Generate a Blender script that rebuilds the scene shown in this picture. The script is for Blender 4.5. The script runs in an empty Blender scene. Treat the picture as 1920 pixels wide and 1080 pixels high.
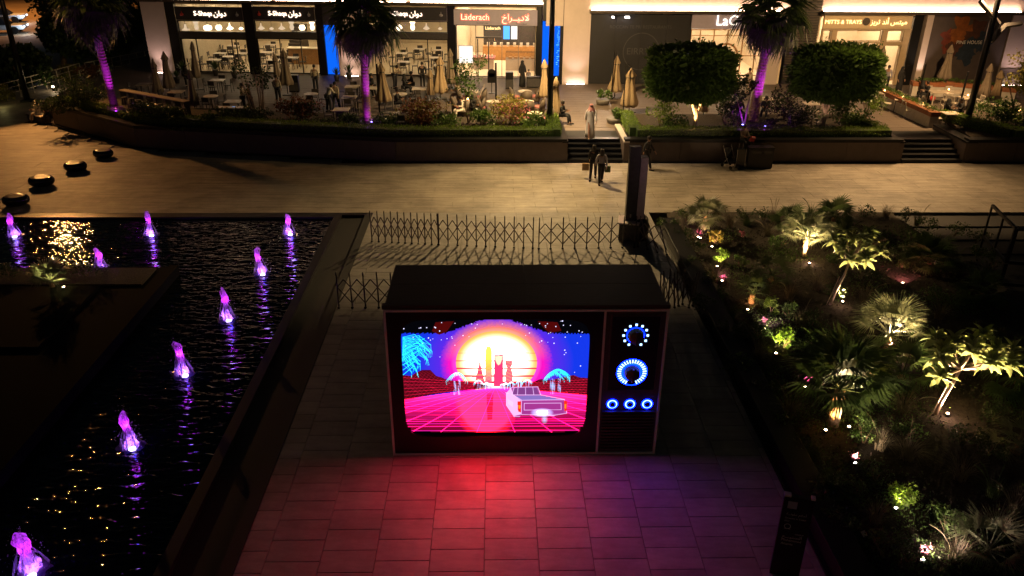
import bpy, bmesh, math, random
import numpy as np
from math import sin, cos, pi, radians, atan2, sqrt
from mathutils import Vector, Matrix

sc = bpy.context.scene
C = sc.collection
random.seed(7); rng = np.random.default_rng(7)

# ------------------------------------------------------------------ camera, world, exposure
CH, CT, CY, CR, CF = 12.0, radians(26), radians(1.25), radians(.4), 1500.0
_f = Vector((sin(CY)*cos(CT), cos(CY)*cos(CT), -sin(CT)))
_r0 = Vector((cos(CY), -sin(CY), 0)); _u0 = _r0.cross(_f)
_r = _r0*cos(CR) + _u0*sin(CR); _u = -_r0*sin(CR) + _u0*cos(CR)
cam = bpy.data.objects.new('camera', bpy.data.cameras.new('camera')); C.objects.link(cam)
cam.matrix_world = Matrix.Translation((0, 0, CH)) @ Matrix((( _r.x, _u.x, -_f.x), (_r.y, _u.y, -_f.y), (_r.z, _u.z, -_f.z))).to_4x4()
cam.data.sensor_width = 36; cam.data.lens = 36*CF/1920; cam.data.clip_start = .1; cam.data.clip_end = 600
sc.camera = cam
w = bpy.data.worlds.new('World'); sc.world = w; w.use_nodes = True
nt = w.node_tree; nt.nodes.clear()
sky = nt.nodes.new('ShaderNodeTexSky'); sky.sky_type = 'NISHITA'; sky.sun_disc = False
sky.sun_elevation = radians(4); sky.sun_rotation = radians(200)
bg = nt.nodes.new('ShaderNodeBackground'); bg.inputs['Strength'].default_value = .0045
wo = nt.nodes.new('ShaderNodeOutputWorld'); nt.links.new(sky.outputs[0], bg.inputs[0]); nt.links.new(bg.outputs[0], wo.inputs[0])
sc.view_settings.view_transform = 'Standard'; sc.view_settings.look = 'None'
sc.view_settings.exposure = 0; sc.view_settings.gamma = 1; sc.view_settings.use_curve_mapping = False
sc.render.engine = 'CYCLES'
sc.cycles.use_denoising = True; sc.cycles.max_bounces = 6; sc.cycles.diffuse_bounces = 3; sc.cycles.glossy_bounces = 3
sc.cycles.transmission_bounces = 5; sc.cycles.transparent_max_bounces = 8
sc.cycles.sample_clamp_indirect = 4; sc.cycles.caustics_reflective = False; sc.cycles.caustics_refractive = False
sc.cycles.use_light_tree = True

def ray(px, py): return (_f + _r*((px-960)/CF) - _u*((py-540)/CF))
def at(px, py, z=0.0):
    d = ray(px, py); return Vector((0, 0, CH)) + d*((z-CH)/d.z)
def atY(px, py, Y):
    d = ray(px, py); return Vector((0, 0, CH)) + d*(Y/d.y)
def height(px, py, base): return atY(px, py, base.y).z
TZ = .85                                                     # terrace level

def lamp(kind, name, loc, energy, color, size=.1, target=None, cone=60, blend=.5, parent=None):
    l = bpy.data.lights.new(name, kind); l.energy = energy; l.color = color
    if kind == 'AREA': l.size = size
    else: l.shadow_soft_size = size
    if kind == 'SPOT': l.spot_size = radians(cone); l.spot_blend = blend
    o = bpy.data.objects.new(name, l); C.objects.link(o); o.location = loc
    if target is not None:
        d = Vector(target) - Vector(loc); o.rotation_euler = d.to_track_quat('-Z', 'Y').to_euler()
    if parent is not None:
        o.parent = parent; o.matrix_parent_inverse = (Matrix.Translation(parent.location) @ parent.rotation_euler.to_matrix().to_4x4()).inverted()
    return o

# ------------------------------------------------------------------ materials
M = {}
def mat(name, col, rough=.6, metal=0, noise=0, scale=5, stretch=(1, 1, 1), bump=0, bscale=None, spec=.5, emit=None, strength=0, objvar=0, trans=0, sheen=0, stain=0):
    m = bpy.data.materials.new(name); m.use_nodes = True; n = m.node_tree; N = n.nodes; L = n.links
    b = N['Principled BSDF']; b.inputs['Base Color'].default_value = (*col, 1); b.inputs['Roughness'].default_value = rough
    b.inputs['Metallic'].default_value = metal; b.inputs['Specular IOR Level'].default_value = spec
    if emit: b.inputs['Emission Color'].default_value = (*emit, 1); b.inputs['Emission Strength'].default_value = strength
    if noise or bump:
        tc = N.new('ShaderNodeTexCoord'); mp = N.new('ShaderNodeMapping'); mp.inputs['Scale'].default_value = stretch
        L.new(tc.outputs['Object'], mp.inputs[0])
        tx = N.new('ShaderNodeTexNoise'); tx.inputs['Scale'].default_value = scale; tx.inputs['Detail'].default_value = 6; tx.inputs['Roughness'].default_value = .65
        L.new(mp.outputs[0], tx.inputs[0])
    if noise or objvar:
        base = None
        if noise:
            mr = N.new('ShaderNodeMapRange'); mr.inputs[1].default_value = .3; mr.inputs[2].default_value = .7
            mr.inputs[3].default_value = 1-noise; mr.inputs[4].default_value = 1+noise; L.new(tx.outputs[0], mr.inputs[0]); base = mr.outputs[0]
        if objvar:
            oi = N.new('ShaderNodeObjectInfo'); mo = N.new('ShaderNodeMapRange'); mo.inputs[3].default_value = 1-objvar; mo.inputs[4].default_value = 1+objvar
            L.new(oi.outputs['Random'], mo.inputs[0])
            if base:
                mm = N.new('ShaderNodeMath'); mm.operation = 'MULTIPLY'; L.new(base, mm.inputs[0]); L.new(mo.outputs[0], mm.inputs[1]); base = mm.outputs[0]
            else: base = mo.outputs[0]
        if stain and base:
            ts = N.new('ShaderNodeTexNoise'); ts.inputs['Scale'].default_value = .55; ts.inputs['Detail'].default_value = 8; ts.inputs['Roughness'].default_value = .7
            gp_ = N.new('ShaderNodeNewGeometry'); L.new(gp_.outputs['Position'], ts.inputs[0])
            ms = N.new('ShaderNodeMapRange'); ms.inputs[1].default_value = .38; ms.inputs[2].default_value = .58; ms.inputs[3].default_value = 1-stain; ms.inputs[4].default_value = 1.05; L.new(ts.outputs[0], ms.inputs[0])
            mm2 = N.new('ShaderNodeMath'); mm2.operation = 'MULTIPLY'; L.new(base, mm2.inputs[0]); L.new(ms.outputs[0], mm2.inputs[1]); base = mm2.outputs[0]
        vm = N.new('ShaderNodeVectorMath'); vm.operation = 'SCALE'; vm.inputs[0].default_value = col; L.new(base, vm.inputs['Scale']); L.new(vm.outputs[0], b.inputs['Base Color'])
    if bump:
        bp = N.new('ShaderNodeBump'); bp.inputs['Strength'].default_value = bump; bp.inputs['Distance'].default_value = .02
        t2 = tx
        if bscale:
            t2 = N.new('ShaderNodeTexNoise'); t2.inputs['Scale'].default_value = bscale; t2.inputs['Detail'].default_value = 4; L.new(mp.outputs[0], t2.inputs[0])
        L.new(t2.outputs[0], bp.inputs['Height']); L.new(bp.outputs[0], b.inputs['Normal'])
    if trans:
        tr = N.new('ShaderNodeBsdfTranslucent'); tr.inputs[0].default_value = (*col, 1); mx = N.new('ShaderNodeMixShader'); mx.inputs[0].default_value = trans
        if noise or objvar: L.new(vm.outputs[0], tr.inputs[0])
        L.new(b.outputs[0], mx.inputs[1]); L.new(tr.outputs[0], mx.inputs[2]); L.new(mx.outputs[0], N['Material Output'].inputs[0])
    M[name] = m; return m
def emat(name, col, s):
    m = bpy.data.materials.new(name); m.use_nodes = True; N = m.node_tree.nodes; N.clear()
    e = N.new('ShaderNodeEmission'); e.inputs[0].default_value = (*col, 1); e.inputs[1].default_value = s
    o = N.new('ShaderNodeOutputMaterial'); m.node_tree.links.new(e.outputs[0], o.inputs[0]); M[name] = m; return m

mat('paver', (.33, .31, .29), .62, noise=.16, scale=2.2, stretch=(.6, 2.5, 1), bump=.35, bscale=90, objvar=.12, stain=.28)
mat('stone_far', (.32, .28, .23), .55, noise=.32, scale=1.6, stretch=(.35, 3.5, 1), bump=.25, bscale=60, stain=.32)
mat('grout', (.17, .15, .135), .9, noise=.2)
mat('terrace_stone', (.125, .098, .08), .6, noise=.15, scale=1.5, stretch=(.4, 3, 1), bump=.2, bscale=50)
mat('earth', (.03, .025, .02), .95, noise=.3, scale=1)
mat('mulch', (.045, .034, .024), .95, noise=.6, scale=14, bump=1, bscale=30)
mat('black_granite', (.008, .008, .009), .4, noise=.3, scale=20, spec=.25)
mat('granite_rough', (.010, .010, .011), .7, noise=.3, scale=30)
mat('wall_stone', (.085, .064, .056), .6, noise=.12, scale=3, bump=.1)
mat('pale_stone', (.55, .46, .42), .6, noise=.05, scale=2)
mat('white_render', (.5, .46, .41), .7, noise=.1, scale=4)
mat('corten', (.28, .1, .04), .6, noise=.25, scale=6)
mat('black_metal', (.012, .012, .013), .35, metal=.4, noise=.2, scale=8)
mat('dark_metal', (.06, .055, .058), .45, metal=.1, noise=.2, scale=8)
mat('grey_metal', (.6, .48, .52), .5, metal=0, noise=.15, scale=8)
mat('rail_paint', (.55, .48, .38), .5, noise=.15); mat('steel', (.38, .36, .34), .35, metal=.7, noise=.1)
mat('fence_paint', (.10, .08, .08), .4, metal=.5, noise=.15, scale=20)
mat('pot_grey', (.12, .11, .10), .6, noise=.2); mat('tv_body', (.07, .042, .038), .5, noise=.25, scale=3, stretch=(1, 6, 6), bump=.1)
mat('tv_trim', (.85, .8, .8), .45, noise=.08)
mat('tv_black', (.006, .006, .007), .35, noise=.1)
mat('tv_panel', (.10, .065, .068), .45, noise=.2)
mat('knob', (.10, .075, .08), .4, noise=.1)
mat('board_dark', (.013, .013, .016), .6, noise=.15, scale=2)
mat('sign_dark', (.03, .028, .034), .45, noise=.1)
mat('sign_violet', (.42, .38, .5), .6, noise=.05)
mat('sign_cream', (.62, .48, .3), .6, noise=.06)
mat('frame_cream', (.42, .32, .2), .6, noise=.08)
mat('beam_dark', (.06, .045, .035), .5, noise=.2)
mat('shop_floor', (.55, .45, .3), .35, noise=.08, scale=1)
mat('shop_wall', (.5, .42, .3), .7, noise=.12, scale=2)
mat('shop_bright', (.8, .68, .5), .7, noise=.05)
mat('wood_warm', (.42, .22, .08), .45, noise=.2, scale=5)
mat('table_top', (.5, .43, .35), .4, noise=.1, objvar=.15)
mat('white_chair', (.5, .45, .38), .5, noise=.08, objvar=.12)
mat('dark_chair', (.05, .042, .04), .5, noise=.15, objvar=.3)
mat('wicker', (.09, .07, .055), .6, noise=.3, scale=30)
mat('pink_cushion', (.35, .13, .13), .8, noise=.1)
mat('umbrella_tan', (.36, .265, .16), .85, noise=.14, scale=5, objvar=.15, trans=.15)
mat('umbrella_grey', (.24, .19, .14), .85, noise=.14, scale=5, objvar=.25)
mat('skin', (.32, .18, .12), .55, noise=.06)
mat('hair', (.012, .009, .008), .5, noise=.2)
mat('white_cloth', (.62, .58, .53), .8, noise=.05)
mat('cream_cloth', (.45, .38, .28), .8, noise=.08)
mat('black_cloth', (.01, .01, .012), .8, noise=.2)
mat('grey_cloth', (.26, .25, .3), .8, noise=.1)
mat('navy_cloth', (.018, .02, .03), .8, noise=.1)
mat('red_cloth', (.5, .05, .04), .7, noise=.2, scale=30); mat('ghutra_cloth', (.6, .26, .22), .8, noise=.35, scale=40)
mat('ceramic', (.6, .58, .55), .3, noise=.03)
mat('terracotta', (.3, .1, .05), .7, noise=.15)
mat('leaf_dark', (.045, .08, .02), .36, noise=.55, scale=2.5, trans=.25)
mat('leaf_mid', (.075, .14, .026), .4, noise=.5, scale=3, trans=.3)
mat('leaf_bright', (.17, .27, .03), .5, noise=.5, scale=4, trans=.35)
mat('leaf_yellow', (.24, .22, .035), .5, noise=.5, scale=4, trans=.35)
mat('leaf_red', (.2, .075, .03), .5, noise=.6, scale=3, trans=.3)
mat('leaf_purple', (.045, .022, .035), .6, noise=.6, scale=6)
mat('leaf_pink', (.5, .16, .22), .6, noise=.4, scale=8, trans=.3)
mat('palm_leaf', (.075, .12, .035), .45, noise=.3, scale=3, objvar=.35, trans=.42)
mat('palm_silver', (.17, .19, .10), .5, noise=.3, scale=3, objvar=.3, trans=.25)
mat('big_leaf', (.21, .25, .095), .35, noise=.2, scale=5, objvar=.35, trans=.55)
mat('straw', (.16, .13, .075), .6, noise=.3, scale=3, trans=.2)
mat('bark', (.2, .13, .08), .85, noise=.4, scale=12, bump=.8, bscale=20)
mat('palm_bark', (.26, .17, .1), .85, noise=.4, scale=8, stretch=(1, 1, 3), bump=1, bscale=12)
mat('pale_bark', (.34, .25, .19), .7, noise=.3, scale=10, bump=.5, bscale=18)
mat('boot', (.36, .2, .07), .8, noise=.4, scale=10)
mat('asphalt', (.05, .048, .045), .8, noise=.2)
mat('sand_ground', (.22, .15, .09), .9, noise=.2, scale=.4)
mat('car_paint', (.55, .57, .6), .3, noise=.03)
mat('glass_dark', (.02, .02, .025), .08)
mat('text_pale', (.8, .77, .75), .6)
mat('text_faint', (.05, .048, .052), .6)
mat('tag_white', (.7, .6, .6), .6)
# glass pane
m = bpy.data.materials.new('pane_glass'); m.use_nodes = True; N = m.node_tree.nodes; L = m.node_tree.links; N.clear()
tr = N.new('ShaderNodeBsdfTransparent'); gl = N.new('ShaderNodeBsdfGlossy'); gl.inputs['Roughness'].default_value = .03; fr = N.new('ShaderNodeFresnel'); fr.inputs[0].default_value = 1.4
mx = N.new('ShaderNodeMixShader'); o = N.new('ShaderNodeOutputMaterial'); tr.inputs[0].default_value = (.93, .93, .92, 1)
L.new(fr.outputs[0], mx.inputs[0]); L.new(tr.outputs[0], mx.inputs[1]); L.new(gl.outputs[0], mx.inputs[2]); L.new(mx.outputs[0], o.inputs[0]); M['pane_glass'] = m
# pool water: dark, glossy, rippled
m = bpy.data.materials.new('pool_water'); m.use_nodes = True; N = m.node_tree.nodes; L = m.node_tree.links
b = N['Principled BSDF']; b.inputs['Base Color'].default_value = (.002, .003, .006, 1); b.inputs['Roughness'].default_value = .045; b.inputs['IOR'].default_value = 1.33
tc = N.new('ShaderNodeTexCoord'); mp = N.new('ShaderNodeMapping'); mp.inputs['Scale'].default_value = (1.0, 2.4, 1); mp.inputs['Rotation'].default_value = (0, 0, .12)
L.new(tc.outputs['Object'], mp.inputs[0])
n1 = N.new('ShaderNodeTexNoise'); n1.inputs['Scale'].default_value = 1.9; n1.inputs['Detail'].default_value = 2; n1.inputs['Distortion'].default_value = .6
n2 = N.new('ShaderNodeTexNoise'); n2.inputs['Scale'].default_value = .25
L.new(mp.outputs[0], n1.inputs[0]); L.new(tc.outputs['Object'], n2.inputs[0])
bp = N.new('ShaderNodeBump'); bp.inputs['Strength'].default_value = 1; bp.inputs['Distance'].default_value = .062
L.new(n1.outputs[0], bp.inputs['Height']); L.new(bp.outputs[0], b.inputs['Normal']); M['pool_water'] = m
# fountain foam
m = bpy.data.materials.new('foam'); m.use_nodes = True; N = m.node_tree.nodes; L = m.node_tree.links; N.clear()
tr = N.new('ShaderNodeBsdfTranslucent'); tr.inputs[0].default_value = (.6, .55, .68, 1); df = N.new('ShaderNodeBsdfGlossy'); df.inputs[0].default_value = (.5, .5, .55, 1); df.inputs['Roughness'].default_value = .25
d2 = N.new('ShaderNodeBsdfDiffuse'); d2.inputs[0].default_value = (.4, .36, .45, 1)
tcf = N.new('ShaderNodeTexCoord'); mpf = N.new('ShaderNodeMapping'); mpf.inputs['Scale'].default_value = (9, 9, 2.2); nf = N.new('ShaderNodeTexNoise'); nf.inputs['Scale'].default_value = 2.2; nf.inputs['Detail'].default_value = 6; L.new(tcf.outputs['Object'], mpf.inputs[0]); L.new(mpf.outputs[0], nf.inputs[0])
bf = N.new('ShaderNodeBump'); bf.inputs['Strength'].default_value = 1; bf.inputs['Distance'].default_value = .08; L.new(nf.outputs[0], bf.inputs['Height'])
for q_ in (tr, df, d2): L.new(bf.outputs[0], q_.inputs['Normal'])
mx = N.new('ShaderNodeMixShader'); mx.inputs[0].default_value = .2; m2 = N.new('ShaderNodeMixShader'); m2.inputs[0].default_value = .35
o = N.new('ShaderNodeOutputMaterial'); L.new(tr.outputs[0], m2.inputs[1]); L.new(d2.outputs[0], m2.inputs[2]); L.new(m2.outputs[0], mx.inputs[1]); L.new(df.outputs[0], mx.inputs[2])
tpf = N.new('ShaderNodeBsdfTransparent'); rf = N.new('ShaderNodeMapRange'); rf.inputs[1].default_value = .40; rf.inputs[2].default_value = .56; rf.inputs[3].default_value = .75; rf.inputs[4].default_value = .0; L.new(nf.outputs[0], rf.inputs[0])
m3 = N.new('ShaderNodeMixShader'); L.new(rf.outputs[0], m3.inputs[0]); L.new(mx.outputs[0], m3.inputs[1]); L.new(tpf.outputs[0], m3.inputs[2]); L.new(m3.outputs[0], o.inputs[0]); M['foam'] = m
emat('cove_light', (1, .62, .40), 42); emat('cove_soft', (1, .68, .55), 30)
emat('blue_light', (.004, .13, .9), 1.1); emat('blue_bright', (.1, .4, 1), 2.2)
emat('panel_warm', (1, .78, .48), 78); emat('panel_bright', (1, .76, .5), 56)
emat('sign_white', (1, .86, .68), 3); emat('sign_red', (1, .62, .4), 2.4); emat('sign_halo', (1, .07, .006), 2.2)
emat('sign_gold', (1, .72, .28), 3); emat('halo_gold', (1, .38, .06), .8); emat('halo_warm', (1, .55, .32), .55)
emat('lightbox', (1, .95, .85), 1.6); emat('flame', (1, .5, .16), 14)
emat('ring_core', (.35, .62, 1), 3.5); emat('ring_blue', (.0002, .006, 1), 36)
emat('lamp_warm', (1, .68, .42), 30); emat('lamp_white', (1, .85, .8), 30); emat('lamp_violet', (.25, .2, 1), 10); emat('lamp_jet', (.65, .5, 1), 9)
emat('mast_orange', (1, .5, .18), 60); emat('mast_warm', (1, .8, .5), 30)
emat('phone', (.2, .45, 1), 1.6); emat('headlight', (.75, .9, 1), 3); emat('pendant', (1, .8, .55), 5); emat('pendant_dim', (1, .75, .5), .9)

# ------------------------------------------------------------------ mesh helpers
class MB:
    def __init__(s): s.v = []; s.f = []
    def add(s, v, f):
        k = len(s.v); s.v += [tuple(q) for q in v]; s.f += [tuple(i+k for i in t) for t in f]; return s
    def box(s, x0, x1, y0, y1, z0, z1):
        return s.add([(x0,y0,z0),(x1,y0,z0),(x1,y1,z0),(x0,y1,z0),(x0,y0,z1),(x1,y0,z1),(x1,y1,z1),(x0,y1,z1)],
                     [(0,3,2,1),(4,5,6,7),(0,1,5,4),(1,2,6,5),(2,3,7,6),(3,0,4,7)])
    def cbox(s, c, d, mtx=None):
        vs = [Vector((x*d[0]/2, y*d[1]/2, z*d[2]/2)) for z in (-1,1) for x,y in ((-1,-1),(1,-1),(1,1),(-1,1))]
        if mtx is not None: vs = [mtx @ q for q in vs]
        return s.add([q+Vector(c) for q in vs], [(0,3,2,1),(4,5,6,7),(0,1,5,4),(1,2,6,5),(2,3,7,6),(3,0,4,7)])
    def prism(s, poly, z0, z1):
        n = len(poly); a = [(x,y,z0) for x,y in poly]+[(x,y,z1) for x,y in poly]
        return s.add(a, [tuple(range(n-1,-1,-1)), tuple(range(n,2*n))]+[(i,(i+1)%n,n+(i+1)%n,n+i) for i in range(n)])
    def tube(s, pts, rad, n=6, cap=True):
        pts = [Vector(p) for p in pts]; m = len(pts)
        if not hasattr(rad, '__len__'): rad = [rad]*m
        k = len(s.v); ref = None
        for i, p in enumerate(pts):
            d = (pts[min(i+1,m-1)]-pts[max(i-1,0)]).normalized()
            if ref is None: ref = Vector((1,0,0)) if abs(d.x) < .8 else Vector((0,1,0))
            a = d.cross(ref).normalized(); b = d.cross(a); ref = a.cross(d)
            for j in range(n):
                t = 2*pi*j/n; s.v.append(tuple(p+a*cos(t)*rad[i]+b*sin(t)*rad[i]))
        for i in range(m-1):
            for j in range(n):
                s.f.append((k+i*n+j, k+i*n+(j+1)%n, k+(i+1)*n+(j+1)%n, k+(i+1)*n+j))
        if cap: s.f.append(tuple(k+j for j in range(n-1,-1,-1))); s.f.append(tuple(k+(m-1)*n+j for j in range(n)))
        return s
    def lathe(s, prof, n=12, c=(0,0,0), sx=1, sy=1, wob=None):
        k = len(s.v); m = len(prof)
        for i,(r,z) in enumerate(prof):
            for j in range(n):
                t = 2*pi*j/n; q = r*(wob(i,j,t) if wob else 1); s.v.append((c[0]+q*cos(t)*sx, c[1]+q*sin(t)*sy, c[2]+z))
        for i in range(m-1):
            for j in range(n): s.f.append((k+i*n+j, k+i*n+(j+1)%n, k+(i+1)*n+(j+1)%n, k+(i+1)*n+j))
        s.f.append(tuple(k+j for j in range(n-1,-1,-1))); s.f.append(tuple(k+(m-1)*n+j for j in range(n)))
        return s
    def ball(s, c, r, n=8, m=5, sx=1, sy=1, sz=1):
        return s.lathe([(max(r*sin(pi*(i+.02)/(m+.04)), .001), -r*cos(pi*i/m)*sz) for i in range(m+1)], n, c, sx, sy)
    def mesh(s, name, mt, smooth=False):
        me = bpy.data.meshes.new(name); me.from_pydata(s.v, [], s.f); me.materials.append(M[mt])
        if smooth: me.polygons.foreach_set('use_smooth', [True]*len(me.polygons))
        me.update(); return me
    def build(s, name, mt, parent=None, smooth=False, loc=None, rot=None, bevel=0):
        return link(name, s.mesh(name, mt, smooth), parent, loc, rot, bevel)
def link(name, me, parent=None, loc=None, rot=None, bevel=0, scale=None):
    o = bpy.data.objects.new(name, me); C.objects.link(o); o.parent = parent
    if loc is not None: o.location = loc
    if rot is not None: o.rotation_euler = rot
    if scale is not None: o.scale = scale if hasattr(scale, '__len__') else (scale,)*3
    if bevel:
        md = o.modifiers.new('bevel', 'BEVEL'); md.width = bevel; md.segments = 2; md.limit_method = 'ANGLE'
    return o
LABELS = {}
def tag(o, label, cat, group=None):
    o['label'] = label; o['category'] = cat
    if group: o['group'] = group
    return o
def thing(name, label, cat, loc=(0,0,0), rz=0, group=None):
    o = bpy.data.objects.new(name, None); C.objects.link(o); o.empty_display_size = .1
    o.location = loc; o.rotation_euler = (0,0,rz); return tag(o, label, cat, group)
def struct(o, kind='structure'): o['kind'] = kind; return o
def stuff(o): o['kind'] = 'stuff'; return o
def copy_tree(o, parent=None):
    c = o.copy(); C.objects.link(c); c.parent = parent
    for ch in KIDS.get(o.name, None) or [q for q in o.children]: copy_tree(ch, c)
    return c
KIDS = {}
def fastmesh(name, V, n, mt, smooth=False):
    """V: (faces*n, 3) array of n-gon corners"""
    k = len(V)//n; me = bpy.data.meshes.new(name); me.vertices.add(len(V)); me.vertices.foreach_set('co', np.ascontiguousarray(V, dtype=np.float32).ravel())
    me.loops.add(len(V)); me.loops.foreach_set('vertex_index', np.arange(len(V), dtype=np.int32))
    me.polygons.add(k); me.polygons.foreach_set('loop_start', np.arange(0, k*n, n, dtype=np.int32)); me.polygons.foreach_set('loop_total', np.full(k, n, dtype=np.int32))
    me.materials.append(M[mt]); me.update(calc_edges=True); return me
def leaf_quads(P, size, seed, width=.5, up=None, updir=.25):
    r = np.random.default_rng(seed); n = len(P)
    d = r.normal(size=(n,3)); d[:,2] += updir
    if up is not None: d = d*.6+up
    d /= np.linalg.norm(d, axis=1)[:,None]
    a = r.normal(size=(n,3)); s = np.cross(d, a); s /= np.linalg.norm(s, axis=1)[:,None]+1e-9
    L = (size*(.6+.8*r.random(n)))[:,None]; nn = np.cross(d, s)
    q = np.stack([P, P+d*L*.5+s*L*width*.5+nn*L*.08, P+d*L, P+d*L*.5-s*L*width*.5+nn*L*.08], 1)
    return q.reshape(-1,3)
def cloud(n, rx, ry, rz, seed, clumps=9, spread=.42, shell=.5):
    """leaf positions gathered in uneven clumps filling an ellipsoid"""
    r = np.random.default_rng(seed); c = r.normal(size=(clumps,3)); c /= np.linalg.norm(c,axis=1)[:,None]; c *= (.35+.4*r.random(clumps))[:,None]
    k = r.integers(0, clumps, n); p = r.normal(size=(n,3)); p /= np.linalg.norm(p,axis=1)[:,None]
    p *= (spread*(shell+(1-shell)*r.random(n)))[:,None]; p = c[k]+p*(.7+.6*r.random(clumps))[k][:,None]
    return p*np.array([rx,ry,rz])
FONT_CACHE = {}
def text(s, name, mt, parent, loc, rot, size=None, width=None, depth=.0, align='CENTER', offset=0):
    c = bpy.data.curves.new(name, 'FONT'); c.body = s; c.align_x = align; c.align_y = 'CENTER'; c.extrude = depth; c.size = size or 1; c.resolution_u = 3; c.offset = offset
    o = bpy.data.objects.new('tmp', c); me = bpy.data.meshes.new_from_object(o); bpy.data.objects.remove(o)
    me.materials.clear(); me.materials.append(M[mt])
    if width:
        xs = np.empty(len(me.vertices)*3, dtype=np.float32); me.vertices.foreach_get('co', xs); xs = xs.reshape(-1,3)
        k = width/max(1e-3, xs[:,0].max()-xs[:,0].min()); xs[:,:2] *= k; me.vertices.foreach_set('co', xs.ravel()); me.update()
    return link(name, me, parent, loc, rot)
# ------------------------------------------------------------------ big lights: mast lamps out of frame on their poles, and added spots
def mast(name, label, base, head, top, energy, col, aim, cone, blend, cut, e_mat, pole_r=.11, back=None, fork=False):
    """street lamp: pole, arm to the lamp head and a hooded head whose front visor (added, out of view) cuts the beam"""
    t = thing(name, label, 'lamp post', base); hx, hy, hz = head[0]-base[0], head[1]-base[1], head[2]-base[2]
    MB().tube([(0,0,-.3),(0,0,(hz+.3)*.55),(0,0,hz+.35)], [pole_r*1.15, pole_r, pole_r*.8], 10).build('pole', 'black_metal', t, True)
    MB().box(-pole_r*2, pole_r*2, -pole_r*2, pole_r*2, -.3, .12).build('pole_base', 'black_metal', t, bevel=.02)
    MB().tube([(0,0,hz+.3),(hx,hy,hz+.3)], [pole_r*.6, pole_r*.5], 8).build('arm', 'black_metal', t, True)
    d = Vector((aim[0]-head[0], aim[1]-head[1], 0)).normalized(); a = atan2(d.y, d.x)
    h = MB().box(-.35, .45, -.3, .3, .08, .2).build('lamp_head', 'black_metal', t, loc=(hx,hy,hz), rot=(0,0,a))
    if cut: MB().box(.42, .45, -.55, .55, -.45/math.tan(radians(cut)), .08).build('beam_cut_plate', 'black_metal', h)  # added unseen plate that sets where the beam ends on the ground
    MB().box(-.12, .12, -.12, .12, .05, .075).build('lamp_lens', e_mat, h)
    lamp('SPOT', name+'_light', head, energy, col, .022 if cut else .2, aim, cone, blend, t)
    if back: lamp('SPOT', 'terrace_light', (base[0], base[1]+.3, head[2]-.1), back[0], col, .12, back[1], 162, .8, t); MB().box(-.25, .25, .1, .6, hz-.02, hz+.08).build('added_rear_head', 'black_metal', t)  # rear spot and its head are added to brighten the terrace
    if fork:
        for q0, q1, q2 in (((1862,72),(1872,45),(1838,2)), ((1858,78),(1885,48),(1916,44))):
            A_ = [atY(*q_, base[1])-Vector(base) for q_ in (q0, q1, q2)]; MB().tube(A_, [.15, .15, .12], 4).build('angled_arm', 'dark_metal', t)
    return t
mast('street_lamp', 'tall black corner lamp post at the hedge end before the chocolate shop', tuple(at(1030,233,1.06)), (2.0, 40.2, 7.9), 0, 7200, (1, .66, .28), (2.6, 23, 0), 146, 1, 66, 'mast_warm', pole_r=.15, back=(7600, (2.5, 47.5, 1)))
mast('street_lamp', 'tall black lamp post with angled arms in the far right planter', tuple(at(1812,232,1.06)), (20.0, 40.6, 8.3), 0, 4800, (1, .60, .26), (17.0, 26, 0), 146, 1, 53, 'mast_warm', pole_r=.16, back=(5600, (21.5, 46.5, 1)), fork=True)
mast('street_lamp', 'tall black lamp post at the far left edge by the railing', tuple(at(52,190,0)), (-28.7, 50.4, 7.4), 0, 5600, (1, .44, .12), (-19, 35, 0), 84, .3, 0, 'mast_orange', .16)
lamp('SPOT', 'stair_fill', (2.1, 38.9, 7.9), 2400, (1, .72, .42), .05, (5.0, 40.2, 1), 62, .8)  # added spot with no fixture, lights the man on the landing
lamp('SPOT', 'road_light', (-52, 92, 14), 15000, (1, .42, .10), .3, (-52, 92, 0), 120, .6)

# ------------------------------------------------------------------ SETTING: ground, plaza, pool, terrace
g = MB().box(-220, 220, -20, 320, -1.2, -.9).build('ground', 'earth'); struct(g)
far = MB().box(-120, -27.5, 40, 220, -.9, -.02).build('far_ground', 'sand_ground'); struct(far)
rd = MB().box(-120, -44, 78, 110, -.02, .0).build('road', 'sand_ground'); struct(rd)
XL, XR = -5.2, 6.5
plaza = MB()
for b_ in ((XL, XR, 2, 31.9), (-70, 60, 31.9, 38.96)): plaza.box(*b_, -.7, -.055)
plaza.prism([(-27.5, 38.96), (-9, 38.96), (-18.9, 42), (-27.5, 48.8)], -.7, -.055)
plaza = struct(plaza.build('plaza', 'grout'))
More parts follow.
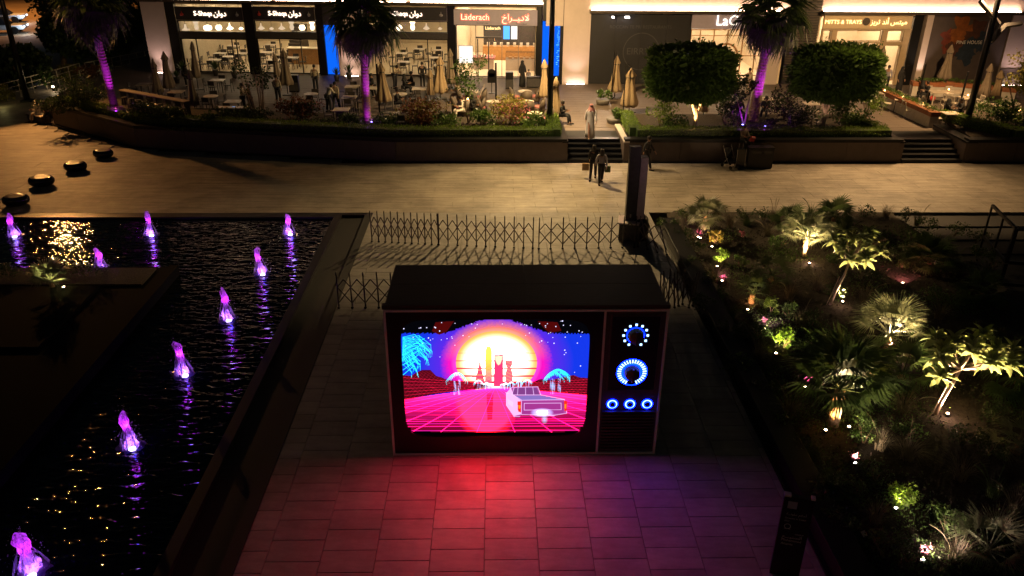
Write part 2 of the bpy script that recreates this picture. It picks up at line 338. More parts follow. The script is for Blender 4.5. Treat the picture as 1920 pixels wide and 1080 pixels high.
# nearest slabs one by one
CW = 1.1; X0 = at(697.7, 1078.8).x
RD = .60
cols = []; x = X0
while x > XL + .05: x -= CW
k = 0
slabs = []
while x < XR - .02:
    x1 = min(x+CW, XR); xa = max(x, XL)
    y = 8.2 + (RD/2 if k % 2 else 0); 
    while y < 31.9:
        y1 = min(y+RD, 31.9); slabs.append((xa+.006, x1-.006, y+.006, y1-.006)); y = y1
    x += CW; k += 1
slabs = [s for s in slabs if s[1]-s[0] > .05 and s[3]-s[2] > .05]
vis = [s for s in slabs if s[3] > 11.2 and not (-2.4 < s[0] and s[1] < 3.7 and 15.6 < s[2] < 19.0)]
vis.sort(key=lambda s: s[2]); single = set(vis[:290])
cache = {}
for s in slabs:
    if s in single:
        key = (round(s[1]-s[0], 3), round(s[3]-s[2], 3))
        if key not in cache:
            a, b2 = key[0]/2, key[1]/2; e = .004
            mb = MB(); mb.add([(-a,-b2,-.05),(a,-b2,-.05),(a,b2,-.05),(-a,b2,-.05),(-a,-b2,-e),(a,-b2,-e),(a,b2,-e),(-a,b2,-e),(-a+e,-b2+e,0),(a-e,-b2+e,0),(a-e,b2-e,0),(-a+e,b2-e,0)],
                [(0,1,5,4),(1,2,6,5),(2,3,7,6),(3,0,4,7),(4,5,9,8),(5,6,10,9),(6,7,11,10),(7,4,8,11),(8,9,10,11)])
            cache[key] = mb.mesh('paving_slab', 'paver')
        link('paving_slab', cache[key], plaza, ((s[0]+s[1])/2, (s[2]+s[3])/2, -.002+.004*random.random()), (random.uniform(-.0015,.0015), random.uniform(-.0015,.0015), 0))
rest = MB()
for s in slabs:
    if s not in single: rest.box(*s, -.05, random.uniform(-.003, 0))
stuff(rest.build('distant_paving_slabs', 'paver', plaza))
far_s = MB()
y = 31.9; r = 0
while y < 38.9:
    x = -46 + (.9 if r % 2 else 0)
    y1 = min(y+.64, 38.95)
    while x < 46:
        far_s.box(x+.005, x+1.795, y+.005, y1-.005, -.054, random.uniform(-.003, .001)); x += 1.8
    y = y1; r += 1
stuff(far_s.build('band_paving_slabs', 'stone_far', plaza))
lf = MB()
wallpts = [(-27.4, 48.6), (-25.6, 46.2), (-18.9, 41.5), (-5.0, 38.98)]
def wall_y(x):
    for (xa, ya), (xb, yb) in zip(wallpts, wallpts[1:]):
        if xa <= x <= xb: return ya+(yb-ya)*(x-xa)/(xb-xa)
    return 60 if x < wallpts[0][0] else 38.98
y = 38.95; r = 0
while y < 66:
    x = -60 + (.9 if r % 2 else 0)
    while x < -5:
        if y+.64 < wall_y(x+1.8)+.4 and y+.64 < 64 and x > -42+ (y-39)*.3 - 20: lf.box(x+.005, x+1.795, y+.005, y+.635, -.054, random.uniform(-.003, .001))
        x += 1.8
    y += .64; r += 1
stuff(lf.build('side_paving_slabs', 'stone_far', plaza))
mb = MB().box(-70, -27.5, 38.96, 66, -.6, -.056); struct(mb.build('side_plaza_base', 'grout', plaza))

# pool: basin, water, coping and black weir strip
PX0, PX1, PY1 = -34, -6.75, 31.35
basin = MB().box(PX0, PX1, 2, PY1, -.9, -.6).build('pool_basin', 'black_granite'); struct(basin)
water = MB(); water.add([(PX0, 2, -.06), (PX1, 2, -.06), (PX1, PY1, -.06), (PX0, PY1, -.06)], [(0,1,2,3)])
struct(water.build('pool_water', 'pool_water'))
cop = MB().box(PX1, PX1+.28, 2, PY1+.3, -.9, .02); cop.box(PX0, PX1, PY1, PY1+.3, -.9, .015); cop.box(PX0, XL, PY1+.3, 31.9, -.9, -.01)
struct(cop.build('pool_coping', 'black_granite', None))
mb = MB(); mb.box(PX1+.28, XL, 2, 31.65, -.9, -.12); struct(mb.build('weir_channel', 'granite_rough'))
mb = MB(); mb.box(XL-.3, XL-.004, 2, 31.6, -.5, .01); struct(mb.build('kerb', 'granite_rough'))
# island with planting strip and sunken deck
mat('island_stone', (.004, .004, .006), .8, noise=.3, scale=20, spec=.05)
isl = struct(MB().box(-36, -11.2, 2, 25.9, -.9, .22).build('island', 'island_stone'))
MB().box(-36, -13.2, 20.2, 24.2, .222, .30).build('deck', 'island_stone', isl)
for i in range(5): MB().box(-36, -14.2, 12+i*1.6, 13.55+i*1.6, .222, .245+.05*i).build('step', 'island_stone', isl)
MB().box(-11.5, -11.2+.003, 2, 25.9, .222, .30).build('edge_strip', 'island_stone', isl)
soil = struct(MB().box(-36, -11.9, 24.4, 25.7, .222, .28).build('soil', 'mulch'))

# right: low granite wall, garden bed, lower path
mb = MB().box(XR, XR+.12, 2, 30.2, -.9, .03); mb.box(XR+.12, XR+.75, 2, 30.2, -.9, .42)
lw = tag(mb.build('low_wall', 'black_granite', bevel=.01), 'long low black granite wall between the paved walk and the lit garden', 'wall')
gs = []
nx, ny = 50, 60
gm = MB()
def gz(x, y): return .12 + .10*sin(x*.9+1)*cos(y*.6) + .05*sin(x*2.3+y*1.7)
for j in range(ny+1):
    for i in range(nx+1):
        X = XR+.75+(17-XR-.75)*i/nx; Y = 4+(31.86-4)*j/ny; gm.v.append((X, Y, gz(X, Y) if 0 < i < nx and 0 < j < ny else (-.02 if j == ny else -.2)))
for j in range(ny):
    for i in range(nx):
        a = j*(nx+1)+i; gm.f.append((a, a+1, a+nx+2, a+nx+1))
struct(gm.build('garden_soil', 'mulch', None, True))
struct(MB().box(17.02, 40, 2, 28.0, -.9, -.3).build('lower_path', 'granite_rough'))
ls = MB()
for i in range(3): ls.box(16.9 if i else 17.02, 40, 28.0+i*1.28, 29.28+i*1.28-.004, -.9, -.3+.06*(i+1))
struct(ls.build('broad_steps', 'granite_rough'))

# ------------------------------------------------------------------ planter walls, stairs, terrace
terr = struct(MB().prism([(-24.6, 47.4), (-19.2, 44.0), (-4.9, 42.0), (50, 42.0), (50, 52), (50, 75), (-27, 75), (-27.2, 50)], -.8, TZ).build('terrace', 'terrace_stone'))
tl = MB(); y = 42.06; r = 0
while y < 53:
    x = -24 + (.6 if r % 2 else 0)
    while x < 44:
        if y > 42.2 + max(0, -(x+4.9))*.33: tl.box(x+.006, x+1.194, y+.006, y+.594, TZ, TZ+.008+random.uniform(0, .003))
        x += 1.2
    y += .6; r += 1
stuff(tl.build('terrace_slabs', 'terrace_stone', terr))
def wall_run(name, pts, label, depth=.45, ztop=1.2, z0=-.3):
    """planter wall along pts (front face), facing the camera, with a black cap and kerb"""
    w_ = thing(name, label, 'wall', (pts[0][0], pts[0][1], 0))
    ox, oy = pts[0]; body = MB(); cap = MB(); kerb = MB()
    def strip(mb, off0, off1, z0_, z1_):
        for (xa, ya), (xb, yb) in zip(pts, pts[1:]):
            L_ = sqrt((xb-xa)**2+(yb-ya)**2); nx_, ny_ = -(yb-ya)/L_, (xb-xa)/L_
            q = [(xa+nx_*off0-ox, ya+ny_*off0-oy), (xb+nx_*off0-ox, yb+ny_*off0-oy), (xb+nx_*off1-ox, yb+ny_*off1-oy), (xa+nx_*off1-ox, ya+ny_*off1-oy)]
            mb.prism(q, z0_, z1_)
    strip(body, 0, depth, z0, ztop-.16)
    strip(cap, -.03, depth+.03, ztop-.16, ztop)
    strip(kerb, -.12, -.002, z0, .05)
    body.build('wall_body', 'wall_stone', w_); cap.build('wall_cap', 'black_granite', w_); kerb.build('plinth', 'black_granite', w_)
    # panel joints proud facing slabs
    for (xa, ya), (xb, yb) in zip(pts, pts[1:]):
        L_ = sqrt((xb-xa)**2+(yb-ya)**2); n_ = max(1, int(L_/2.4)); a = atan2(yb-ya, xb-xa)
        for i in range(n_):
            s0, s1 = L_*i/n_+.01, L_*(i+1)/n_-.01
            m_ = MB().box(s0, s1, -.025, -.001, .052, ztop-.165)
            m_.build('facing_panel', 'wall_stone', w_, loc=(xa-ox, ya-oy, 0), rot=(0, 0, a))
    return w_
lp = [(-25.6, 46.4), (-18.9, 41.6), (-5.0, 39.05), (3.55, 39.05)]
wall_run('planter_wall', lp, 'long planter wall left of the central stairs, bending away to the left')
wall_run('planter_wall', [(6.45, 39.05), (20.5, 39.05)], 'planter wall between the two flights of stairs, under the trimmed trees')
wall_run('planter_wall', [(23.85, 39.05), (44, 39.05)], 'planter wall at far right beyond the second stairs')
def soil_bed(poly, z=1.06): return struct(MB().prism(poly, -.3, z).build('soil_bed', 'mulch'))
soil_bed([(-25.2, 46.9), (-18.7, 42.1), (-4.95, 39.52), (3.1, 39.52), (3.1, 43.9), (-6, 44.3), (-19, 46.4), (-24.4, 49.5)])
soil_bed([(6.9, 39.52), (20.1, 39.52), (19.6, 44.8), (7.4, 44.8)])
soil_bed([(24.4, 39.52), (44, 39.52), (44, 44.4), (25.2, 44.4)])
def stairs(x0, x1, label):
    t = struct(MB().box(x0, x1, 40.76, 42.0, -.3, TZ-.002).build('stairs', 'granite_rough'))
    for i in range(5):
        MB().box(x0+.004, x1-.004, 39.0+i*.35, 40.76, TZ/5*i-(.3 if i == 0 else 0), TZ/5*(i+1)-.035).build('riser', 'granite_rough', t)
        MB().box(x0, x1, 38.97+i*.35, 39.0+(i+1)*.35, TZ/5*(i+1)-.035, TZ/5*(i+1)).build('tread', 'black_granite', t)
    return t
stairs(3.62, 6.40, ''); stairs(20.62, 23.72, '')
def cheek(x0, x1, label, slope=True, m='wall_stone'):
    t = thing('stair_cheek', label, 'wall', (x0, 39.05, 0))
    d = x1-x0
    MB().add([(0,0,-.3),(d,0,-.3),(d,3.4,-.3),(0,3.4,-.3),(0,0,1.02),(d,0,1.02),(d,3.4,1.02),(0,3.4,1.02)], [(0,3,2,1),(4,5,6,7),(0,1,5,4),(1,2,6,5),(2,3,7,6),(3,0,4,7)]).build('cheek_body', 'wall_stone', t)
    MB().box(-.02, d+.02, -.05, 3.42, 1.02, 1.1).build('coping', m, t)
cheek(6.42, 6.66, 'pale topped cheek wall on the right side of the central stairs', m='white_render')
cheek(3.34, 3.60, 'dark cheek wall on the left side of the central stairs', m='black_granite')
cheek(20.36, 20.60, 'dark cheek wall on the left side of the second stairs', m='black_granite')
cheek(23.74, 24.3, 'broad dark cheek wall on the right side of the second stairs', m='black_granite')

# ------------------------------------------------------------------ the giant television
TX0, TX1, TY, TH, TD = -2.474, 3.80, 15.53, 3.915, 2.30
tc_ = (TX0+TX1)/2
tv = thing('giant_television', 'giant vintage television with glowing neon screen standing on the paved walk', 'television', (tc_, TY, 0))
W2 = (TX1-TX0)/2
for i in range(2):
    for j in range(2):
        MB().box(-W2+.02+i*(W2-.02)+.003, -W2+.02+(i+1)*(W2-.02)-.003, .12+j*1.085+.003, .12+(j+1)*1.085-.003, TH-.03, TH+.03).build('top_panel', 'tv_body', tv, bevel=.004)
for s_ in (-1, 1):
    for j in range(2): MB().box(s_*W2-.03*(s_+1)/1 if s_ > 0 else -W2, s_*W2 if s_ > 0 else -W2+.06, .12+j*1.085+.004, .12+(j+1)*1.085-.004, .04, TH-.032).build('side_panel', 'tv_body', tv)
MB().box(-W2+.07, W2-.07, .16, TD-.07, TH-.12, TH-.034).build('light_seal_top', 'tv_black', tv); MB().box(-W2+.07, W2-.07, .101, .15, .05, TH-.13).build('light_seal_back', 'tv_black', tv)  # added unseen boards keep screen light from leaking through the seams
MB().box(-W2+.06, W2-.06, TD-.05, TD, .04, TH-.032).build('back_panel', 'tv_body', tv)
MB().box(-W2+.1, W2-.1, .15, TD-.06, -.01, .04).build('base', 'tv_black', tv)
hood = MB(); hood.box(-W2-.02, W2+.02, -.03, .118, TH+.005, TH+.10); hood.build('front_lip', 'tv_body', tv, bevel=.01)
T = .05
def lx(X): return X-tc_
MB().box(-W2, W2, -.05, .1, TH-T, TH).build('trim', 'tv_trim', tv)
MB().box(-W2, W2, -.05, .1, .0, T).build('trim', 'tv_trim', tv)
MB().box(-W2, -W2+T, -.049, .1, T, TH-T).build('trim', 'tv_trim', tv)
MB().box(W2-T, W2, -.049, .1, T, TH-T).build('trim', 'tv_trim', tv)
DX = lx(2.395)
MB().box(DX-T/2, DX+T/2, -.048, .1, T, TH-T).build('divider', 'tv_trim', tv)
# bezel with a barrel shaped opening
bx0, bx1, bz0, bz1 = -W2+T, DX-T/2, T, TH-T
sx0, sx1, sz0, sz1 = lx(-2.13), lx(2.09), .50, 3.66
scx, scz = (sx0+sx1)/2, (sz0+sz1)/2; sw, sh = (sx1-sx0)/2, (sz1-sz0)/2
inner = []; outer = []; NP = 96
for i in range(NP):
    t = 2*pi*i/NP; c_, s_ = cos(t), sin(t); e = 2/9.0
    inner.append((scx+sw*np.sign(c_)*abs(c_)**e, scz+sh*np.sign(s_)*abs(s_)**e))
    k = 1/max(abs(c_), abs(s_)); outer.append((c_*k, s_*k))
outer = [((bx0+bx1)/2+(bx1-bx0)/2*a, (bz0+bz1)/2+(bz1-bz0)/2*b_) for a, b_ in outer]
bz = MB(); bz.v = [(a, -.02, b_) for a, b_ in outer]+[(a, -.02, b_) for a, b_ in inner]+[(a, .05, b_) for a, b_ in inner]
bz.f = [(i, (i+1)%NP, NP+(i+1)%NP, NP+i) for i in range(NP)]+[(NP+i, NP+(i+1)%NP, 2*NP+(i+1)%NP, 2*NP+i) for i in range(NP)]
bz.build('bezel', 'tv_black', tv)
# ---- screen: an LED panel, one coloured cell after another
GX, GZ = 470, 352
xs = np.linspace(sx0-.01, sx1+.01, GX); zs = np.linspace(sz0-.01, sz1+.01, GZ)
XX, ZZ = np.meshgrid(xs, zs)
def picture(XX, ZZ):
    # panel metres -> picture units (1642 x 1080), top left origin
    P = np.stack([XX+tc_, np.full_like(XX, TY), ZZ-CH], -1)
    F_, R_, U_ = np.array(_f), np.array(_r), np.array(_u); dz = P@F_
    x = (960+CF*(P@R_)/dz-740)*4.321; y = (540-CF*(P@U_)/dz-580)*4.32
    n = x.shape; img = np.zeros(n+(3,))
    r = np.random.default_rng(3)
    def inside(poly):
        a = np.zeros(n, bool); m_ = len(poly)
        for i in range(m_):
            x0, y0 = poly[i]; x1, y1 = poly[(i+1)%m_]
            if y0 == y1: continue
            c = ((y0 > y) != (y1 > y)) & (x < (x1-x0)*(y-y0)/(y1-y0)+x0); a ^= c
        return a
    def dist(x0, y0, x1, y1, sl):
        xx, yy = x[sl], y[sl]; dx, dy = x1-x0, y1-y0; t = np.clip(((xx-x0)*dx+(yy-y0)*dy)/(dx*dx+dy*dy+1e-6), 0, 1)
        return np.hypot(xx-x0-t*dx, yy-y0-t*dy)
    cx_lin, cy_lin = x.mean(0), y.mean(1)
    def line(p, q, wd, col, gain=1.):
        pad = wd*2.5+4
        i0, i1 = np.searchsorted(cx_lin, [min(p[0],q[0])-pad-25, max(p[0],q[0])+pad+25]); yr = cy_lin[::-1]
        j0, j1 = np.searchsorted(yr, [min(p[1],q[1])-pad-5, max(p[1],q[1])+pad+5]); j0, j1 = GZ-j1, GZ-j0
        sl = (slice(max(j0,0), max(j1,0)), slice(max(i0,0), max(i1,0)))
        if x[sl].size == 0: return
        a = np.clip(1.25-dist(*p, *q, sl)/(wd*.8), 0, 1)[..., None]*gain
        img[sl] = img[sl]*(1-np.minimum(a, 1))+np.array(col)*a
    blk = (np.floor(x/13)*37.7+np.floor(y/11)*91.3); nz = np.modf(np.abs(np.sin(blk)*4375.5))[0]
    # sky
    e = np.hypot((x-825)/332, (y-440)/258)
    img[:] = (.006, .03, .62)
    k = np.clip((1.9-e)/.8, 0, 1)[..., None]; img[:] = img*(1-k)+np.array((.12, .01, .62))*k
    k = np.clip((1.42-e-.05*nz)/.3, 0, 1)[..., None]; up = np.clip((430-y)/230, 0, 1)[..., None]
    img[:] = img*(1-k)+(np.array((.9, .005, .38))*(1-up)+np.array((.75, .16, .12))*up)*k
    k = np.clip((1.13-e)/.16, 0, 1)[..., None]; img[:] = img*(1-k)+(np.array((2.2, .01, .7))*(1-up)+np.array((3.0, .35, .12))*up)*k
    top = 196+14*nz-np.clip(1-np.abs(x-825)/420, 0, 1)*150
    img[(y < top)] = (.001, .001, .002)
    for poly in ([(300,185),(330,112),(480,104),(420,190),(360,215)], [(1160,104),(1320,112),(1352,182),(1255,200),(1210,160)]): img[inside(poly)] = (.06, .002, .002)
    # sun
    s_ = np.clip((1-e)/.02, 0, 1)[..., None]; dn = np.clip((y-400)/220, 0, 1)[..., None]; rim = np.clip((e-.55)/.45, 0, 1)[..., None]
    rim = rim**1.1; sun = np.array((6.0, 4.9, 3.6))*(1-rim)**2+np.array((1.2, .46, .07))*rim; sun = sun*(1-.45*dn)+np.array((1.1, .55, .42))*.45*dn
    img[:] = img*(1-s_)+sun*s_
    for yy, wd in ((362, 1.5), (426, 3.2), (487, 5.2), (549, 7.5), (600, 9)):
        m_ = (np.abs(y-yy) < wd) & (e < 1); img[m_] = (.9, .02, .06)
    for _ in range(85):
        a, b_ = r.uniform(70, 1560), 100+abs(r.normal())*170
        if np.hypot((a-825)/332, (b_-440)/258) < 1.03 or b_ > 520: continue
        line((a, b_), (a+1, b_), r.uniform(2.6, 5.5), (1.6, 1.5, 2.2))
    # mountains
    lm = [(40,560),(60,540),(130,548),(175,520),(220,500),(290,500),(335,548),(380,560),(430,582),(560,590),(640,602),(700,612),(790,634),(790,645),(520,668),(300,700),(60,748),(40,750)]
    rm = [(850,634),(960,604),(1040,596),(1110,600),(1180,574),(1260,582),(1330,566),(1370,556),(1450,540),(1500,560),(1590,566),(1590,705),(1300,690),(1000,655),(850,645)]
    img[inside(lm)] = (.07, .002, .006); img[inside(rm)] = (.07, .002, .006)
    keep = inside(lm) | inside(rm); save = img.copy()
    for i in range(26):
        a = 40+i*30; line((a, 520+abs(200-a)*.12), (a-190, 760), 1.3, (.55, .01, .05), .6); line((a-120, 510), (a+170, 700+20*sin(i)), 1.3, (.55, .01, .05), .6)
        b_ = 860+i*32; line((b_, 540), (b_-150, 720), 1.3, (.55, .01, .05), .6); line((b_-60, 530), (b_+200, 740), 1.3, (.55, .01, .05), .6)
    for i in range(7): line((50, 560+i*30), (640, 605+i*9), 2, (1.1, .01, .07), .7); line((950, 615+i*7), (1600, 575+i*22), 2, (1.1, .01, .07), .7)
    img[~keep] = save[~keep]
    # floor grid
    base = np.where(x < 815, 640+(815-x)*.135, 640+(x-815)*.085)
    gr = (y > base); dep = np.clip((y-640)/350, 0, 1)[..., None]
    flo = np.array((2.2, .015, .5))*(1-dep)**2.2+np.array((.16, .002, .02))*(1-(1-dep)**2.2)
    img[gr] = flo[gr]
    rf = np.clip(1.15-np.hypot((x-745)/235, (y-800)/230), 0, 1)[..., None]*np.clip((y-650)/60, 0, 1)[..., None]
    rf2 = np.clip(rf*3, 0, 1); sel = gr & (x > 470) & (x < 975)
    img[sel] = (img*(1-rf2*.75)+np.array((1.9, .02, .05))*rf2*.75)[sel]
    sh = inside([(745,690),(800,690),(790,900),(750,905)]); img[sh] *= .55
    save = img.copy(); mg = (1.9, .02, .95)
    hy = [648,654,661,669,678,688,699,712,726,741,757,774,792,811,829,846,862,880,897,914,934,956,990]
    for yy in hy: line((50, yy+3), (1600, yy-3), 1.3 if yy < 900 else 2.6, mg, .6)
    for bx in (-2700,-1900,-1250,-780,-440,-130,135,370,665,975,1275,1520,1850,2200,2700,3400,4300): line((815, 636), (bx, 1004), 2.6, mg, .9)
    dead = (y < base) ; img[dead] = save[dead]
    img[(y > 1003) | ((y > 962) & ((x < 130) | (x > 1505))) | ((y > 995) & ((x < 290) | (x > 1380)))] = 0
    gl = np.clip(1-np.hypot((x-815)/130, (y-640)/16), 0, 1)[..., None]; img[:] += gl*np.array((1, .7, .9))
    # towers
    img[inside([(655,575),(668,520),(680,470),(686,425),(692,425),(700,470),(712,520),(725,575),(728,606),(652,606)])] = (1.3, .06, .02)
    for yy in (455, 500, 540, 575): line((664, yy), (714, yy), 3, (3, .7, .12), .8)
    t2 = inside([(735,345),(745,310),(778,310),(788,345),(790,600),(733,600)]); kk = np.clip((y-310)/290, 0, 1)[..., None]
    img[t2] = (np.array((3, 1.1, .12))*(1-kk)+np.array((1.5, .05, .03))*kk)[t2]
    for i in range(9): line((735, 350+i*30), (788, 380+i*30), 2.2, (3, .5, .1), .6); line((788, 350+i*30), (735, 380+i*30), 2.2, (3, .5, .1), .6)
    img[inside([(805,378),(878,374),(880,632),(803,632)])] = (1.35, .025, .03)
    img[inside([(812,388),(872,385),(868,420),(855,452),(840,462),(826,445),(815,415)])] = (1, .8, .5)
    img[inside([(897,425),(952,425),(955,455),(940,480),(955,520),(955,598),(899,598),(898,520),(912,485),(897,455)])] = (1.5, .12, .03)
    for i in range(6): line((899, 430+i*28), (953, 455+i*28), 2, (3, .7, .12), .7)
    # wire palms
    cy = (.04, 1.5, 2.0)
    def wpalm(px_, py_, s, trunks, nfr=13, wd=1.8, col=cy):
        for i in range(nfr):
            a = pi*(.02+.96*i/(nfr-1)); rx = s*(.8+.3*r.random()); pts = []
            for q in range(6):
                t = q/5; pts.append((px_+cos(a)*rx*t, py_-sin(a)*s*.45*t+s*.75*t*t*(.5+.5*abs(cos(a)))))
            for p_, q_ in zip(pts, pts[1:]): line(p_, q_, wd, col, .85)
            for p_ in pts[2:]: line(p_, (p_[0]+r.normal()*4, p_[1]+s*.28), wd*.7, col, .7)
        for tx, ty, tl_ in trunks:
            for k_ in (-9, 0, 9): line((tx+k_*s/110, ty), (tx+k_*s/110, ty+tl_), wd*.8, (.5, 1.0, 1.9), .8)
            for q in range(5): line((tx-9*s/110, ty+tl_*q/5), (tx+9*s/110, ty+tl_*(q+.6)/5), wd*.6, (1.5, .5, 1.6), .7)
    wpalm(505, 530, 88, [(488,590,110),(522,580,120)], 13); wpalm(1325, 505, 112, [(1272,570,125),(1288,575,120),(1335,570,115)], 17)
    wpalm(1290, 520, 80, [], 9)
    for a_, b_, s_p in ((680,585,42),(745,603,26),(775,612,16),(900,606,26),(870,615,16),(1010,590,34),(1075,580,42),(945,600,30)): wpalm(a_, b_, s_p, [(a_-8,b_+12,s_p*1.5),(a_+14,b_+12,s_p*1.3)], 7, 1.9, (.5, 1.6, 2.2))
    for i in range(17):
        a = -.5+1.9*i/16; L_ = 120+70*r.random()+ (60 if a < .5 else 0); p = (62, 235+i*9); 
        mid = (p[0]+L_*.6*abs(cos(a)), p[1]+L_*.25*sin(a)); end = (min(mid[0]+L_*.4, 300), mid[1]+60+r.random()*60)
        line(p, mid, 2.2, cy, .9); line(mid, end, 2.2, cy, .9); line(end, (end[0]+r.normal()*8, end[1]+45), 1.8, cy, .85); line(p, (mid[0]-15, mid[1]+35), 1.6, cy, .8); line((mid[0]-15, mid[1]+35), end, 1.6, cy, .8)
        if i % 2: line(mid, (mid[0]+20, mid[1]+60), 2.4, cy, .8)
    for i in range(6): line((66, 540-i*40), (150+i*18, 470-i*45), 2.6, cy, .9)
    # pick-up truck
    W_ = (1.0, .62, 1.15)
    img[inside([(905,690),(950,640),(1160,636),(1185,700),(1375,738),(1400,770),(1395,850),(1300,868),(1030,862),(1010,880),(965,878),(905,780)])] = (.36, .06, .28)
    img[inside([(950,700),(968,645),(1150,642),(1175,702)])] = (.18, .04, .2)
    img[inside([(975,710),(1180,705),(1370,740),(1030,745)])] = (.20, .13, .42)
    img[inside([(1028,755),(1378,752),(1368,852),(1028,858)])] = (.30, .03, .22)
    img[inside([(905,690),(945,650),(960,700),(1020,745),(1022,860),(968,872),(905,785)])] = (.85, .42, .8)
    img[inside([(915,735),(960,760),(958,800),(918,775)])] = (.8, .5, 1.2)
    for p_, q_ in (((950,640),(1160,636)),((968,645),(950,700)),((1160,636),(1185,700)),((1000,645),(995,700)),((1060,643),(1062,700)),((1120,642),(1128,700)),((955,702),(1180,702)),
                   ((1180,700),(1375,738)),((1030,745),(1375,740)),((960,702),(1030,745)),((1028,748),(1028,860)),((1378,740),(1395,850)),((1030,862),(1300,866)),((1300,866),(1395,850)),
                   ((905,690),(950,640)),((905,690),(905,785)),((905,785),(968,878)),((968,878),(1015,878)),((1050,770),(1350,768)),((1050,825),(1350,822)),((1050,770),(1050,825)),((1350,768),(1350,822)),
                   ((898,684),(925,690)),((1240,866),(1295,872))): line(p_, q_, 2.6, W_, .9)
    img[inside([(995,755),(1025,755),(1022,845),(1000,835)])] = (.78, .02, .01); img[inside([(1002,785),(1020,785),(1018,815),(1004,812)])] = (.79, .25, .01)
    img[inside([(1372,745),(1398,750),(1396,830),(1376,835)])] = (.78, .02, .01); img[inside([(1378,775),(1392,775),(1391,812),(1379,814)])] = (.79, .25, .01)
    gl = np.clip(1.3-np.hypot((x-1195)/75, (y-846)/30), 0, 1)[..., None]; img[:] += gl*np.array((.6, .8, 1.6))
    img[inside([(1155,832),(1238,830),(1236,862),(1157,864)])] = (3.5, 3.6, 4)
    tr_ = np.clip(1-np.hypot((x-1215)/28, (y-900)/40), 0, 1)[..., None]; img[:] += tr_*np.array((.1, .5, .7))
    # LED cell lattice
    img *= (1-.16*((np.arange(n[1])[None, :] % 3) == 0)-.16*((np.arange(n[0])[:, None] % 3) == 0))[..., None]
    img = np.maximum(img, 0); mxc = np.maximum(img[..., 1], img[..., 2])
    rd = np.clip((img[..., 0]-mxc)/(img[..., 0]+1e-4), 0, 1)*np.clip((img[..., 0]-.8)/.6, 0, 1)*(img[..., 1] < .2*img[..., 0])
    img[..., 0] *= 1+13*rd; img[..., 1] = np.maximum(img[..., 1], np.minimum(.009*img[..., 0]*rd, .035)); img[..., 2] = np.maximum(img[..., 2]*(1-.1*rd), .03*np.minimum(img[..., 0], 7)*rd)
    return img
img = picture(XX, ZZ)
me = bpy.data.meshes.new('screen'); Vs = np.stack([XX.ravel(), np.full(XX.size, .045), ZZ.ravel()], -1)
idx = np.arange(GX*GZ).reshape(GZ, GX); Q = np.stack([idx[:-1,:-1], idx[:-1,1:], idx[1:,1:], idx[1:,:-1]], -1).reshape(-1, 4)
me.vertices.add(len(Vs)); me.vertices.foreach_set('co', Vs.astype(np.float32).ravel()); me.loops.add(Q.size); me.loops.foreach_set('vertex_index', Q.astype(np.int32).ravel())
me.polygons.add(len(Q)); me.polygons.foreach_set('loop_start', np.arange(0, Q.size, 4, dtype=np.int32)); me.polygons.foreach_set('loop_total', np.full(len(Q), 4, dtype=np.int32)); me.update(calc_edges=True)
ca = me.color_attributes.new('led', 'FLOAT_COLOR', 'POINT'); ca.data.foreach_set('color', np.concatenate([img.reshape(-1,3), np.ones((GX*GZ,1))], 1).astype(np.float32).ravel())
m = bpy.data.materials.new('led_screen'); m.use_nodes = True; N = m.node_tree.nodes; L = m.node_tree.links; N.clear()
a_ = N.new('ShaderNodeAttribute'); a_.attribute_name = 'led'; e_ = N.new('ShaderNodeEmission'); e_.inputs[1].default_value = 1.55; o_ = N.new('ShaderNodeOutputMaterial')
L.new(a_.outputs['Color'], e_.inputs[0]); L.new(e_.outputs[0], o_.inputs[0]); me.materials.append(m); M['led_screen'] = m
link('screen', me, tv)
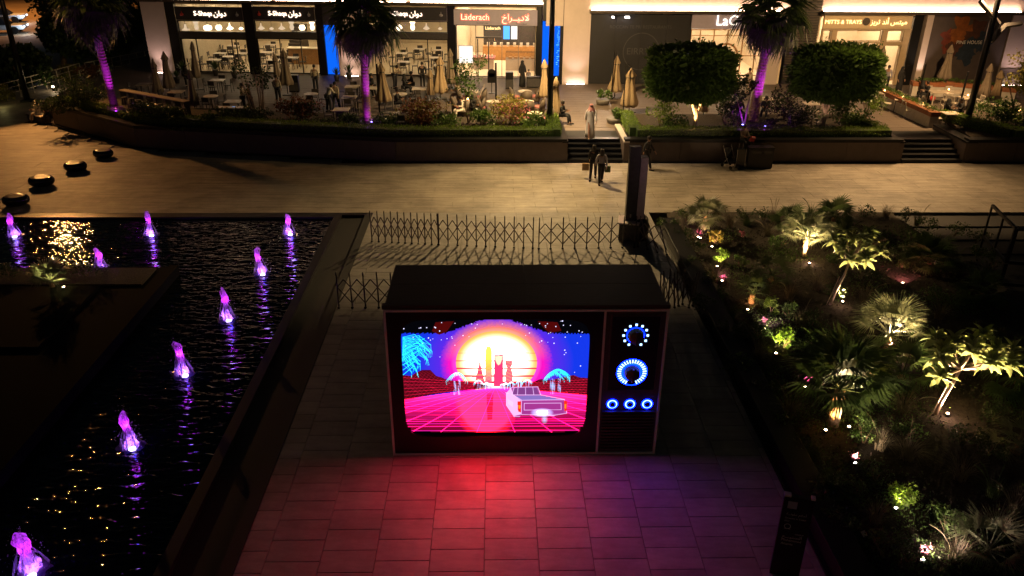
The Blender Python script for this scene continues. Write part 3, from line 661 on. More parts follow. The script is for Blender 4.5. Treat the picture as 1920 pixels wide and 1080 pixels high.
# control side
px0, px1 = DX+T/2, W2-T
MB().box(px0, px1, .0, .09, T, TH-T).build('control_fascia', 'tv_panel', tv)
ip = MB(); a0, a1, c0, c1 = lx(2.53), lx(3.66), 1.78, 3.76
for b_ in ((a0, a1, c1-.03, c1), (a0, a1, c0, c0+.03), (a0, a0+.03, c0+.03, c1-.03), (a1-.03, a1, c0+.03, c1-.03)): ip.box(b_[0], b_[1], -.03, .002, b_[2], b_[3])
ip.build('dial_frame', 'tv_panel', tv)
MB().box(a0+.03, a1-.03, -.012, -.001, c0+.03, c1-.03).build('dial_panel', 'tv_black', tv)
def knob(cx, cz, marks, r0, seg):
    kx = cx
    k_ = MB().lathe([(.19, 0), (.19, .03), (.17, .05), (.165, .13), (.15, .15)], 28).build('knob', 'knob', tv, True, loc=(kx, -.012, cz), rot=(pi/2, 0, 0))
    MB().box(-.022, .022, -.17, .17, .15, .185).build('grip', 'knob', k_)
    if marks:
        for i in range(12):
            if i == 6: continue
            a = pi/2-i*pi/6; MB().cbox((kx+r0*cos(a), -.017, cz+r0*sin(a)), (.05, .008, .05)).build('dial_mark', 'ring_core', tv)
    else:
        for i in range(30):
            if i in (14, 15, 16): continue
            a = pi/2-i*2*pi/30; MB().cbox((kx+r0*cos(a), -.017, cz+r0*sin(a)), (.085, .008, .03), Matrix.Rotation(-a, 3, 'Y')).build('dial_mark', 'ring_core', tv)
    rg = MB(); ri, ro = (.195, r0-.06) if not marks else (.193, .205); n_ = 40
    for i in range(n_):
        t0, t1 = 2*pi*i/n_, 2*pi*(i+1)/n_; rg.add([(kx+ri*cos(t0), -.0135, cz+ri*sin(t0)), (kx+ro*cos(t0), -.0135, cz+ro*sin(t0)), (kx+ro*cos(t1), -.0135, cz+ro*sin(t1)), (kx+ri*cos(t1), -.0135, cz+ri*sin(t1))], [(0,1,2,3)])
    rg.build('halo_ring', 'ring_blue', tv); rg = MB()  # blue halo of the lit marks, drawn as a glowing ring
    if not marks:
        ri, ro = r0+.045, r0+.065
        for i in range(n_):
            t0, t1 = 2*pi*i/n_, 2*pi*(i+1)/n_; rg.add([(kx+ri*cos(t0), -.0135, cz+ri*sin(t0)), (kx+ro*cos(t0), -.0135, cz+ro*sin(t0)), (kx+ro*cos(t1), -.0135, cz+ro*sin(t1)), (kx+ri*cos(t1), -.0135, cz+ri*sin(t1))], [(0,1,2,3)])
    if not marks: rg.build('halo_ring', 'ring_blue', tv)
knob(lx(3.105), 3.245, True, .27, 11); knob(lx(3.09), 2.28, False, .29, 27)
for bxp in (2.695, 3.107, 3.51):
    rg = MB(); n_ = 36
    def annulus(mb, r0, r1, y_):
        for i in range(n_):
            t0, t1 = 2*pi*i/n_, 2*pi*(i+1)/n_; mb.add([(r0*cos(t0), y_, r0*sin(t0)), (r1*cos(t0), y_, r1*sin(t0)), (r1*cos(t1), y_, r1*sin(t1)), (r0*cos(t1), y_, r0*sin(t1))], [(0,1,2,3)])
    p_ = MB().lathe([(.085, 0), (.085, .02), (.075, .03)], 24).build('button', 'tv_panel', tv, loc=(lx(bxp), -.001, 1.41), rot=(pi/2, 0, 0))
    annulus(rg, .088, .112, -.012); rg.build('button_ring', 'ring_core', tv, loc=(lx(bxp), 0, 1.41))
    rg = MB(); annulus(rg, .113, .135, -.006); rg.build('halo_ring', 'ring_blue', tv, loc=(lx(bxp), 0, 1.41)); rg = MB(); annulus(rg, .066, .0875, -.034); rg.build('halo_ring', 'ring_blue', tv, loc=(lx(bxp), 0, 1.41))  # halo around each lit button, drawn as glowing rings
for i in range(13):
    z_ = .12+i*.088; MB().add([(px0+.05,-.03,z_),(px1-.05,-.03,z_),(px1-.05,-.002,z_),(px0+.05,-.002,z_),(px0+.05,-.05,z_+.045),(px1-.05,-.05,z_+.045),(px1-.05,-.002,z_+.06),(px0+.05,-.002,z_+.06)],
        [(0,3,2,1),(4,5,6,7),(0,1,5,4),(1,2,6,5),(2,3,7,6),(3,0,4,7)]).build('speaker_slat', 'tv_panel', tv)
# ------------------------------------------------------------------ BUILDINGS
def plane_pt(px, py, P0, a, d=0.0):
    """where the pixel's ray meets the facade plane set back d; returns local (along, up)"""
    D = ray(px, py); u = Vector((cos(a), sin(a), 0)); n = Vector((-sin(a), cos(a), 0)); O = Vector((0,0,CH))-Vector(P0)
    t = (d-O.dot(n))/D.dot(n); q = O+D*t; return q.dot(u), q.z
class Fac:
    def __init__(s, root, P0, a): s.root, s.P0, s.a = root, P0, a
    def sx(s, px, py, d=0): return plane_pt(px, py, s.P0, s.a, d)[0]
    def z(s, px, py, d=0): return plane_pt(px, py, s.P0, s.a, d)[1]
    def box(s, name, mt, x0, x1, d0, d1, z0, z1, parent=None, label=None, bevel=0):
        o = MB().box(x0, x1, d0, d1, z0, z1).build(name, mt, parent or s.root, bevel=bevel)
        if label: o['label'] = label
        return o
    def pane(s, x0, x1, z0, z1, d=.12, parent=None):
        return MB().box(x0, x1, d, d+.02, z0, z1).build('pane', 'pane_glass', parent or s.root)
    def window(s, x0, x1, z0, z1, nx=1, nz=1, fm='black_metal', fw=.06, d=.05, vs=None, hs=None):
        """frame with its mullions and separate panes"""
        f = MB(); f.box(x0, x1, d, d+.12, z0, z0+fw); f.box(x0, x1, d, d+.12, z1-fw, z1); f.box(x0, x0+fw, d+.001, d+.119, z0+fw, z1-fw); f.box(x1-fw, x1, d+.001, d+.119, z0+fw, z1-fw)
        xs = vs if vs is not None else [x0+(x1-x0)*i/nx for i in range(1, nx)]; zs_ = hs if hs is not None else [z0+(z1-z0)*i/nz for i in range(1, nz)]
        w_ = f.build('window', fm, s.root)
        for x in xs: MB().box(x-fw*.4, x+fw*.4, d+.01, d+.11, z0+fw, z1-fw).build('mullion', fm, w_)
        for z in zs_: MB().box(x0+fw, x1-fw, d+.015, d+.105, z-fw*.35, z+fw*.35).build('transom', fm, w_)
        X = [x0]+sorted(xs)+[x1]; Zs = [z0]+sorted(zs_)+[z1]
        for i in range(len(X)-1):
            for j in range(len(Zs)-1): MB().box(X[i]+.03, X[i+1]-.03, d+.05, d+.06, Zs[j]+.03, Zs[j+1]-.03).build('pane', 'pane_glass', w_)
        return w_

# ---- left building (restaurant and chocolate shop)
LA = radians(-4.2); LP = (-24.6, 57.6, TZ)
lb = thing('restaurant_building', 'left commercial building with dark framed restaurant fronts and a chocolate shop under a glowing cove', 'building', LP, LA)
B = Fac(lb, LP, LA)
X = lambda px, py=72: B.sx(px, py)
Zt = 4.72                                                    # top of shop fronts
xl0, xl1 = X(276), X(1018)
def room(F, x0, x1, d1, zc, wallm='shop_wall', floorm='shop_floor', back=None):
    F.box('interior_floor', floorm, x0, x1, .2, d1, -.02, .02)
    F.box('interior_wall', back or wallm, x0, x1, d1, d1+.15, .02, zc)
    F.box('interior_wall', wallm, x0-.12, x0, .2, d1, .02, zc); F.box('interior_wall', wallm, x1, x1+.12, .2, d1, .02, zc)
    F.box('ceiling', wallm, x0, x1, .2, d1, zc, zc+.15)
def clights(F, x0, x1, d0, d1, z, nx, ny, mt='panel_warm', w_=.5, l_=.5):
    for i in range(nx):
        for j in range(ny):
            x = x0+(x1-x0)*(i+.5)/nx; y = d0+(d1-d0)*(j+.5)/ny; F.box('ceiling_light', mt, x-w_/2, x+w_/2, y-l_/2, y+l_/2, z-.05, z-.005)
room(B, X(335), X(604), 14, 4.55); room(B, X(680), X(843), 14, 4.55); room(B, X(855), X(1004), 10, 4.55, 'shop_bright', 'shop_bright')
clights(B, X(335), X(604), .8, 13, 4.55, 4, 3, 'panel_warm', .45, .45); clights(B, X(680), X(843), .8, 13, 4.55, 3, 3, 'panel_warm', .42, .42); clights(B, X(855), X(1004), .6, 9, 4.55, 3, 3, 'panel_bright', .8, .6)
# masonry: piers, columns, parapet
B.box('pier', 'pale_stone', X(276), X(319), -.15, .3, 0, Zt+.02, label='pale stone pier at the left corner')
B.box('pier', 'pale_stone', X(633), X(673), -.1, .3, 0, Zt)
for a_, b_, dd in ((319, 336, .0), (462, 480, .0), (596, 609, .0), (673, 682, 0), (840, 854, 0), (1005, 1017, 0)):
    B.box('dark_column', 'black_metal', X(a_)+.004, X(b_)-.004, -.08, .3, 0, Zt-.01)
B.box('upper_wall', 'pale_stone', xl0-.3, xl1+.4, .02, .4, Zt+.19, 8.6)
B.box('lintel', 'beam_dark', xl0-.1, xl1, -.5, .4, Zt+.021, Zt+.18)
ln = (xl1-xl0)/3
for i in range(3): B.box('cove_lamp', 'cove_light', xl0+.3+i*ln, xl0+.3+(i+1)*ln-.35, -.26, -.14, Zt+.185, Zt+.23)
# blue wall niche between bays
B.box('blue_wall', 'blue_light', X(610, 100), X(632, 100), .1, .2, .05, Zt-1.4, label='blue lit wall panel')
B.box('niche_wall', 'sign_dark', X(609), X(633), .201, .3, 0, Zt)
B.box('niche_wall', 'sign_dark', X(609), X(633), -.05, .1, Zt-1.38, Zt)
def front(px0, px1, zsign1, doors, bluecast=False, vis=()):
    x0, x1 = X(px0), X(px1)
    zs0, zs1 = B.z(px0+60, 38), B.z(px0+60, 13)
    sg = B.box('sign_board', 'sign_dark', x0, x1, -.02, .1, zs0, min(zs1, Zt-.05))
    B.box('sign_edge', 'steel', x0, x1, -.04, -.021, zs0-.03, zs0+.01); B.box('sign_edge', 'steel', x1-.04, x1, -.04, -.021, zs0+.01, min(zs1, Zt-.05))
    zt0, zt1 = B.z(px0+60, 61), zs0-.04
    B.window(x0, x1, zt0, zt1, 1, 1, 'black_metal', .05)
    B.box('band', 'dark_metal', x0, x1, -.04, .2, B.z(px0+60, 72), zt0-.002)
    zg = B.z(px0+60, 72)-.003
    B.window(x0, x1, .04, zg, fw=.07, vs=[X(p) for p in doors])
    return x0, x1, zs0, zs1
ns_ = [(337, 462, (366, 433, 441)), (480, 595, (523, 562)), (683, 840, (733, 801))]
for a_, b_, dr in ns_:
    x0, x1, z0, z1 = front(a_, b_, 0, dr)
    zc = (z0+z1)/2; cx = (x0+x1)/2
    text('S-Shaqa', 'sign_letters', 'sign_white', lb, (cx-.42, -.075, zc), (pi/2, 0, 0), width=1.25, depth=.01)
    text('\uFEE6\uFE8D\uFEED\uFEA9', 'sign_letters', 'sign_white', lb, (cx+.75, -.075, zc), (pi/2, 0, 0), width=.85, depth=.01)
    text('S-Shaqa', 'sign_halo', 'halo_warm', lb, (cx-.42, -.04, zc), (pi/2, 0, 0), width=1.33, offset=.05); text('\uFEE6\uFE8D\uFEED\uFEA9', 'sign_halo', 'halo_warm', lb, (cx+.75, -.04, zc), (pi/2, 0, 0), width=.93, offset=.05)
    for sx_, mt_ in ((x0+.45, 'red_cloth'), (x1-.42, 'grey_cloth')):
        MB().lathe([(.04, 0), (.13, .06), (.12, .14), (.03, .2), (.02, .32)], 8).build('sign_emblem', mt_, lb, loc=(sx_, -.06, zc-.16))
# hanging lanterns behind the transom windows
shapes = [[(.30,0),(.30,.05),(.10,.10),(.06,.42)], [(.10,0),(.17,.2),(.10,.36),(.22,.6)], [(.24,0),(.3,.1),(.3,.26),(.05,.36)], [(.16,0),(.24,.16),(.16,.34)], [(.05,0),(.26,.1),(.05,.28),(.03,.5)], [(.04,0),(.18,.08),(.04,.2)]]
def lantern(x, d, z, k, mt, s=1.0):
    L_ = thing('pendant_lamp', '', 'lamp', (0,0,0)); L_.location = lb.matrix_basis @ Vector((x, d, z)) if False else (LP[0]+x*cos(LA)-d*sin(LA), LP[1]+x*sin(LA)+d*cos(LA), LP[2]+z)
    MB().lathe([(r_*s, z_*s) for r_, z_ in shapes[k % 6]], 12).build('lamp_shade', mt, L_, True)
    MB().tube([(0,0,.2),(0,0,max(.3, 4.55-z))], .012, 4).build('cord', 'black_metal', L_)
    L_['label'] = ''; return L_
kinds = ['wide dish', 'vase', 'basket', 'round', 'spinning top', 'small drop']
def transom_lamps(px0, px1, where, pat, n):
    x0, x1 = X(px0), X(px1)
    for i in range(n):
        px = px0+(px1-px0)*(i+.5)/n; d = .9
        x = B.sx(px, 50, d); z = B.z(px, 50, d)-.22
        k = pat[i][0]; o = lantern(x, d, z, k, 'pendant' if pat[i][1] else 'pendant_dim', .95)
        ordn = ['first', 'second', 'third', 'fourth', 'fifth', 'sixth'][i]
        o['label'] = '%s %s pendant lamp, %s from the left behind the %s transom window' % ('glowing' if pat[i][1] else 'dim', kinds[k], ordn, where)
        o['group'] = 'pendant lamps behind the restaurant transoms'
transom_lamps(337, 462, 'leftmost restaurant', [(0,0),(1,0),(2,1),(3,1),(4,1),(5,1)], 6)
transom_lamps(480, 595, 'second restaurant', [(4,0),(5,0),(4,0),(1,0),(3,1),(1,1)], 6)
transom_lamps(735, 838, 'third restaurant', [(3,1),(1,1),(4,0),(5,0)], 4)
# chocolate shop
cx0, cx1 = X(855), X(1004); zs0, zs1 = B.z(930, 47), B.z(930, 18)
B.box('sign_board', 'sign_violet', cx0-.1, cx1+.1, -.12, .06, zs0, zs1, label='pale violet sign board of the chocolate shop')
xa, xb = B.sx(865, 33), B.sx(917, 33); zc = B.z(900, 32)
text('L\u00e4derach', 'sign_letters', 'sign_red', lb, ((xa+xb)/2, -.17, zc), (pi/2, 0, 0), width=xb-xa, depth=.012)
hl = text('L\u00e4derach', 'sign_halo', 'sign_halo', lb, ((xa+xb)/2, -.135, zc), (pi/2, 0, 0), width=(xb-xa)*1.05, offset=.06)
xa2, xb2 = B.sx(942, 33), B.sx(992, 33)
ar = '\uFEA5\uFE8D\uFEAE\u0640\u0640\uFEF4\uFEA9\uFEFB'
text(ar, 'sign_letters', 'sign_red', lb, ((xa2+xb2)/2, -.17, zc), (pi/2, 0, 0), width=xb2-xa2, depth=.012)
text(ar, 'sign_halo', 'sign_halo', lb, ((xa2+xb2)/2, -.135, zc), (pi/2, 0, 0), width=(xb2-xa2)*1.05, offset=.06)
text('chocolatier suisse', 'sign_letters', 'sign_dark', lb, (xb-.45, -.123, zc-.36), (pi/2, 0, 0), width=.8)
text('\uFE94\uFEF3\uFEAE\uFEB4\uFEF3\uFEEE\uFEB3', 'sign_letters', 'sign_dark', lb, (xb2-.5, -.123, zc-.36), (pi/2, 0, 0), width=.7)
v = [B.sx(p, 70) for p in (892, 941, 972)]
B.window(cx0, cx1, .06, zs0-.01, fw=.045, fm='dark_metal', vs=v)
B.box('door_head', 'dark_metal', v[0], v[1], .0, .1, B.z(910, 72), B.z(910, 69))
B.box('door_frame', 'dark_metal', B.sx(895, 100), B.sx(895, 100)+.07, -.01, .08, .05, B.z(910, 73)); B.box('door_frame', 'dark_metal', B.sx(915, 100), B.sx(915, 100)+.08, -.01, .08, .05, B.z(910, 73))
text('L\u00e4derach', 'door_letters', 'sign_gold', lb, (B.sx(924, 53), .0, B.z(924, 53)), (pi/2, 0, 0), width=1.0)
B.box('lightbox', 'lightbox', B.sx(861, 100, .5), B.sx(886, 100, .5), .5, .62, B.z(875, 118, .5), B.z(875, 87, .5), label='bright blank lightbox in the shop window')
B.box('lightbox_frame', 'steel', B.sx(861, 100, .5)-.04, B.sx(886, 100, .5)+.04, .625, .66, .9, B.z(875, 86, .5))
def shopthing(name, cat, label, x, d, z, build, rz=0):
    t = thing(name, label, cat, (LP[0]+x*cos(LA)-d*sin(LA), LP[1]+x*sin(LA)+d*cos(LA), LP[2]+z), LA+rz); build(t); return t
shopthing('display_counter', 'counter', 'pale glass display counter at right inside the chocolate shop', B.sx(985, 118, 3), 3, .02, lambda t: (MB().box(-1.4, 1.4, -.4, .4, 0, .8).build('counter_body', 'pale_stone', t), MB().box(-1.4, 1.4, -.4, .4, .8, 1.25).build('glass_case', 'pane_glass', t), [MB().box(-1.2+.4*i, -.95+.4*i, -.25, .25, .82, .9).build('tray', 'wood_warm', t) for i in range(6)]))
shopthing('back_counter', 'counter', 'long dark back counter inside the chocolate shop', B.sx(955, 95, 7), 7, .02, lambda t: (MB().box(-2, 2.4, -.35, .35, 0, 1.0).build('counter_body', 'wood_warm', t), MB().box(-2, 2.4, .4, .5, 1.0, 2.4).build('back_shelf', 'dark_metal', t), [MB().box(-1.7+.5*i, -1.5+.5*i, -.2, .1, 1.0, 1.25).build('box', 'white_cloth', t) for i in range(8)]))
shopthing('display_table', 'table', 'pink topped display table inside the chocolate shop doorway', B.sx(905, 105, 3.5), 3.5, .02, lambda t: (MB().box(-.9, .9, -.6, .6, .7, .8).build('table_top', 'pink_cushion', t), MB().box(-.8, .8, -.5, .5, 0, .7).build('table_base', 'pale_stone', t), [MB().lathe([(.08,0),(.1,.1),(.03,.2)], 8).build('jar', 'ceramic', t, loc=(-.7+.28*i, .1*(-1)**i, .8)) for i in range(6)]))
shopthing('screen_display', 'screen', 'blue white hanging screen inside the chocolate shop', B.sx(957, 62, 4), 4, B.z(957, 76, 4), lambda t: (MB().box(-.6, .6, -.04, .04, 0, 1.3).build('screen_frame', 'dark_metal', t), MB().box(-.5, -.05, -.06, -.041, .1, 1.2).build('screen', 'blue_bright', t), MB().box(.05, .5, -.06, -.041, .1, 1.2).build('screen', 'lightbox', t)))
shopthing('reception_desk', 'counter', 'quilted orange reception desk under a shelf inside the second restaurant bay', B.sx(574, 108, 4), 4, .02, lambda t: (MB().box(-1.2, 1.2, -.3, .3, 0, 1.1).build('desk_body', 'wood_warm', t), MB().box(-1.3, 1.3, -.36, .36, 1.1, 1.16).build('desk_top', 'shop_bright', t), [MB().cbox((-1.0+.22*i, -.305, .3+.25*j), (.16, .02, .16), Matrix.Rotation(pi/4, 3, 'Y')).build('quilt_panel', 'wood_warm', t) for i in range(10) for j in range(3)]))
st = lambda t: [MB().box(-.5+.0*i, .5, .3*i, .3*i+.3, 0, .2*(i+1)).build('tread', 'beam_dark', t) for i in range(10)]
shopthing('staircase', 'stairs', 'dark staircase climbing inside the second restaurant bay', B.sx(545, 80, 7), 7, .02, st)
# blue lit return and board by the corner
bw = thing('blue_screen', 'tall bright blue lit panel left of the corner pole beside the chocolate shop', 'screen', tuple(atY(1022, 150, 55.3)))
bw.location.z = TZ
xw0, xw1 = atY(1017, 80, 55.3).x, atY(1030, 80, 55.3).x
MB().box(xw0-bw.location.x, xw1-bw.location.x, 0, .15, 1.0, 4.6).build('panel', 'blue_light', bw)
MB().box(xw0-bw.location.x-.05, xw1-bw.location.x+.05, .16, .3, 0, 4.7).build('panel_back', 'black_metal', bw)
bw2 = thing('blue_screen', 'bright blue sparkling panel right of the corner pole beside the pale pier', 'screen', (0, 0, TZ))
xw0, xw1 = atY(1036, 95, 54.1).x, atY(1050, 95, 54.1).x; bw2.location = (xw0, 54.1, TZ); ww = xw1-xw0
MB().box(0, ww, 0, .12, atY(1040, 142, 54.1).z-TZ, atY(1040, 46, 54.1).z-TZ).build('panel', 'blue_light', bw2)
for i in range(24): MB().box(ww*.45+.25*random.random(), ww*.5+.3*random.random(), -.02, -.001, 1.1+i*.125, 1.14+i*.125).build('spark', 'blue_bright', bw2)
MB().box(-.04, ww+.05, .121, .3, 0, 4.2).build('panel_back', 'black_metal', bw2)

# ---- right building
RP = (4.4, 53.9, TZ)
rb = thing('shop_building', 'right commercial building with pale piers, a closed dark shop board and two lit shops', 'building', RP, 0)
F = Fac(rb, RP, 0); X = lambda px, py=72: F.sx(px, py); Z = lambda px, py: F.z(px, py)
ZR = Z(1400, 24)
F.box('dark_column', 'black_metal', X(1050), X(1056), -.05, .3, 0, ZR+1.5)
F.box('pier', 'pale_stone', X(1056), X(1103), -.1, .3, 0, ZR+.9, label='pale washed pier right of the blue panel')
F.box('corner_block', 'pale_stone', X(1024, 20), X(1056, 20), -.4, .3, Z(1040, 47), 8.6); F.box('corner_block', 'black_metal', X(1018, 20), X(1024, 20)-.004, -.45, .3, Z(1040, 38), 8.6)
F.box('upper_wall', 'pale_stone', X(1056)+.01, X(1478), .0, .4, ZR+.17, 8.6); F.box('upper_wall', 'pale_stone', X(1532), X(1990), .0, .4, ZR+.17, 8.6)
F.box('louvre_wall', 'board_dark', X(1478)+.01, X(1532)-.01, .1, .4, 0, 8.6)
for i in range(46): F.box('louvre', 'beam_dark', X(1478)+.02, X(1532)-.02, -.02, .09, .35+i*.165, .35+i*.165+.09)
F.box('lintel', 'beam_dark', X(1103), X(1476), -.5, .3, ZR-.02, ZR+.15); F.box('lintel', 'beam_dark', X(1532), X(1905), -.5, .3, ZR-.03, ZR+.145)
F.box('cove_lamp', 'cove_light', X(1106), X(1472), -.26, -.14, ZR+.15, ZR+.19); F.box('cove_lamp', 'cove_light', X(1534), X(1897), -.26, -.14, ZR+.145, ZR+.19)
F.box('board_edge', 'pale_stone', X(1103)+.005, X(1106), -.12, .2, 0, ZR-.1)
bd0, bd1 = X(1106)+.01, X(1296)-.01
for i in range(4): F.box('board_panel', 'board_dark', bd0+(bd1-bd0)*i/4+.006, bd0+(bd1-bd0)*(i+1)/4-.006, .05, .12, .02, Z(1200, 27))
text('ROCCAN TE PRI RESTAURANTS', 'board_letters', 'text_faint', rb, (X(1200), .045, Z(1200, 51)), (pi/2, 0, 0), width=X(1258)-X(1143))
text('EIRRYA', 'board_letters', 'text_faint', rb, (X(1204), .045, Z(1204, 97)), (pi/2, 0, 0), width=1.9)
rg = MB(); n_ = 40
for i in range(n_):
    t0, t1 = 2*pi*i/n_, 2*pi*(i+1)/n_; rg.add([(1.15*cos(t0), 0, 1.15*sin(t0)), (1.2*cos(t0), 0, 1.2*sin(t0)), (1.2*cos(t1), 0, 1.2*sin(t1)), (1.15*cos(t1), 0, 1.15*sin(t1))], [(0,1,2,3)])
rg.build('board_emblem', 'text_faint', rb, loc=(X(1204), .045, Z(1204, 97)))
for px in (1145, 1169, 1173):
    o = F.box('spot_lamp', 'lamp_white', X(px)-.06, X(px)+.06, -.62, -.5, ZR-.28, ZR-.18)
F.box('lamp_bar', 'black_metal', X(1138), X(1180), -.6, -.55, ZR-.175, ZR-.1)
lamp('SPOT', 'terrace_spot', (RP[0]+X(1145), RP[1]-.7, TZ+ZR-.3), 900, (1, .72, .5), .08, (6, 46, TZ), 105, .8)
# La Grotta front
g0, g1 = X(1294), X(1441)
F.box('sign_board', 'sign_violet', g0, X(1470), -.06, .1, Z(1350, 54), ZR-.04)
text('LaG', 'sign_letters', 'sign_white', rb, (X(1359), -.1, Z(1359, 39)), (pi/2, 0, 0), width=1.35, depth=.01); text('rotta', 'sign_letters', 'sign_white', rb, (X(1392), -.1, Z(1392, 39)), (pi/2, 0, 0), width=1.2, depth=.01)
F.window(g0+.02, g1, Z(1400, 156), Z(1350, 55), fm='wood_warm', fw=.07, vs=[X(p) for p in (1313, 1339, 1365, 1394, 1420)], hs=[Z(1350, 67), Z(1400, 105), Z(1400, 142)])
ar_ = MB(); ac = X(1364); rr = .78; z0_ = Z(1364, 105)
ar_.tube([(ac-rr, 0, .2)]+[(ac-rr*cos(pi*i/14), 0, z0_+rr*sin(pi*i/14)) for i in range(15)]+[(ac+rr, 0, .2)], .07, 6)
ar_.build('arched_door_frame', 'wood_warm', rb, loc=(0, .0, 0))
room(F, g0, X(1470), 9, ZR-.2, 'shop_bright', 'shop_bright'); clights(F, g0, X(1470), .8, 8, ZR-.2, 3, 3, 'panel_bright', .6, .6)
F.box('end_wall', 'pale_stone', g1+.01, X(1468), .0, .15, 0, Z(1350, 55))
# Mitts & Trays
m0, m1 = X(1540, 90), X(1693, 90)
m0, m1 = X(1541, 40), X(1712, 40)
F.box('shop_frame', 'frame_cream', m0, m1, -.15, .05, Z(1630, 29), Z(1630, 25)); 
F.box('sign_board', 'sign_cream', m0+.1, m1-.1, -.1, .05, Z(1630, 53), Z(1630, 29.5))
text('MITTS & TRAYS', 'sign_letters', 'sign_gold', rb, (X(1580, 40), -.13, Z(1580, 41)), (pi/2, 0, 0), width=X(1614, 40)-X(1546, 40), depth=.012)
text('\uFEB0\uFEF3\uFEAE\uFE97 \uFEAA\uFEE7\uFE83 \uFEB2\uFE98\uFEF4\uFEE3', 'sign_letters', 'sign_gold', rb, (X(1666, 40), -.13, Z(1666, 41)), (pi/2, 0, 0), width=X(1700, 40)-X(1632, 40), depth=.012)
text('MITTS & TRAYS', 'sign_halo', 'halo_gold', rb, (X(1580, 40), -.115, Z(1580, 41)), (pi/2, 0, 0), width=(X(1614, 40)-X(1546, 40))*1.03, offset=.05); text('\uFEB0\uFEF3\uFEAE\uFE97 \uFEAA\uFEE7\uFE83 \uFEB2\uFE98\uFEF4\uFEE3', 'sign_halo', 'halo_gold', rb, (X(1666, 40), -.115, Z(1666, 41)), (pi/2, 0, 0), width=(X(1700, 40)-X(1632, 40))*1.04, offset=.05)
MB().lathe([(.24, 0), (.24, .05)], 20).build('sign_disc', 'beam_dark', rb, loc=(X(1623, 40), -.1, Z(1623, 40)), rot=(pi/2, 0, 0))
F.box('shop_frame', 'frame_cream', m0+.05, m1-.05, -.13, .04, Z(1630, 56), Z(1630, 53.3))
pil = [(1540, 1543), (1559, 1569), (1654, 1664), (1694, 1706)]
for a_, b_ in pil: F.box('pilaster', 'frame_cream', X(a_, 60), X(b_, 60), -.12, .06, .02, Z(1630, 56.3))
for a_, b_ in ((1543, 1559), (1569, 1654), (1664, 1694)):
    F.box('rail', 'frame_cream', X(a_, 60)+.003, X(b_, 60)-.003, -.1, .04, Z(1630, 84), Z(1630, 78))
    F.window(X(a_, 60)+.02, X(b_, 60)-.02, Z(1630, 78)+.01, Z(1630, 57), fm='frame_cream', fw=.05)
    F.window(X(a_, 60)+.02, X(b_, 60)-.02, .3, Z(1630, 84)-.01, 1 if b_-a_ < 40 else 2, 1, fm='frame_cream', fw=.05)
F.box('canopy', 'sign_cream', X(1578, 60)+.0, X(1640, 60), -.9, -.14, Z(1630, 84)+.05, Z(1630, 84)+.16)
room(F, m0, m1, 8, ZR-.25, 'shop_bright', 'shop_bright'); clights(F, m0, m1, .8, 7, ZR-.25, 3, 3, 'panel_bright', .6, .6)
F.box('dark_column', 'black_metal', m1+.02, X(1730, 40), -.1, .2, 0, ZR-.06)
F.box('lit_fin', 'pale_stone', X(1733, 40), X(1745, 40), -.35, .1, 0, ZR-.06, label='brightly washed pale fin beside the dark mural wall')
F.box('mural_wall', 'wall_stone', X(1745, 40)+.01, X(1880, 100), .0, .2, 0, ZR-.06, label='dark wall with a painted splash of colours')
# painted splash: flat blotches proud of the wall
r_ = np.random.default_rng(5)
def blot(cx, cz, R, mt, seed, y_):
    rr = np.random.default_rng(seed); n = 46; v = [(0, 0, 0)]; 
    for i in range(n):
        t = 2*pi*i/n; q = R*(.72+.22*sin(3*t+seed)+.14*sin(7*t+2*seed)+.22*rr.random()**2); v.append((q*cos(t)*1.1, 0, q*sin(t)))
    mb = MB(); mb.add(v, [(0, i+1, (i+1) % n+1) for i in range(n)]); return mb.build('paint_splash', mt, rb, loc=(cx, y_, cz))
mat('splash_red', (.17, .035, .02), .7, noise=.4, scale=3); mat('splash_orange', (.26, .08, .015), .7, noise=.4, scale=3); mat('splash_blue', (.015, .028, .05), .7, noise=.4, scale=3); mat('splash_brown', (.08, .03, .018), .7, noise=.4, scale=3)
sxc, szc = X(1808, 75), Z(1808, 75)
for dx, dz, R, mt, sd in ((-.9, .0, .8, 'splash_red', 1), (-.2, .6, 1.0, 'splash_orange', 2), (.8, .35, .95, 'splash_brown', 3), (1.2, -.2, .8, 'splash_blue', 4), (.2, -.7, .95, 'splash_blue', 5), (-.6, -.5, .55, 'splash_brown', 6)):
    blot(sxc+dx, szc+dz, R, mt, sd, -.004-.003*sd)
text("PINE HOUSE", 'mural_letters', 'text_pale', rb, (sxc+.35, -.04, szc-.15), (pi/2, 0, 0), width=1.7)
F.box('pier', 'pale_stone', X(1880, 100)+.02, X(2000, 100), -.1, .3, 0, ZR+.1)
F.box('pier_panel', 'wall_stone', X(1880, 100)+.03, X(1990, 100), -.16, -.101, 0, Z(1900, 128))
# linear uplights at the bases (lit in the photograph)
def bar_light(px0, px1, py, Yw, e=7, tilt=0):
    p0, p1 = at(px0, py, TZ+.05), at(px1, py, TZ+.05); Y = Yw
    x0, x1 = atY(px0, py, Y).x, atY(px1, py, Y).x
    t = thing('linear_uplight', '', 'lamp', (x0, Y, TZ+.01)); MB().box(0, x1-x0, 0, .14, 0, .05).build('housing', 'black_metal', t); MB().box(.02, x1-x0-.02, .02, .12, .051, .06).build('diffuser', 'cove_soft', t)
    t['label'] = ''; return t
for a_, b_, Yw, lb_ in ((1062, 1096, 53.55, 'bright floor light bar at the foot of the pale pier left of the dark board'), (1875, 1925, 53.5, 'bright floor light bar at the far right pale pier')):
    bar_light(a_, b_, 158, Yw)['label'] = lb_
o = bar_light(295, 312, 136, 57.0); o['label'] = 'bright floor light bar at the left corner pier'
o = bar_light(646, 672, 142, 56.0); o['label'] = 'floor light bar under the pale pier between restaurant bays'
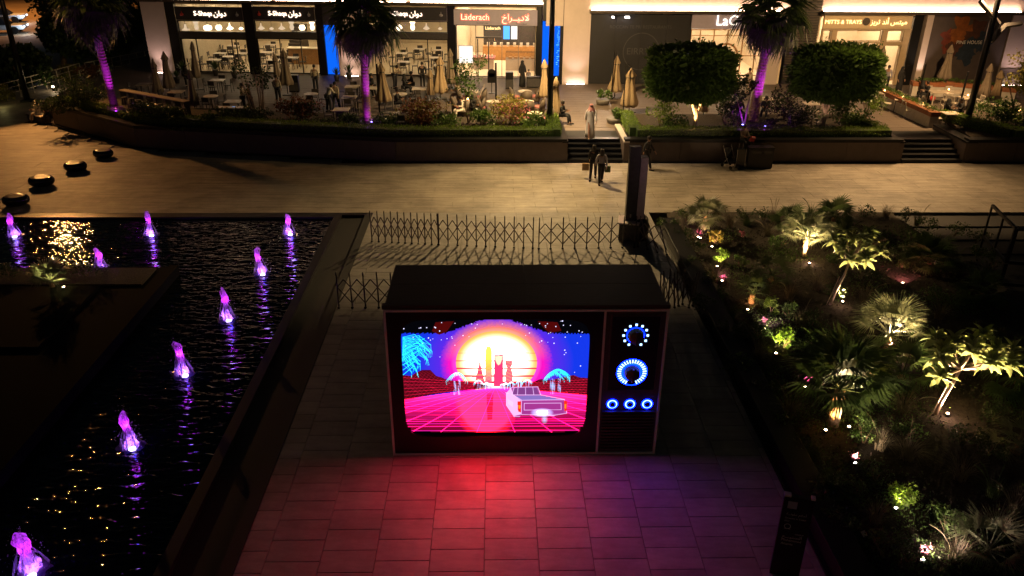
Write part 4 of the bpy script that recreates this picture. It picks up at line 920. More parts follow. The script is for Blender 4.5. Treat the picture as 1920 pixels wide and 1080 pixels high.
for (xx, yy, zz, e_) in ((B.sx(298,72), -1.0, .1, 130), (B.sx(653,72), -1.0, .1, 110)):
    q_ = (LP[0]+xx*cos(LA)-yy*sin(LA), LP[1]+xx*sin(LA)+yy*cos(LA), TZ+.12); lamp('SPOT', 'pier_wash', q_, e_, (1, .66, .56), .1, (q_[0], q_[1]+1.2, TZ+3.4), 80, .8)
for px, e_ in ((1079, 150), (1900, 150)):
    xx = RP[0]+F.sx(px, 110); lamp('SPOT', 'pier_wash', (xx, RP[1]-1.2, TZ+.12), e_, (1, .66, .6), .1, (xx, RP[1], TZ+3.2), 80, .8)
for px, Yw in ((1738, 53.4),): lamp('SPOT', 'fin_light', (atY(1738, 100, 53.0).x, 52.6, TZ+.1), 260, (1, .72, .55), .05, (atY(1738, 60, 53.6).x, 53.6, TZ+3), 60, .7)
# ------------------------------------------------------------------ expanding barriers
def post_mesh(h):
    mb = MB(); mb.tube([(0,0,.06),(0,0,h-.1)], .025, 6); mb.tube([(0,0,h-.1),(0,-.02,h-.03),(0,.01,h),(0,.05,h-.02),(0,.055,h-.06)], [.025,.022,.018,.015,.012], 6); return mb.mesh('post', 'fence_paint', True)
PM = post_mesh(1.27)
CM = MB().lathe([(.02, -.0), (.045, .01), (.045, .05), (.02, .06)], 8).mesh('castor', 'black_metal')
def barrier(label, pts, gap=None, group='expanding lattice barriers behind the television', tilts=None):
    """pts: ground positions of the posts; two crossing bars start at each gap"""
    o0 = Vector((pts[0][0], pts[0][1], 0)); t = thing('lattice_barrier', label, 'barrier', tuple(o0), 0, group)
    P = [Vector((p[0], p[1], 0))-o0 for p in pts]; n = len(P)
    for i, p in enumerate(P):
        tl_ = tilts[i] if tilts else 0
        q = link('post', PM, t, tuple(p), (random.uniform(-.02,.02), tl_+random.uniform(-.01,.01), 0))
        link('castor', CM, t, (p.x, p.y-.03, .0))
        if i % 2 == 0: 
            MB().box(-.02, .02, -.10, .10, .04, .07).build('foot', 'black_metal', t, loc=tuple(p))
    def nodez(k): return [1.02, .74, .46, .18][k]
    def pos(f):
        i = int(math.floor(f)); i = max(0, min(n-2, i)); return P[i].lerp(P[i+1], f-i)
    for i in range(-1, n-1):
        for s_, st_ in ((1, i+.5), (-1, i+.5)):
            fs = [st_+s_*.5*k for k in range(4)]
            ok = [(f, k) for k, f in enumerate(fs) if -.01 <= f <= n-1+.01]
            if len(ok) < 2: continue
            a, b_ = ok[0], ok[-1]; pa, pb = pos(a[0]), pos(b_[0])
            dn = Vector((-(pb-pa).y, (pb-pa).x, 0)).normalized()*(.014*s_)
            u = (pb-pa).normalized(); v = Vector((pa.x, pa.y, nodez(a[1])))+dn; w_ = Vector((pb.x, pb.y, nodez(b_[1])))+dn
            dd = (w_-v); L_ = dd.length; mt = dd.to_track_quat('X', 'Z').to_matrix()
            MB().cbox((v+w_)/2, (L_, .007, .034), mt).build('bar', 'fence_paint', t)
    return t
def row(pxs, y0, y1, z=0):
    n = len(pxs); return [tuple(at(px, y0+(y1-y0)*(i/(n-1)), z))[:2] for i, px in enumerate(pxs)]
barrier('closely bunched expanding barrier at the left end near the pool corner', row([698+12.4*i for i in range(11)], 453, 459))
barrier('expanding barrier behind the television between the bunched left part and the middle', row([823+17.6*i for i in range(11)], 459, 466))
barrier('expanding barrier behind the right half of the television, ending by the grey pylon', row([1010+22.4*i for i in range(9)], 467, 464))
barrier('tilted end of the expanding barrier touching the garden corner', row([1196, 1214, 1232, 1250], 463, 478), tilts=[0, -.25, -.35, -.3])
barrier('short expanding barrier standing left of the television', [(-5.1+.43*i, 23.15) for i in range(7)])
rr_ = random.Random(4)
barrier('folded dark barrier bunched to the right of the television by the garden wall', [(5.35+.155*i, 23.1+.12*(i % 3)) for i in range(8)], tilts=[rr_.uniform(-.14,.14) for _ in range(8)])

# ------------------------------------------------------------------ grey pylon with its block base
p0 = at(1186, 446, 0); py_ = thing('pylon', 'slim grey pylon on a dark curved base at the right end of the barrier', 'pylon', tuple(p0))
ht = 3.55
MB().box(-.36, .06, -.14, .16, .3, ht+.15).build('shaft', 'dark_metal', py_, bevel=.01)
MB().box(.062, .34, -.22, .2, .25, ht-.25).build('front_rib', 'grey_metal', py_, bevel=.01)
MB().box(-.2, -.14, -.145, -.14, .9, 1.05).build('service_plate', 'steel', py_)
MB().prism([(-.62,-.35),(.1,-.5),(.22,-.1),(.1,.45),(-.5,.4)], .02, .72).build('base_block', 'dark_metal', py_, bevel=.03)
MB().prism([(-.66,-.39),(.1,-.54),(.24,-.1),(.12,.5),(-.54,.44)], .722, .78).build('base_top', 'grey_metal', py_, bevel=.01)
MB().lathe([(.5, 0), (.5, .5), (.42, .8), (.2, .95)], 16, (.25, .1, .02), .75, 1).build('curved_back', 'black_metal', py_, True)

# ------------------------------------------------------------------ fountains
mat('churned_water', (.06, .05, .09), .2, noise=.3, scale=20)
def fountain(px, py, h, label, seed, lean=0, wd=.17):
    p = at(px, py, -.06); t = thing('fountain_jet', label, 'fountain', tuple(p), 0, 'lit fountain jets in the dark pool'); r = random.Random(seed)
    prof = []; m_ = 18
    bulge = r.uniform(.66, .86); nk = r.uniform(.3, .5)
    for i in range(m_):
        u = i/(m_-1); q = wd*(.60-.12*u+.22*math.exp(-((u-bulge)/.12)**2)+.42*math.exp(-((u-.05)/.16)**2))*(1 if u < .9 else sqrt(max(0,(1-u)/.1))*.9+.05)
        prof.append((q, u*h))
    k = [[r.uniform(.62,1.3) for _ in range(16)] for _ in range(m_)]
    ph = [r.uniform(0, 6) for _ in range(3)]
    jet = MB(); jet.lathe(prof, 16, wob=lambda i, j, t_: .5*(k[i][j]+k[max(i-1,0)][j])*(1+.12*sin(3*t_+ph[0]+i*.5)))
    jet.v = [(x+lean*(z/h)**1.5+.03*sin(z*7+ph[1]), y+.025*sin(z*9+ph[2]), z) for x, y, z in jet.v]
    jet.build('water_column', 'foam', t, True)
    # thin falling strands and droplets
    for i in range(8):
        a = r.uniform(0, 6.28); q = wd*1.05; s_ = MB()
        s_.tube([(q*.5*cos(a)+lean*.4, q*.5*sin(a), h*r.uniform(.45,.7)), (q*1.1*cos(a)+lean*.15, q*1.1*sin(a), h*.3), (q*1.55*cos(a), q*1.55*sin(a), .0)], [.010,.016,.026], 5); s_.build('strand', 'foam', t, True)
    for i in range(26):
        a = r.uniform(0, 6.28); q = wd*r.uniform(.9, 2.6); MB().ball((q*cos(a), q*sin(a), r.uniform(.03, h*.5)), r.uniform(.008,.02), 5, 3).build('droplet', 'foam', t)
    Rn = np.random.default_rng(seed); n_s = 260; a_ = Rn.uniform(0, 6.28, n_s); z_ = Rn.random(n_s)**1.6*h*1.08; q_ = wd*(.7+1.9*Rn.random(n_s)**2)*(1-.5*z_/h)
    stuff(link('spray', fastmesh('spray', leaf_quads(np.stack([q_*np.cos(a_)+lean*z_/h, q_*np.sin(a_), z_+.02], 1), .022, seed, .6), 4, 'foam'), t))
    # churned collar on the water
    c_ = MB(); n_ = 20; rings = 5
    for i in range(rings):
        for j in range(n_):
            a = 2*pi*j/n_; q = (.10+.06*i)*(1+.25*r.uniform(-1,1)); c_.v.append((q*cos(a), q*sin(a), .006+(.05*r.random()*(1-i/5) if 0 < i < rings-1 else -.02*(i > 0))))
    for i in range(rings-1):
        for j in range(n_): c_.f.append((i*n_+j, i*n_+(j+1) % n_, (i+1)*n_+(j+1) % n_, (i+1)*n_+j))
    c_.build('splash_ring', 'churned_water', t, True)
    MB().lathe([(.085,0),(.085,.03),(.03,.05)], 12, (.09, -.17, .012)).build('lamp_glass', 'lamp_jet', t)
    lamp('POINT', 'jet_light', (p.x, p.y, p.z+.10), 14, (.42, .12, 1), .05, parent=t)
    lamp('POINT', 'jet_light', (p.x+lean*.6, p.y, p.z+h*.62), 7.5, (.62, .03, 1), .04, parent=t)
    lamp('POINT', 'jet_light', (p.x+.16, p.y-.26, p.z+.13), 2.6, (.06, .04, 1), .04, parent=t)
    return t
for px, py, h, lb_, ln_ in ((28,442,.95,'violet fountain jet at the far left edge of the pool',-.05), (283,440,1.0,'violet fountain jet at the back edge, second from the left in the far row',0), (542,438,.85,'short violet fountain jet in the far right corner of the pool',0),
    (190,505,.85,'violet fountain jet standing just behind the planted island',0), (490,512,1.0,'violet fountain jet third from the back in the row along the walk',-.05), (427,598,1.12,'slim violet fountain jet in the middle of the row along the walk',-.02),
    (345,700,1.05,'violet fountain jet with round head level with the television screen',-.06), (247,835,1.02,'violet fountain jet with pink strands, second nearest',-.04), (60,1070,.98,'broad nearest violet fountain jet at the lower left corner',-.05)):
    fountain(px, py, h, lb_, px, ln_, .2 if px == 60 else .15)

# ------------------------------------------------------------------ pebble benches
def pebble(px, py, s, rz, label):
    p = at(px, py, 0); t = thing('pebble_bench', label, 'bench', (p.x, p.y, 0), rz, 'black pebble benches on the left plaza')
    pr = [(.38,0),(.60,.09),(.72,.25),(.72,.43),(.64,.57),(.56,.61),(.50,.58),(.02,.55)]; s *= .74
    MB().lathe([(a*s, b_*s) for a, b_ in pr], 28, sx=1.12, sy=.82).build('shell', 'pebble_gloss', t, True)
    MB().lathe([(.53*s, -.01), (.50*s, .012), (.3*s, .006), (.02, .004)], 28, sx=1.12, sy=.8).build('seat', 'pebble_lit_seat', t, True, loc=(0, -.01, .605*s), rot=(.13, .04, 0))  # paler, tilted top puts the lamp's glare into the seat
    return t
mat('pebble_gloss', (.008, .008, .009), .12, noise=.1); mat('pebble_lit_seat', (.3, .24, .18), .3, noise=.1)
pebble(80, 348, .93, .25, 'glossy black pebble bench nearest the pool edge with amber lit seat')
pebble(143, 320, .9, .1, 'glossy black pebble bench with lit seat in the middle of the three'); 
pebble(195, 295, .85, -.05, 'glossy black pebble bench nearest the planter wall')
pebble(32, 384, .9, .2, 'dark pebble bench half lost in shade at the left edge')
q = at(5, 398, 0)

# ------------------------------------------------------------------ information totem
q = at(1494, 1000, 1.05)
tt = thing('information_totem', 'black information totem with pale lettering at the lower right corner of the walk', 'sign', (q.x-.09, q.y, 0), radians(-15))
hw = .275; zt = 1.95
MB().box(-hw, hw, -.05, .05, 0, zt).build('panel', 'totem_black' if 'totem_black' in M else 'tv_black', tt, bevel=.006)
MB().add([(-hw-.004,-.055,zt-.005),(-hw+.12,-.055,zt-.005),(-hw+.12,.055,zt-.005),(-hw-.004,.055,zt-.005),(-hw-.004,-.055,zt+.03),(-hw+.12,-.055,zt+.03),(-hw+.12,.055,zt+.03),(-hw-.004,.055,zt+.03)],[(0,3,2,1),(4,5,6,7),(0,1,5,4),(1,2,6,5),(2,3,7,6),(3,0,4,7)]).build('corner_tab', 'tag_white', tt)
MB().box(hw-.07, hw+.004, -.055, .055, zt-.005, zt+.03).build('corner_tab', 'tag_white', tt)
def tline(s, z, wd, x=0, al='CENTER', mt='text_pale'): return text(s, 'lettering', mt, tt, (x, -.0525, z), (pi/2, 0, 0), width=wd, align=al)
tline('\uFE94\u0640\u0640\uFEE7\uFEEE\uFEE0\uFEE3 \uFEE1\uFEFC\uFEA3\uFE83', zt-.40, .36); tline('Dreams in Color', zt-.50, .38); tline('2022', zt-.57, .09, -.15)
tline('\uFEAA\uFEE4\uFEA4\uFEE3', zt-.86, .16, .12); tline('\uFECA\u0640\u0640\u0640\uFEF4\uFEE8\uFEB4\uFEDF\uFE8D', zt-.95, .36); tline('Mohammed', zt-1.04, .36); tline('Alsanie', zt-1.13, .22, -.07)
MB().box(-.19, -.02, -.0525, -.0505, zt-.27, zt-.10).build('blank_patch', 'text_patch' if 'text_patch' in M else 'sign_violet', tt)
rg = MB(); n_ = 26
for i in range(n_):
    t0, t1 = 2*pi*i/n_, 2*pi*(i+1)/n_; rg.add([(.05*cos(t0), 0, .05*sin(t0)), (.062*cos(t0), 0, .062*sin(t0)), (.062*cos(t1), 0, .062*sin(t1)), (.05*cos(t1), 0, .05*sin(t1))], [(0,1,2,3)])
rg.build('emblem', 'text_pale', tt, loc=(-.12, -.0525, zt-.70)); MB().box(-.17, -.06, -.0525, -.0505, zt-.765, zt-.755).build('emblem_bar', 'text_pale', tt)
q = at(1612, 990, .35); tg = thing('plant_label', 'small pink lit square plate on a stake in the planting at lower right', 'sign', (q.x, q.y, .1), .3)
MB().box(-.06, .06, -.05, .07, .2, .215).build('plate', 'tag_white', tg, rot=(.6, .1, .2)); MB().tube([(0,0,-.1),(0,0,.2)], .01, 4).build('stake', 'black_metal', tg)

# ------------------------------------------------------------------ vegetation builders
def frond_fan(n=22, L=.55, pet=.45, spread=200, droop=.25, seed=1, wd=.028):
    """one fan palm leaf: stalk plus pleated blades, stalk along +x"""
    r = random.Random(seed); V = []; 
    def blade(a, l):
        o = Vector((pet, 0, 0)); d = Vector((cos(a), sin(a), 0)); s_ = Vector((-sin(a), cos(a), 0))
        m_ = o+d*l*.55+Vector((0,0,.03-droop*.12*l)); e = o+d*l+Vector((0,0,-droop*l*r.uniform(.5,1.1)))
        w1, w2 = wd*.35, wd
        V.extend([o-s_*w1, o+s_*w1, m_+s_*w2, m_-s_*w2]); V.extend([m_-s_*w2, m_+s_*w2, e+s_*.002, e-s_*.002])
    for i in range(n):
        a = radians(-spread/2+spread*i/(n-1)+r.uniform(-3,3)); blade(a, L*(.72+.28*cos(a*.75))*r.uniform(.85,1.08))
    for k_ in range(3):
        a = 2*pi*k_/3; b_ = 2*pi*(k_+1)/3; w_ = .014
        V.extend([Vector((0, cos(a)*w_*1.5, sin(a)*w_*1.5)), Vector((0, cos(b_)*w_*1.5, sin(b_)*w_*1.5)), Vector((pet, cos(b_)*w_*.6, sin(b_)*w_*.6)), Vector((pet, cos(a)*w_*.6, sin(a)*w_*.6))])
    return np.array([tuple(v) for v in V])
FR = {}
def frond(mt, kind, sd):
    k = (mt, kind, sd)
    if k not in FR:
        a = dict(fan=dict(), tall=dict(n=24, L=.62, pet=.5, droop=.75, wd=.03), wide=dict(n=26, L=.6, pet=.62, droop=.45, wd=.024), thin=dict(n=20, L=.5, pet=.5, spread=170, droop=.35, wd=.012))[kind]
        FR[k] = fastmesh('frond', frond_fan(seed=sd, **a), 4, mt)
    return FR[k]
def fan_palm(base, th, s, n, label, mt='palm_leaf', kind='fan', bark='palm_bark', r0=.11, group=None, lo=-25, hi=75, lean=(0,0), boots=True, name='fan_palm', bootmt='boot', seed=0):
    t = thing(name, label, 'palm tree', tuple(base), 0, group); r = random.Random(seed+int(base[0]*100))
    top = Vector((lean[0], lean[1], th)); k = 9
    pts = [Vector((lean[0]*(i/k)**1.5, lean[1]*(i/k)**1.5, th*i/k-.05)) for i in range(k+1)]
    MB().tube(pts, [r0*(1.15-.3*i/k)*(1+.05*(-1)**i) for i in range(k+1)], 10).build('trunk', bark, t, True)
    if boots:
        bm_ = MB(); nb = int(th/.035)
        for i in range(nb):
            a = i*2.4; z = th*i/nb; f = (z/max(th,.01))**1.5; c_ = Vector((lean[0]*f, lean[1]*f, z)); q = r0*(1.1-.25*z/max(th,.01))
            d = Vector((cos(a), sin(a), 0)); sd_ = Vector((-sin(a), cos(a), 0)); p_ = c_+d*q*.9
            e = p_+d*r.uniform(.03,.07)+Vector((0,0,r.uniform(.05,.11)))
            bm_.add([p_-sd_*.035-Vector((0,0,.03)), p_+sd_*.035-Vector((0,0,.03)), e+sd_*.012, e-sd_*.012], [(0,1,2,3)])
        stuff(bm_.build('leaf_bases', bootmt, t))
    for i in range(n):
        a = i*2.39996+r.uniform(-.2,.2); e = radians(hi-(hi-lo)*((i+.5)/n)**.8+r.uniform(-6,6))
        sc_ = s*r.uniform(.85,1.12)
        m_ = Matrix.Rotation(a, 4, 'Z') @ Matrix.Rotation(-e, 4, 'Y') @ Matrix.Rotation(r.uniform(-.35,.35), 4, 'X')
        o = link('frond', frond(mt, kind, i % 3), t); o.matrix_local = Matrix.Translation(top) @ m_ @ Matrix.Scale(sc_, 4)
    return t
def shrub(base, rx, ry, rz, n, size, mt, label, cat='shrub', seed=1, name='shrub', stems=6, group=None, zc=None, width=.55, extra=None, stemmt='bark', clumps=9, shell=.5):
    t = thing(name, label, cat, tuple(base), 0, group); zc = rz*.95 if zc is None else zc
    P = cloud(n, rx, ry, rz, seed, clumps, shell=shell)+np.array([0, 0, zc]); P[:,2] = np.maximum(P[:,2], .03)
    link('foliage', fastmesh('foliage', leaf_quads(P, size, seed, width), 4, mt), t)
    if extra:
        P = cloud(int(n*extra[1]), rx*1.02, ry*1.02, rz*1.02, seed+5, clumps)+np.array([0, 0, zc]); P[:,2] = np.maximum(P[:,2], .03)
        link('foliage', fastmesh('foliage', leaf_quads(P, size, seed+7, width), 4, extra[0]), t)
    r = random.Random(seed); st_ = MB()
    for i in range(stems):
        a = r.uniform(0, 6.28); q = r.uniform(.2,.6); st_.tube([(0,0,-.05),(rx*q*.4*cos(a), ry*q*.4*sin(a), zc*.5),(rx*q*cos(a), ry*q*sin(a), zc*1.1)], [.018,.013,.006], 5)
    st_.build('stems', stemmt, t, True); return t
def grass(base, n, h, label, mt='straw', seed=1, spread=.15, arch=.6, wd=.008, name='fountain_grass', group='fountain grass clumps in the garden', plumes=0):
    r = np.random.default_rng(seed); V = []
    for i in range(n):
        a = r.uniform(0, 2*pi); l = h*r.uniform(.6, 1.1); ar_ = arch*r.uniform(.3, 1.2); b_ = np.array([cos(a)*spread*r.random(), sin(a)*spread*r.random(), 0]); d = np.array([cos(a), sin(a), 0]); s_ = np.array([-sin(a), cos(a), 0])
        prev = b_; pw = wd
        for k_ in range(1, 4):
            u = k_/3; c_ = b_+d*ar_*l*u*u+np.array([0,0,l*(u-.42*ar_*u*u*u*1.4)]); w2 = wd*(1-u*.85)
            V += [prev-s_*pw, prev+s_*pw, c_+s_*w2, c_-s_*w2]; prev = c_; pw = w2
    t = thing(name, label, 'grass clump', tuple(base), 0, group); link('blades', fastmesh('blades', np.array(V), 4, mt), t)
    for i in range(plumes):
        a = r.uniform(0, 6.28); l = h*1.3; pts = [(cos(a)*.05, sin(a)*.05, 0)]+[(cos(a)*(.1+.5*u*u)*l, sin(a)*(.1+.5*u*u)*l, l*(u-.25*u**3)) for u in (.4,.7,.9,1.05)]
        MB().tube(pts, [.004,.004,.012,.016,.004], 5).build('plume', mt, t)
    return t
def uplight(px, py, target, energy, col, label, cone=70, z=.12, zl=None, emt='lamp_warm', size=.035, group='small garden spotlights'):
    p = at(px, py, z); zz = gz(p.x, p.y) if p.x > 7 and p.y < 30.5 else z-.02
    p = at(px, py, zz+.1); t = thing('garden_spotlight', label, 'spotlight', (p.x, p.y, zz), 0, group)
    MB().lathe([(.02,-.05),(.02,.03),(.06,.04),(.065,.09),(.05,.10)], 10).build('housing', 'black_metal', t)
    MB().lathe([(.036,.101),(.033,.11),(.015,.114)], 10).build('lens', emt, t)
    if energy: lamp('SPOT', 'garden_light', (p.x, p.y, zz+.16), energy*(42 if energy > 24 else 12), col, size, target, cone, .7, t)
    return t
def G(px, py): 
    p = at(px, py, .12); return Vector((p.x, p.y, gz(p.x, p.y)-.02))
WARM = (1, .66, .36); PINKW = (1, .55, .5); YEL = (1, .85, .35)

# ---- garden palms
gp = 'fan palms in the lit garden'
fan_palm(G(1320,432), .62, .95, 18, 'silvery fan palm at the far left corner of the garden by the plaza', 'palm_silver', 'fan', r0=.09, group=gp)
b5 = G(1506,487); fan_palm(b5, .8, 1.15, 26, 'brightly lit cream fan palm beside the far garden spotlight', 'palm_silver', 'thin', r0=.07, group=gp, lo=8, hi=60, bootmt='boot')
fan_palm(G(1408,572), .38, .75, 16, 'small fan palm with amber trunk near the television side', 'palm_leaf', 'thin', r0=.09, group=gp, lo=5, hi=75)
bb = G(1562,792); fan_palm(bb, 1.12, 1.3, 30, 'big fan palm with thick amber lit trunk in the middle of the garden', 'palm_leaf', 'wide', r0=.14, group=gp, lo=8, hi=80)
bc = G(1662,655); fan_palm(bc, .62, 1.3, 24, 'lit green fan palm left of the large plumeria crown', 'palm_silver', 'thin', r0=.08, group=gp, lo=14, hi=75)
fan_palm(G(1742,500), .35, 1.2, 22, 'dark fan palm by the broad steps at the back right', 'palm_leaf', 'fan', r0=.09, group=gp, lo=-10)
fan_palm(G(1560,425), .4, 1.0, 18, 'shaded fan palm behind the far plumeria crown', 'palm_leaf', 'fan', r0=.08, group=gp)
fan_palm(G(1480,425), .3, .85, 15, 'dark low fan palm between grasses on the far garden edge', 'palm_leaf', 'fan', r0=.08, group=gp)
fan_palm(G(1445,530), .25, .9, 15, 'dim fan palm above the small amber trunked palm', 'palm_leaf', 'thin', r0=.07, group=gp)
fan_palm(G(1690,712), .2, .95, 16, 'shaded low fan palm right of the big amber trunk palm', 'palm_leaf', 'wide', r0=.07, group=gp, lo=-5)
fan_palm(G(1905,850), .3, .9, 15, 'fan palm with pale blade tips at the right edge, level with the big spotlight', 'palm_silver', 'thin', r0=.08, group=gp)
fan_palm(G(1905,720), .3, 1.1, 16, 'dark fan palm at right behind the large plumeria trunk', 'palm_leaf', 'wide', r0=.08, group=gp)
fan_palm(G(1840,560), .2, 1.0, 15, 'dark fan palm under the far side of the large plumeria crown', 'palm_leaf', 'fan', r0=.08, group=gp)
fan_palm(G(1850,1040), .2, 1.0, 17, 'pale spiky fan palm in the lower right corner', 'palm_silver', 'thin', r0=.08, group=gp, lo=5)

# ---- plumeria trees
LEAF = []
for sd in range(3):
    V = []; n_ = 5; L_ = .30
    for sgn in (-1, 1):
        for i in range(n_):
            def pt(u, w_): return (L_*u, w_, .02*sin(pi*u)-.05*u*u*(1+sd*.6)+abs(w_)*.25)
            u0, u1 = i/n_, (i+1)/n_; f = lambda u: .062*sin(pi*min(u**.75*1.0, 1))**.7 if 0 < u < 1 else .003
            a, b_, c_, d_ = pt(u0, 0), pt(u1, 0), pt(u1, sgn*f(u1)), pt(u0, sgn*f(u0)); V += [a, b_, c_, d_] if sgn > 0 else [d_, c_, b_, a]
    me_ = fastmesh('leaf', np.array(V), 4, 'big_leaf'); LEAF.append(me_)
def plumeria(base, path, forks, label, leaves=11, ls=1.0, seed=0):
    t = thing('plumeria_tree', label, 'tree', tuple(base), 0, 'plumeria trees in the lit garden'); r = random.Random(seed)
    MB().tube(path, [.055-.02*i/(len(path)-1) for i in range(len(path))], 8).build('trunk', 'pale_bark', t, True)
    top = Vector(path[-1])
    for fk in forks:
        st_ = Vector(fk[0]) if len(fk) > 2 else top; e = Vector(fk[-2]); md = st_.lerp(e, .5)+Vector((0,0,-.06))
        MB().tube([st_, md, e], [.03,.024,.02], 7).build('branch', 'pale_bark', t, True)
        n = int(fk[-1]*1.6)
        for i in range(n):
            a = i*2.4+r.uniform(-.3,.3); el = radians(72-100*(i/n)+r.uniform(-14,14))
            o = link('leaf', LEAF[i % 3], t); o.matrix_local = Matrix.Translation(e+Vector((0,0,-.03*i/n*3))) @ Matrix.Rotation(a, 4, 'Z') @ Matrix.Rotation(-el, 4, 'Y') @ Matrix.Rotation(r.uniform(-.5,.5), 4, 'X') @ Matrix.Scale(ls*r.uniform(.9,1.35), 4)
    return t
b1 = G(1555,572)
plumeria(b1, [(0,0,-.1),(.13,.05,.45),(.32,.1,1.0),(.45,.15,1.5)], [((.1,.1,2.0),11),((.55,.55,2.15),12),((.95,.2,2.05),12),((.75,-.25,1.75),12),((.25,-.25,1.75),12),((1.1,.6,2.3),12),((.35,.6,2.35),12),((.72,.2,2.3),12),((-.05,.45,2.1),10),((1.25,-.05,1.9),9)], 'far plumeria tree with slanting pale stem and broad dark leaves', ls=1.12, seed=1)
b2 = G(1752,780)
plumeria(b2, [(0,0,-.1),(.12,.06,.4),(.28,.1,.85),(.42,.15,1.3)], [((-.05,.25,1.75),14),((.3,.5,1.9),13),((.8,.5,1.85),14),((1.25,.3,1.8),14),((.95,-.1,1.65),12),((1.45,-.05,1.55),13),((-.3,-.05,1.75),12),((.55,.1,1.85),12),((-.28,-.2,1.32),9),((1.15,.75,1.95),10),((-.1,.65,1.9),10),((1.7,.3,1.7),10)], 'near plumeria tree with forked pale stem beside the brightest garden spotlight', ls=1.1, seed=2)
for b_, sd in ((b1, 0), (b2, 1)):
    o = thing('support_stake', 'thin stake leaning on the %s plumeria stem' % ('far' if sd == 0 else 'near'), 'stake', (b_.x-.12, b_.y, b_.z)); MB().tube([(0,0,-.1),(.3,.08,1.0)], .015, 6).build('pole', 'pale_bark', o)

# ---- lit shrubs with their lamps
def lit_shrub(px, py, r_, h, mt, label, seed, lp=None, col=YEL, e=9, n=420, size=.07, stemmt='bark', extra=None, clumps=7):
    b_ = G(px, py); shrub(b_, r_, r_, h*.55, n, size, mt, label, seed=seed, group='small lit shrubs in the garden', stemmt=stemmt, extra=extra, clumps=clumps, stems=5)
    return b_
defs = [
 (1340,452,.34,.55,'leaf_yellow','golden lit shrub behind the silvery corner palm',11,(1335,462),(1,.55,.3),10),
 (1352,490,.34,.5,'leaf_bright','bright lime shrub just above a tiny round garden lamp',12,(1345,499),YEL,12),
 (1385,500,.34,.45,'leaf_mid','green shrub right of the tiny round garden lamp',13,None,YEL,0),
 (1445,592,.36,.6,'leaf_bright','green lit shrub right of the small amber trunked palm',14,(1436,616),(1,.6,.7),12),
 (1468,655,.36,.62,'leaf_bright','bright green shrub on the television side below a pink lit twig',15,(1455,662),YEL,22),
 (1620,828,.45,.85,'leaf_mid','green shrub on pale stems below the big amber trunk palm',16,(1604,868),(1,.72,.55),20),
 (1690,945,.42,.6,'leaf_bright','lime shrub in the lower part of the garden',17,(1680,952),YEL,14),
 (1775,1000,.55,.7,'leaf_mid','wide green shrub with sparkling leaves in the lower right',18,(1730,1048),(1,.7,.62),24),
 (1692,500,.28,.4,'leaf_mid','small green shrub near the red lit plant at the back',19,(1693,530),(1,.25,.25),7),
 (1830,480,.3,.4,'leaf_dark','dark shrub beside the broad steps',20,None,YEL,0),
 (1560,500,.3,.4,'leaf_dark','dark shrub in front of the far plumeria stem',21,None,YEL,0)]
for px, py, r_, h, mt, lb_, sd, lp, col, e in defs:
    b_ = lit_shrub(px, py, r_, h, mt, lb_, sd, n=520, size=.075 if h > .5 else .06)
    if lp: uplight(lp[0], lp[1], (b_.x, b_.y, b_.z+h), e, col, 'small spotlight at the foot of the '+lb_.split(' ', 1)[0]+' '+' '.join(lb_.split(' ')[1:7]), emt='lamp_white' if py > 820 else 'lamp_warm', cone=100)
for i, (px, py, mt) in enumerate(((1312,438,'leaf_pink'),(1357,520,'leaf_pink'),(1390,445,'leaf_pink'),(1432,608,'leaf_pink'),(1512,718,'leaf_pink'),(1728,1040,'leaf_pink'),(1600,860,'leaf_pink'),(1697,535,'leaf_red'))):
    wh = ['at the far corner by the silvery palm','below the tiny round garden lamp','behind the golden lit shrub','beside the pink spotlight near the television','left of the big amber trunk palm','at the nearest white spotlight','at the white spotlight below the big palm','at the back by the broad steps'][i]
    b_ = G(px, py); shrub(b_, .16, .16, .16, 90, .05, mt, ('pink' if i < 7 else 'red')+' lit twiggy plant '+wh, seed=40+i, group='pink lit twiggy plants', stems=7, clumps=4, stemmt='leaf_pink', name='flowering_plant')
    if i in (0, 1, 4): uplight(px-3, py+6, (b_.x, b_.y, b_.z+.4), 2.5, (1, .3, .55), 'tiny pink spotlight '+wh, cone=110)
uplight(1518,493, (b5.x-.02, b5.y+.15, b5.z+1.2), 60, WARM, 'bright spotlight in front of the cream fan palm', cone=100)
uplight(1580,565, (b1.x+.45, b1.y+.3, b1.z+1.7), 34, WARM, 'bright spotlight right of the far plumeria stem foot', cone=100)
uplight(1681,660, (bc.x+.1, bc.y+.1, bc.z+1.1), 42, WARM, 'bright spotlight right of the green lit fan palm', cone=110)
uplight(1777,775, (b2.x+.55, b2.y+.35, b2.z+1.6), 56, WARM, 'largest brightest spotlight at the near plumeria foot', cone=125)
uplight(1548,806, (bb.x, bb.y, bb.z+.85), 24, (1, .5, .18), 'amber spotlight at the foot of the big fan palm trunk', cone=75)
uplight(1592,800, (bb.x+.1, bb.y, bb.z+1.35), 24, (1, .72, .35), 'added spotlight right of the big fan palm trunk, brightening its crown', cone=110)  # added fixture that lifts the dark palm crown
uplight(1402,580, (G(1408,572).x, G(1408,572).y, .6), 7, (1, .5, .2), 'amber spotlight at the small palm trunk near the television side', cone=90)
uplight(1313,446, (G(1320,432).x, G(1320,432).y, 1.2), 8, WARM, 'spotlight under the silvery corner palm', cone=90)
# spill of the bright fixtures onto the mulch around them
for px, py, e in ((1518,493,2.0),(1580,565,1.6),(1681,660,2.6),(1777,775,3.0)):
    p = at(px, py, .3); lamp('POINT', 'spill_light', (p.x, p.y-.02, p.z+.1), e*3.2, (1, .6, .4), .05)
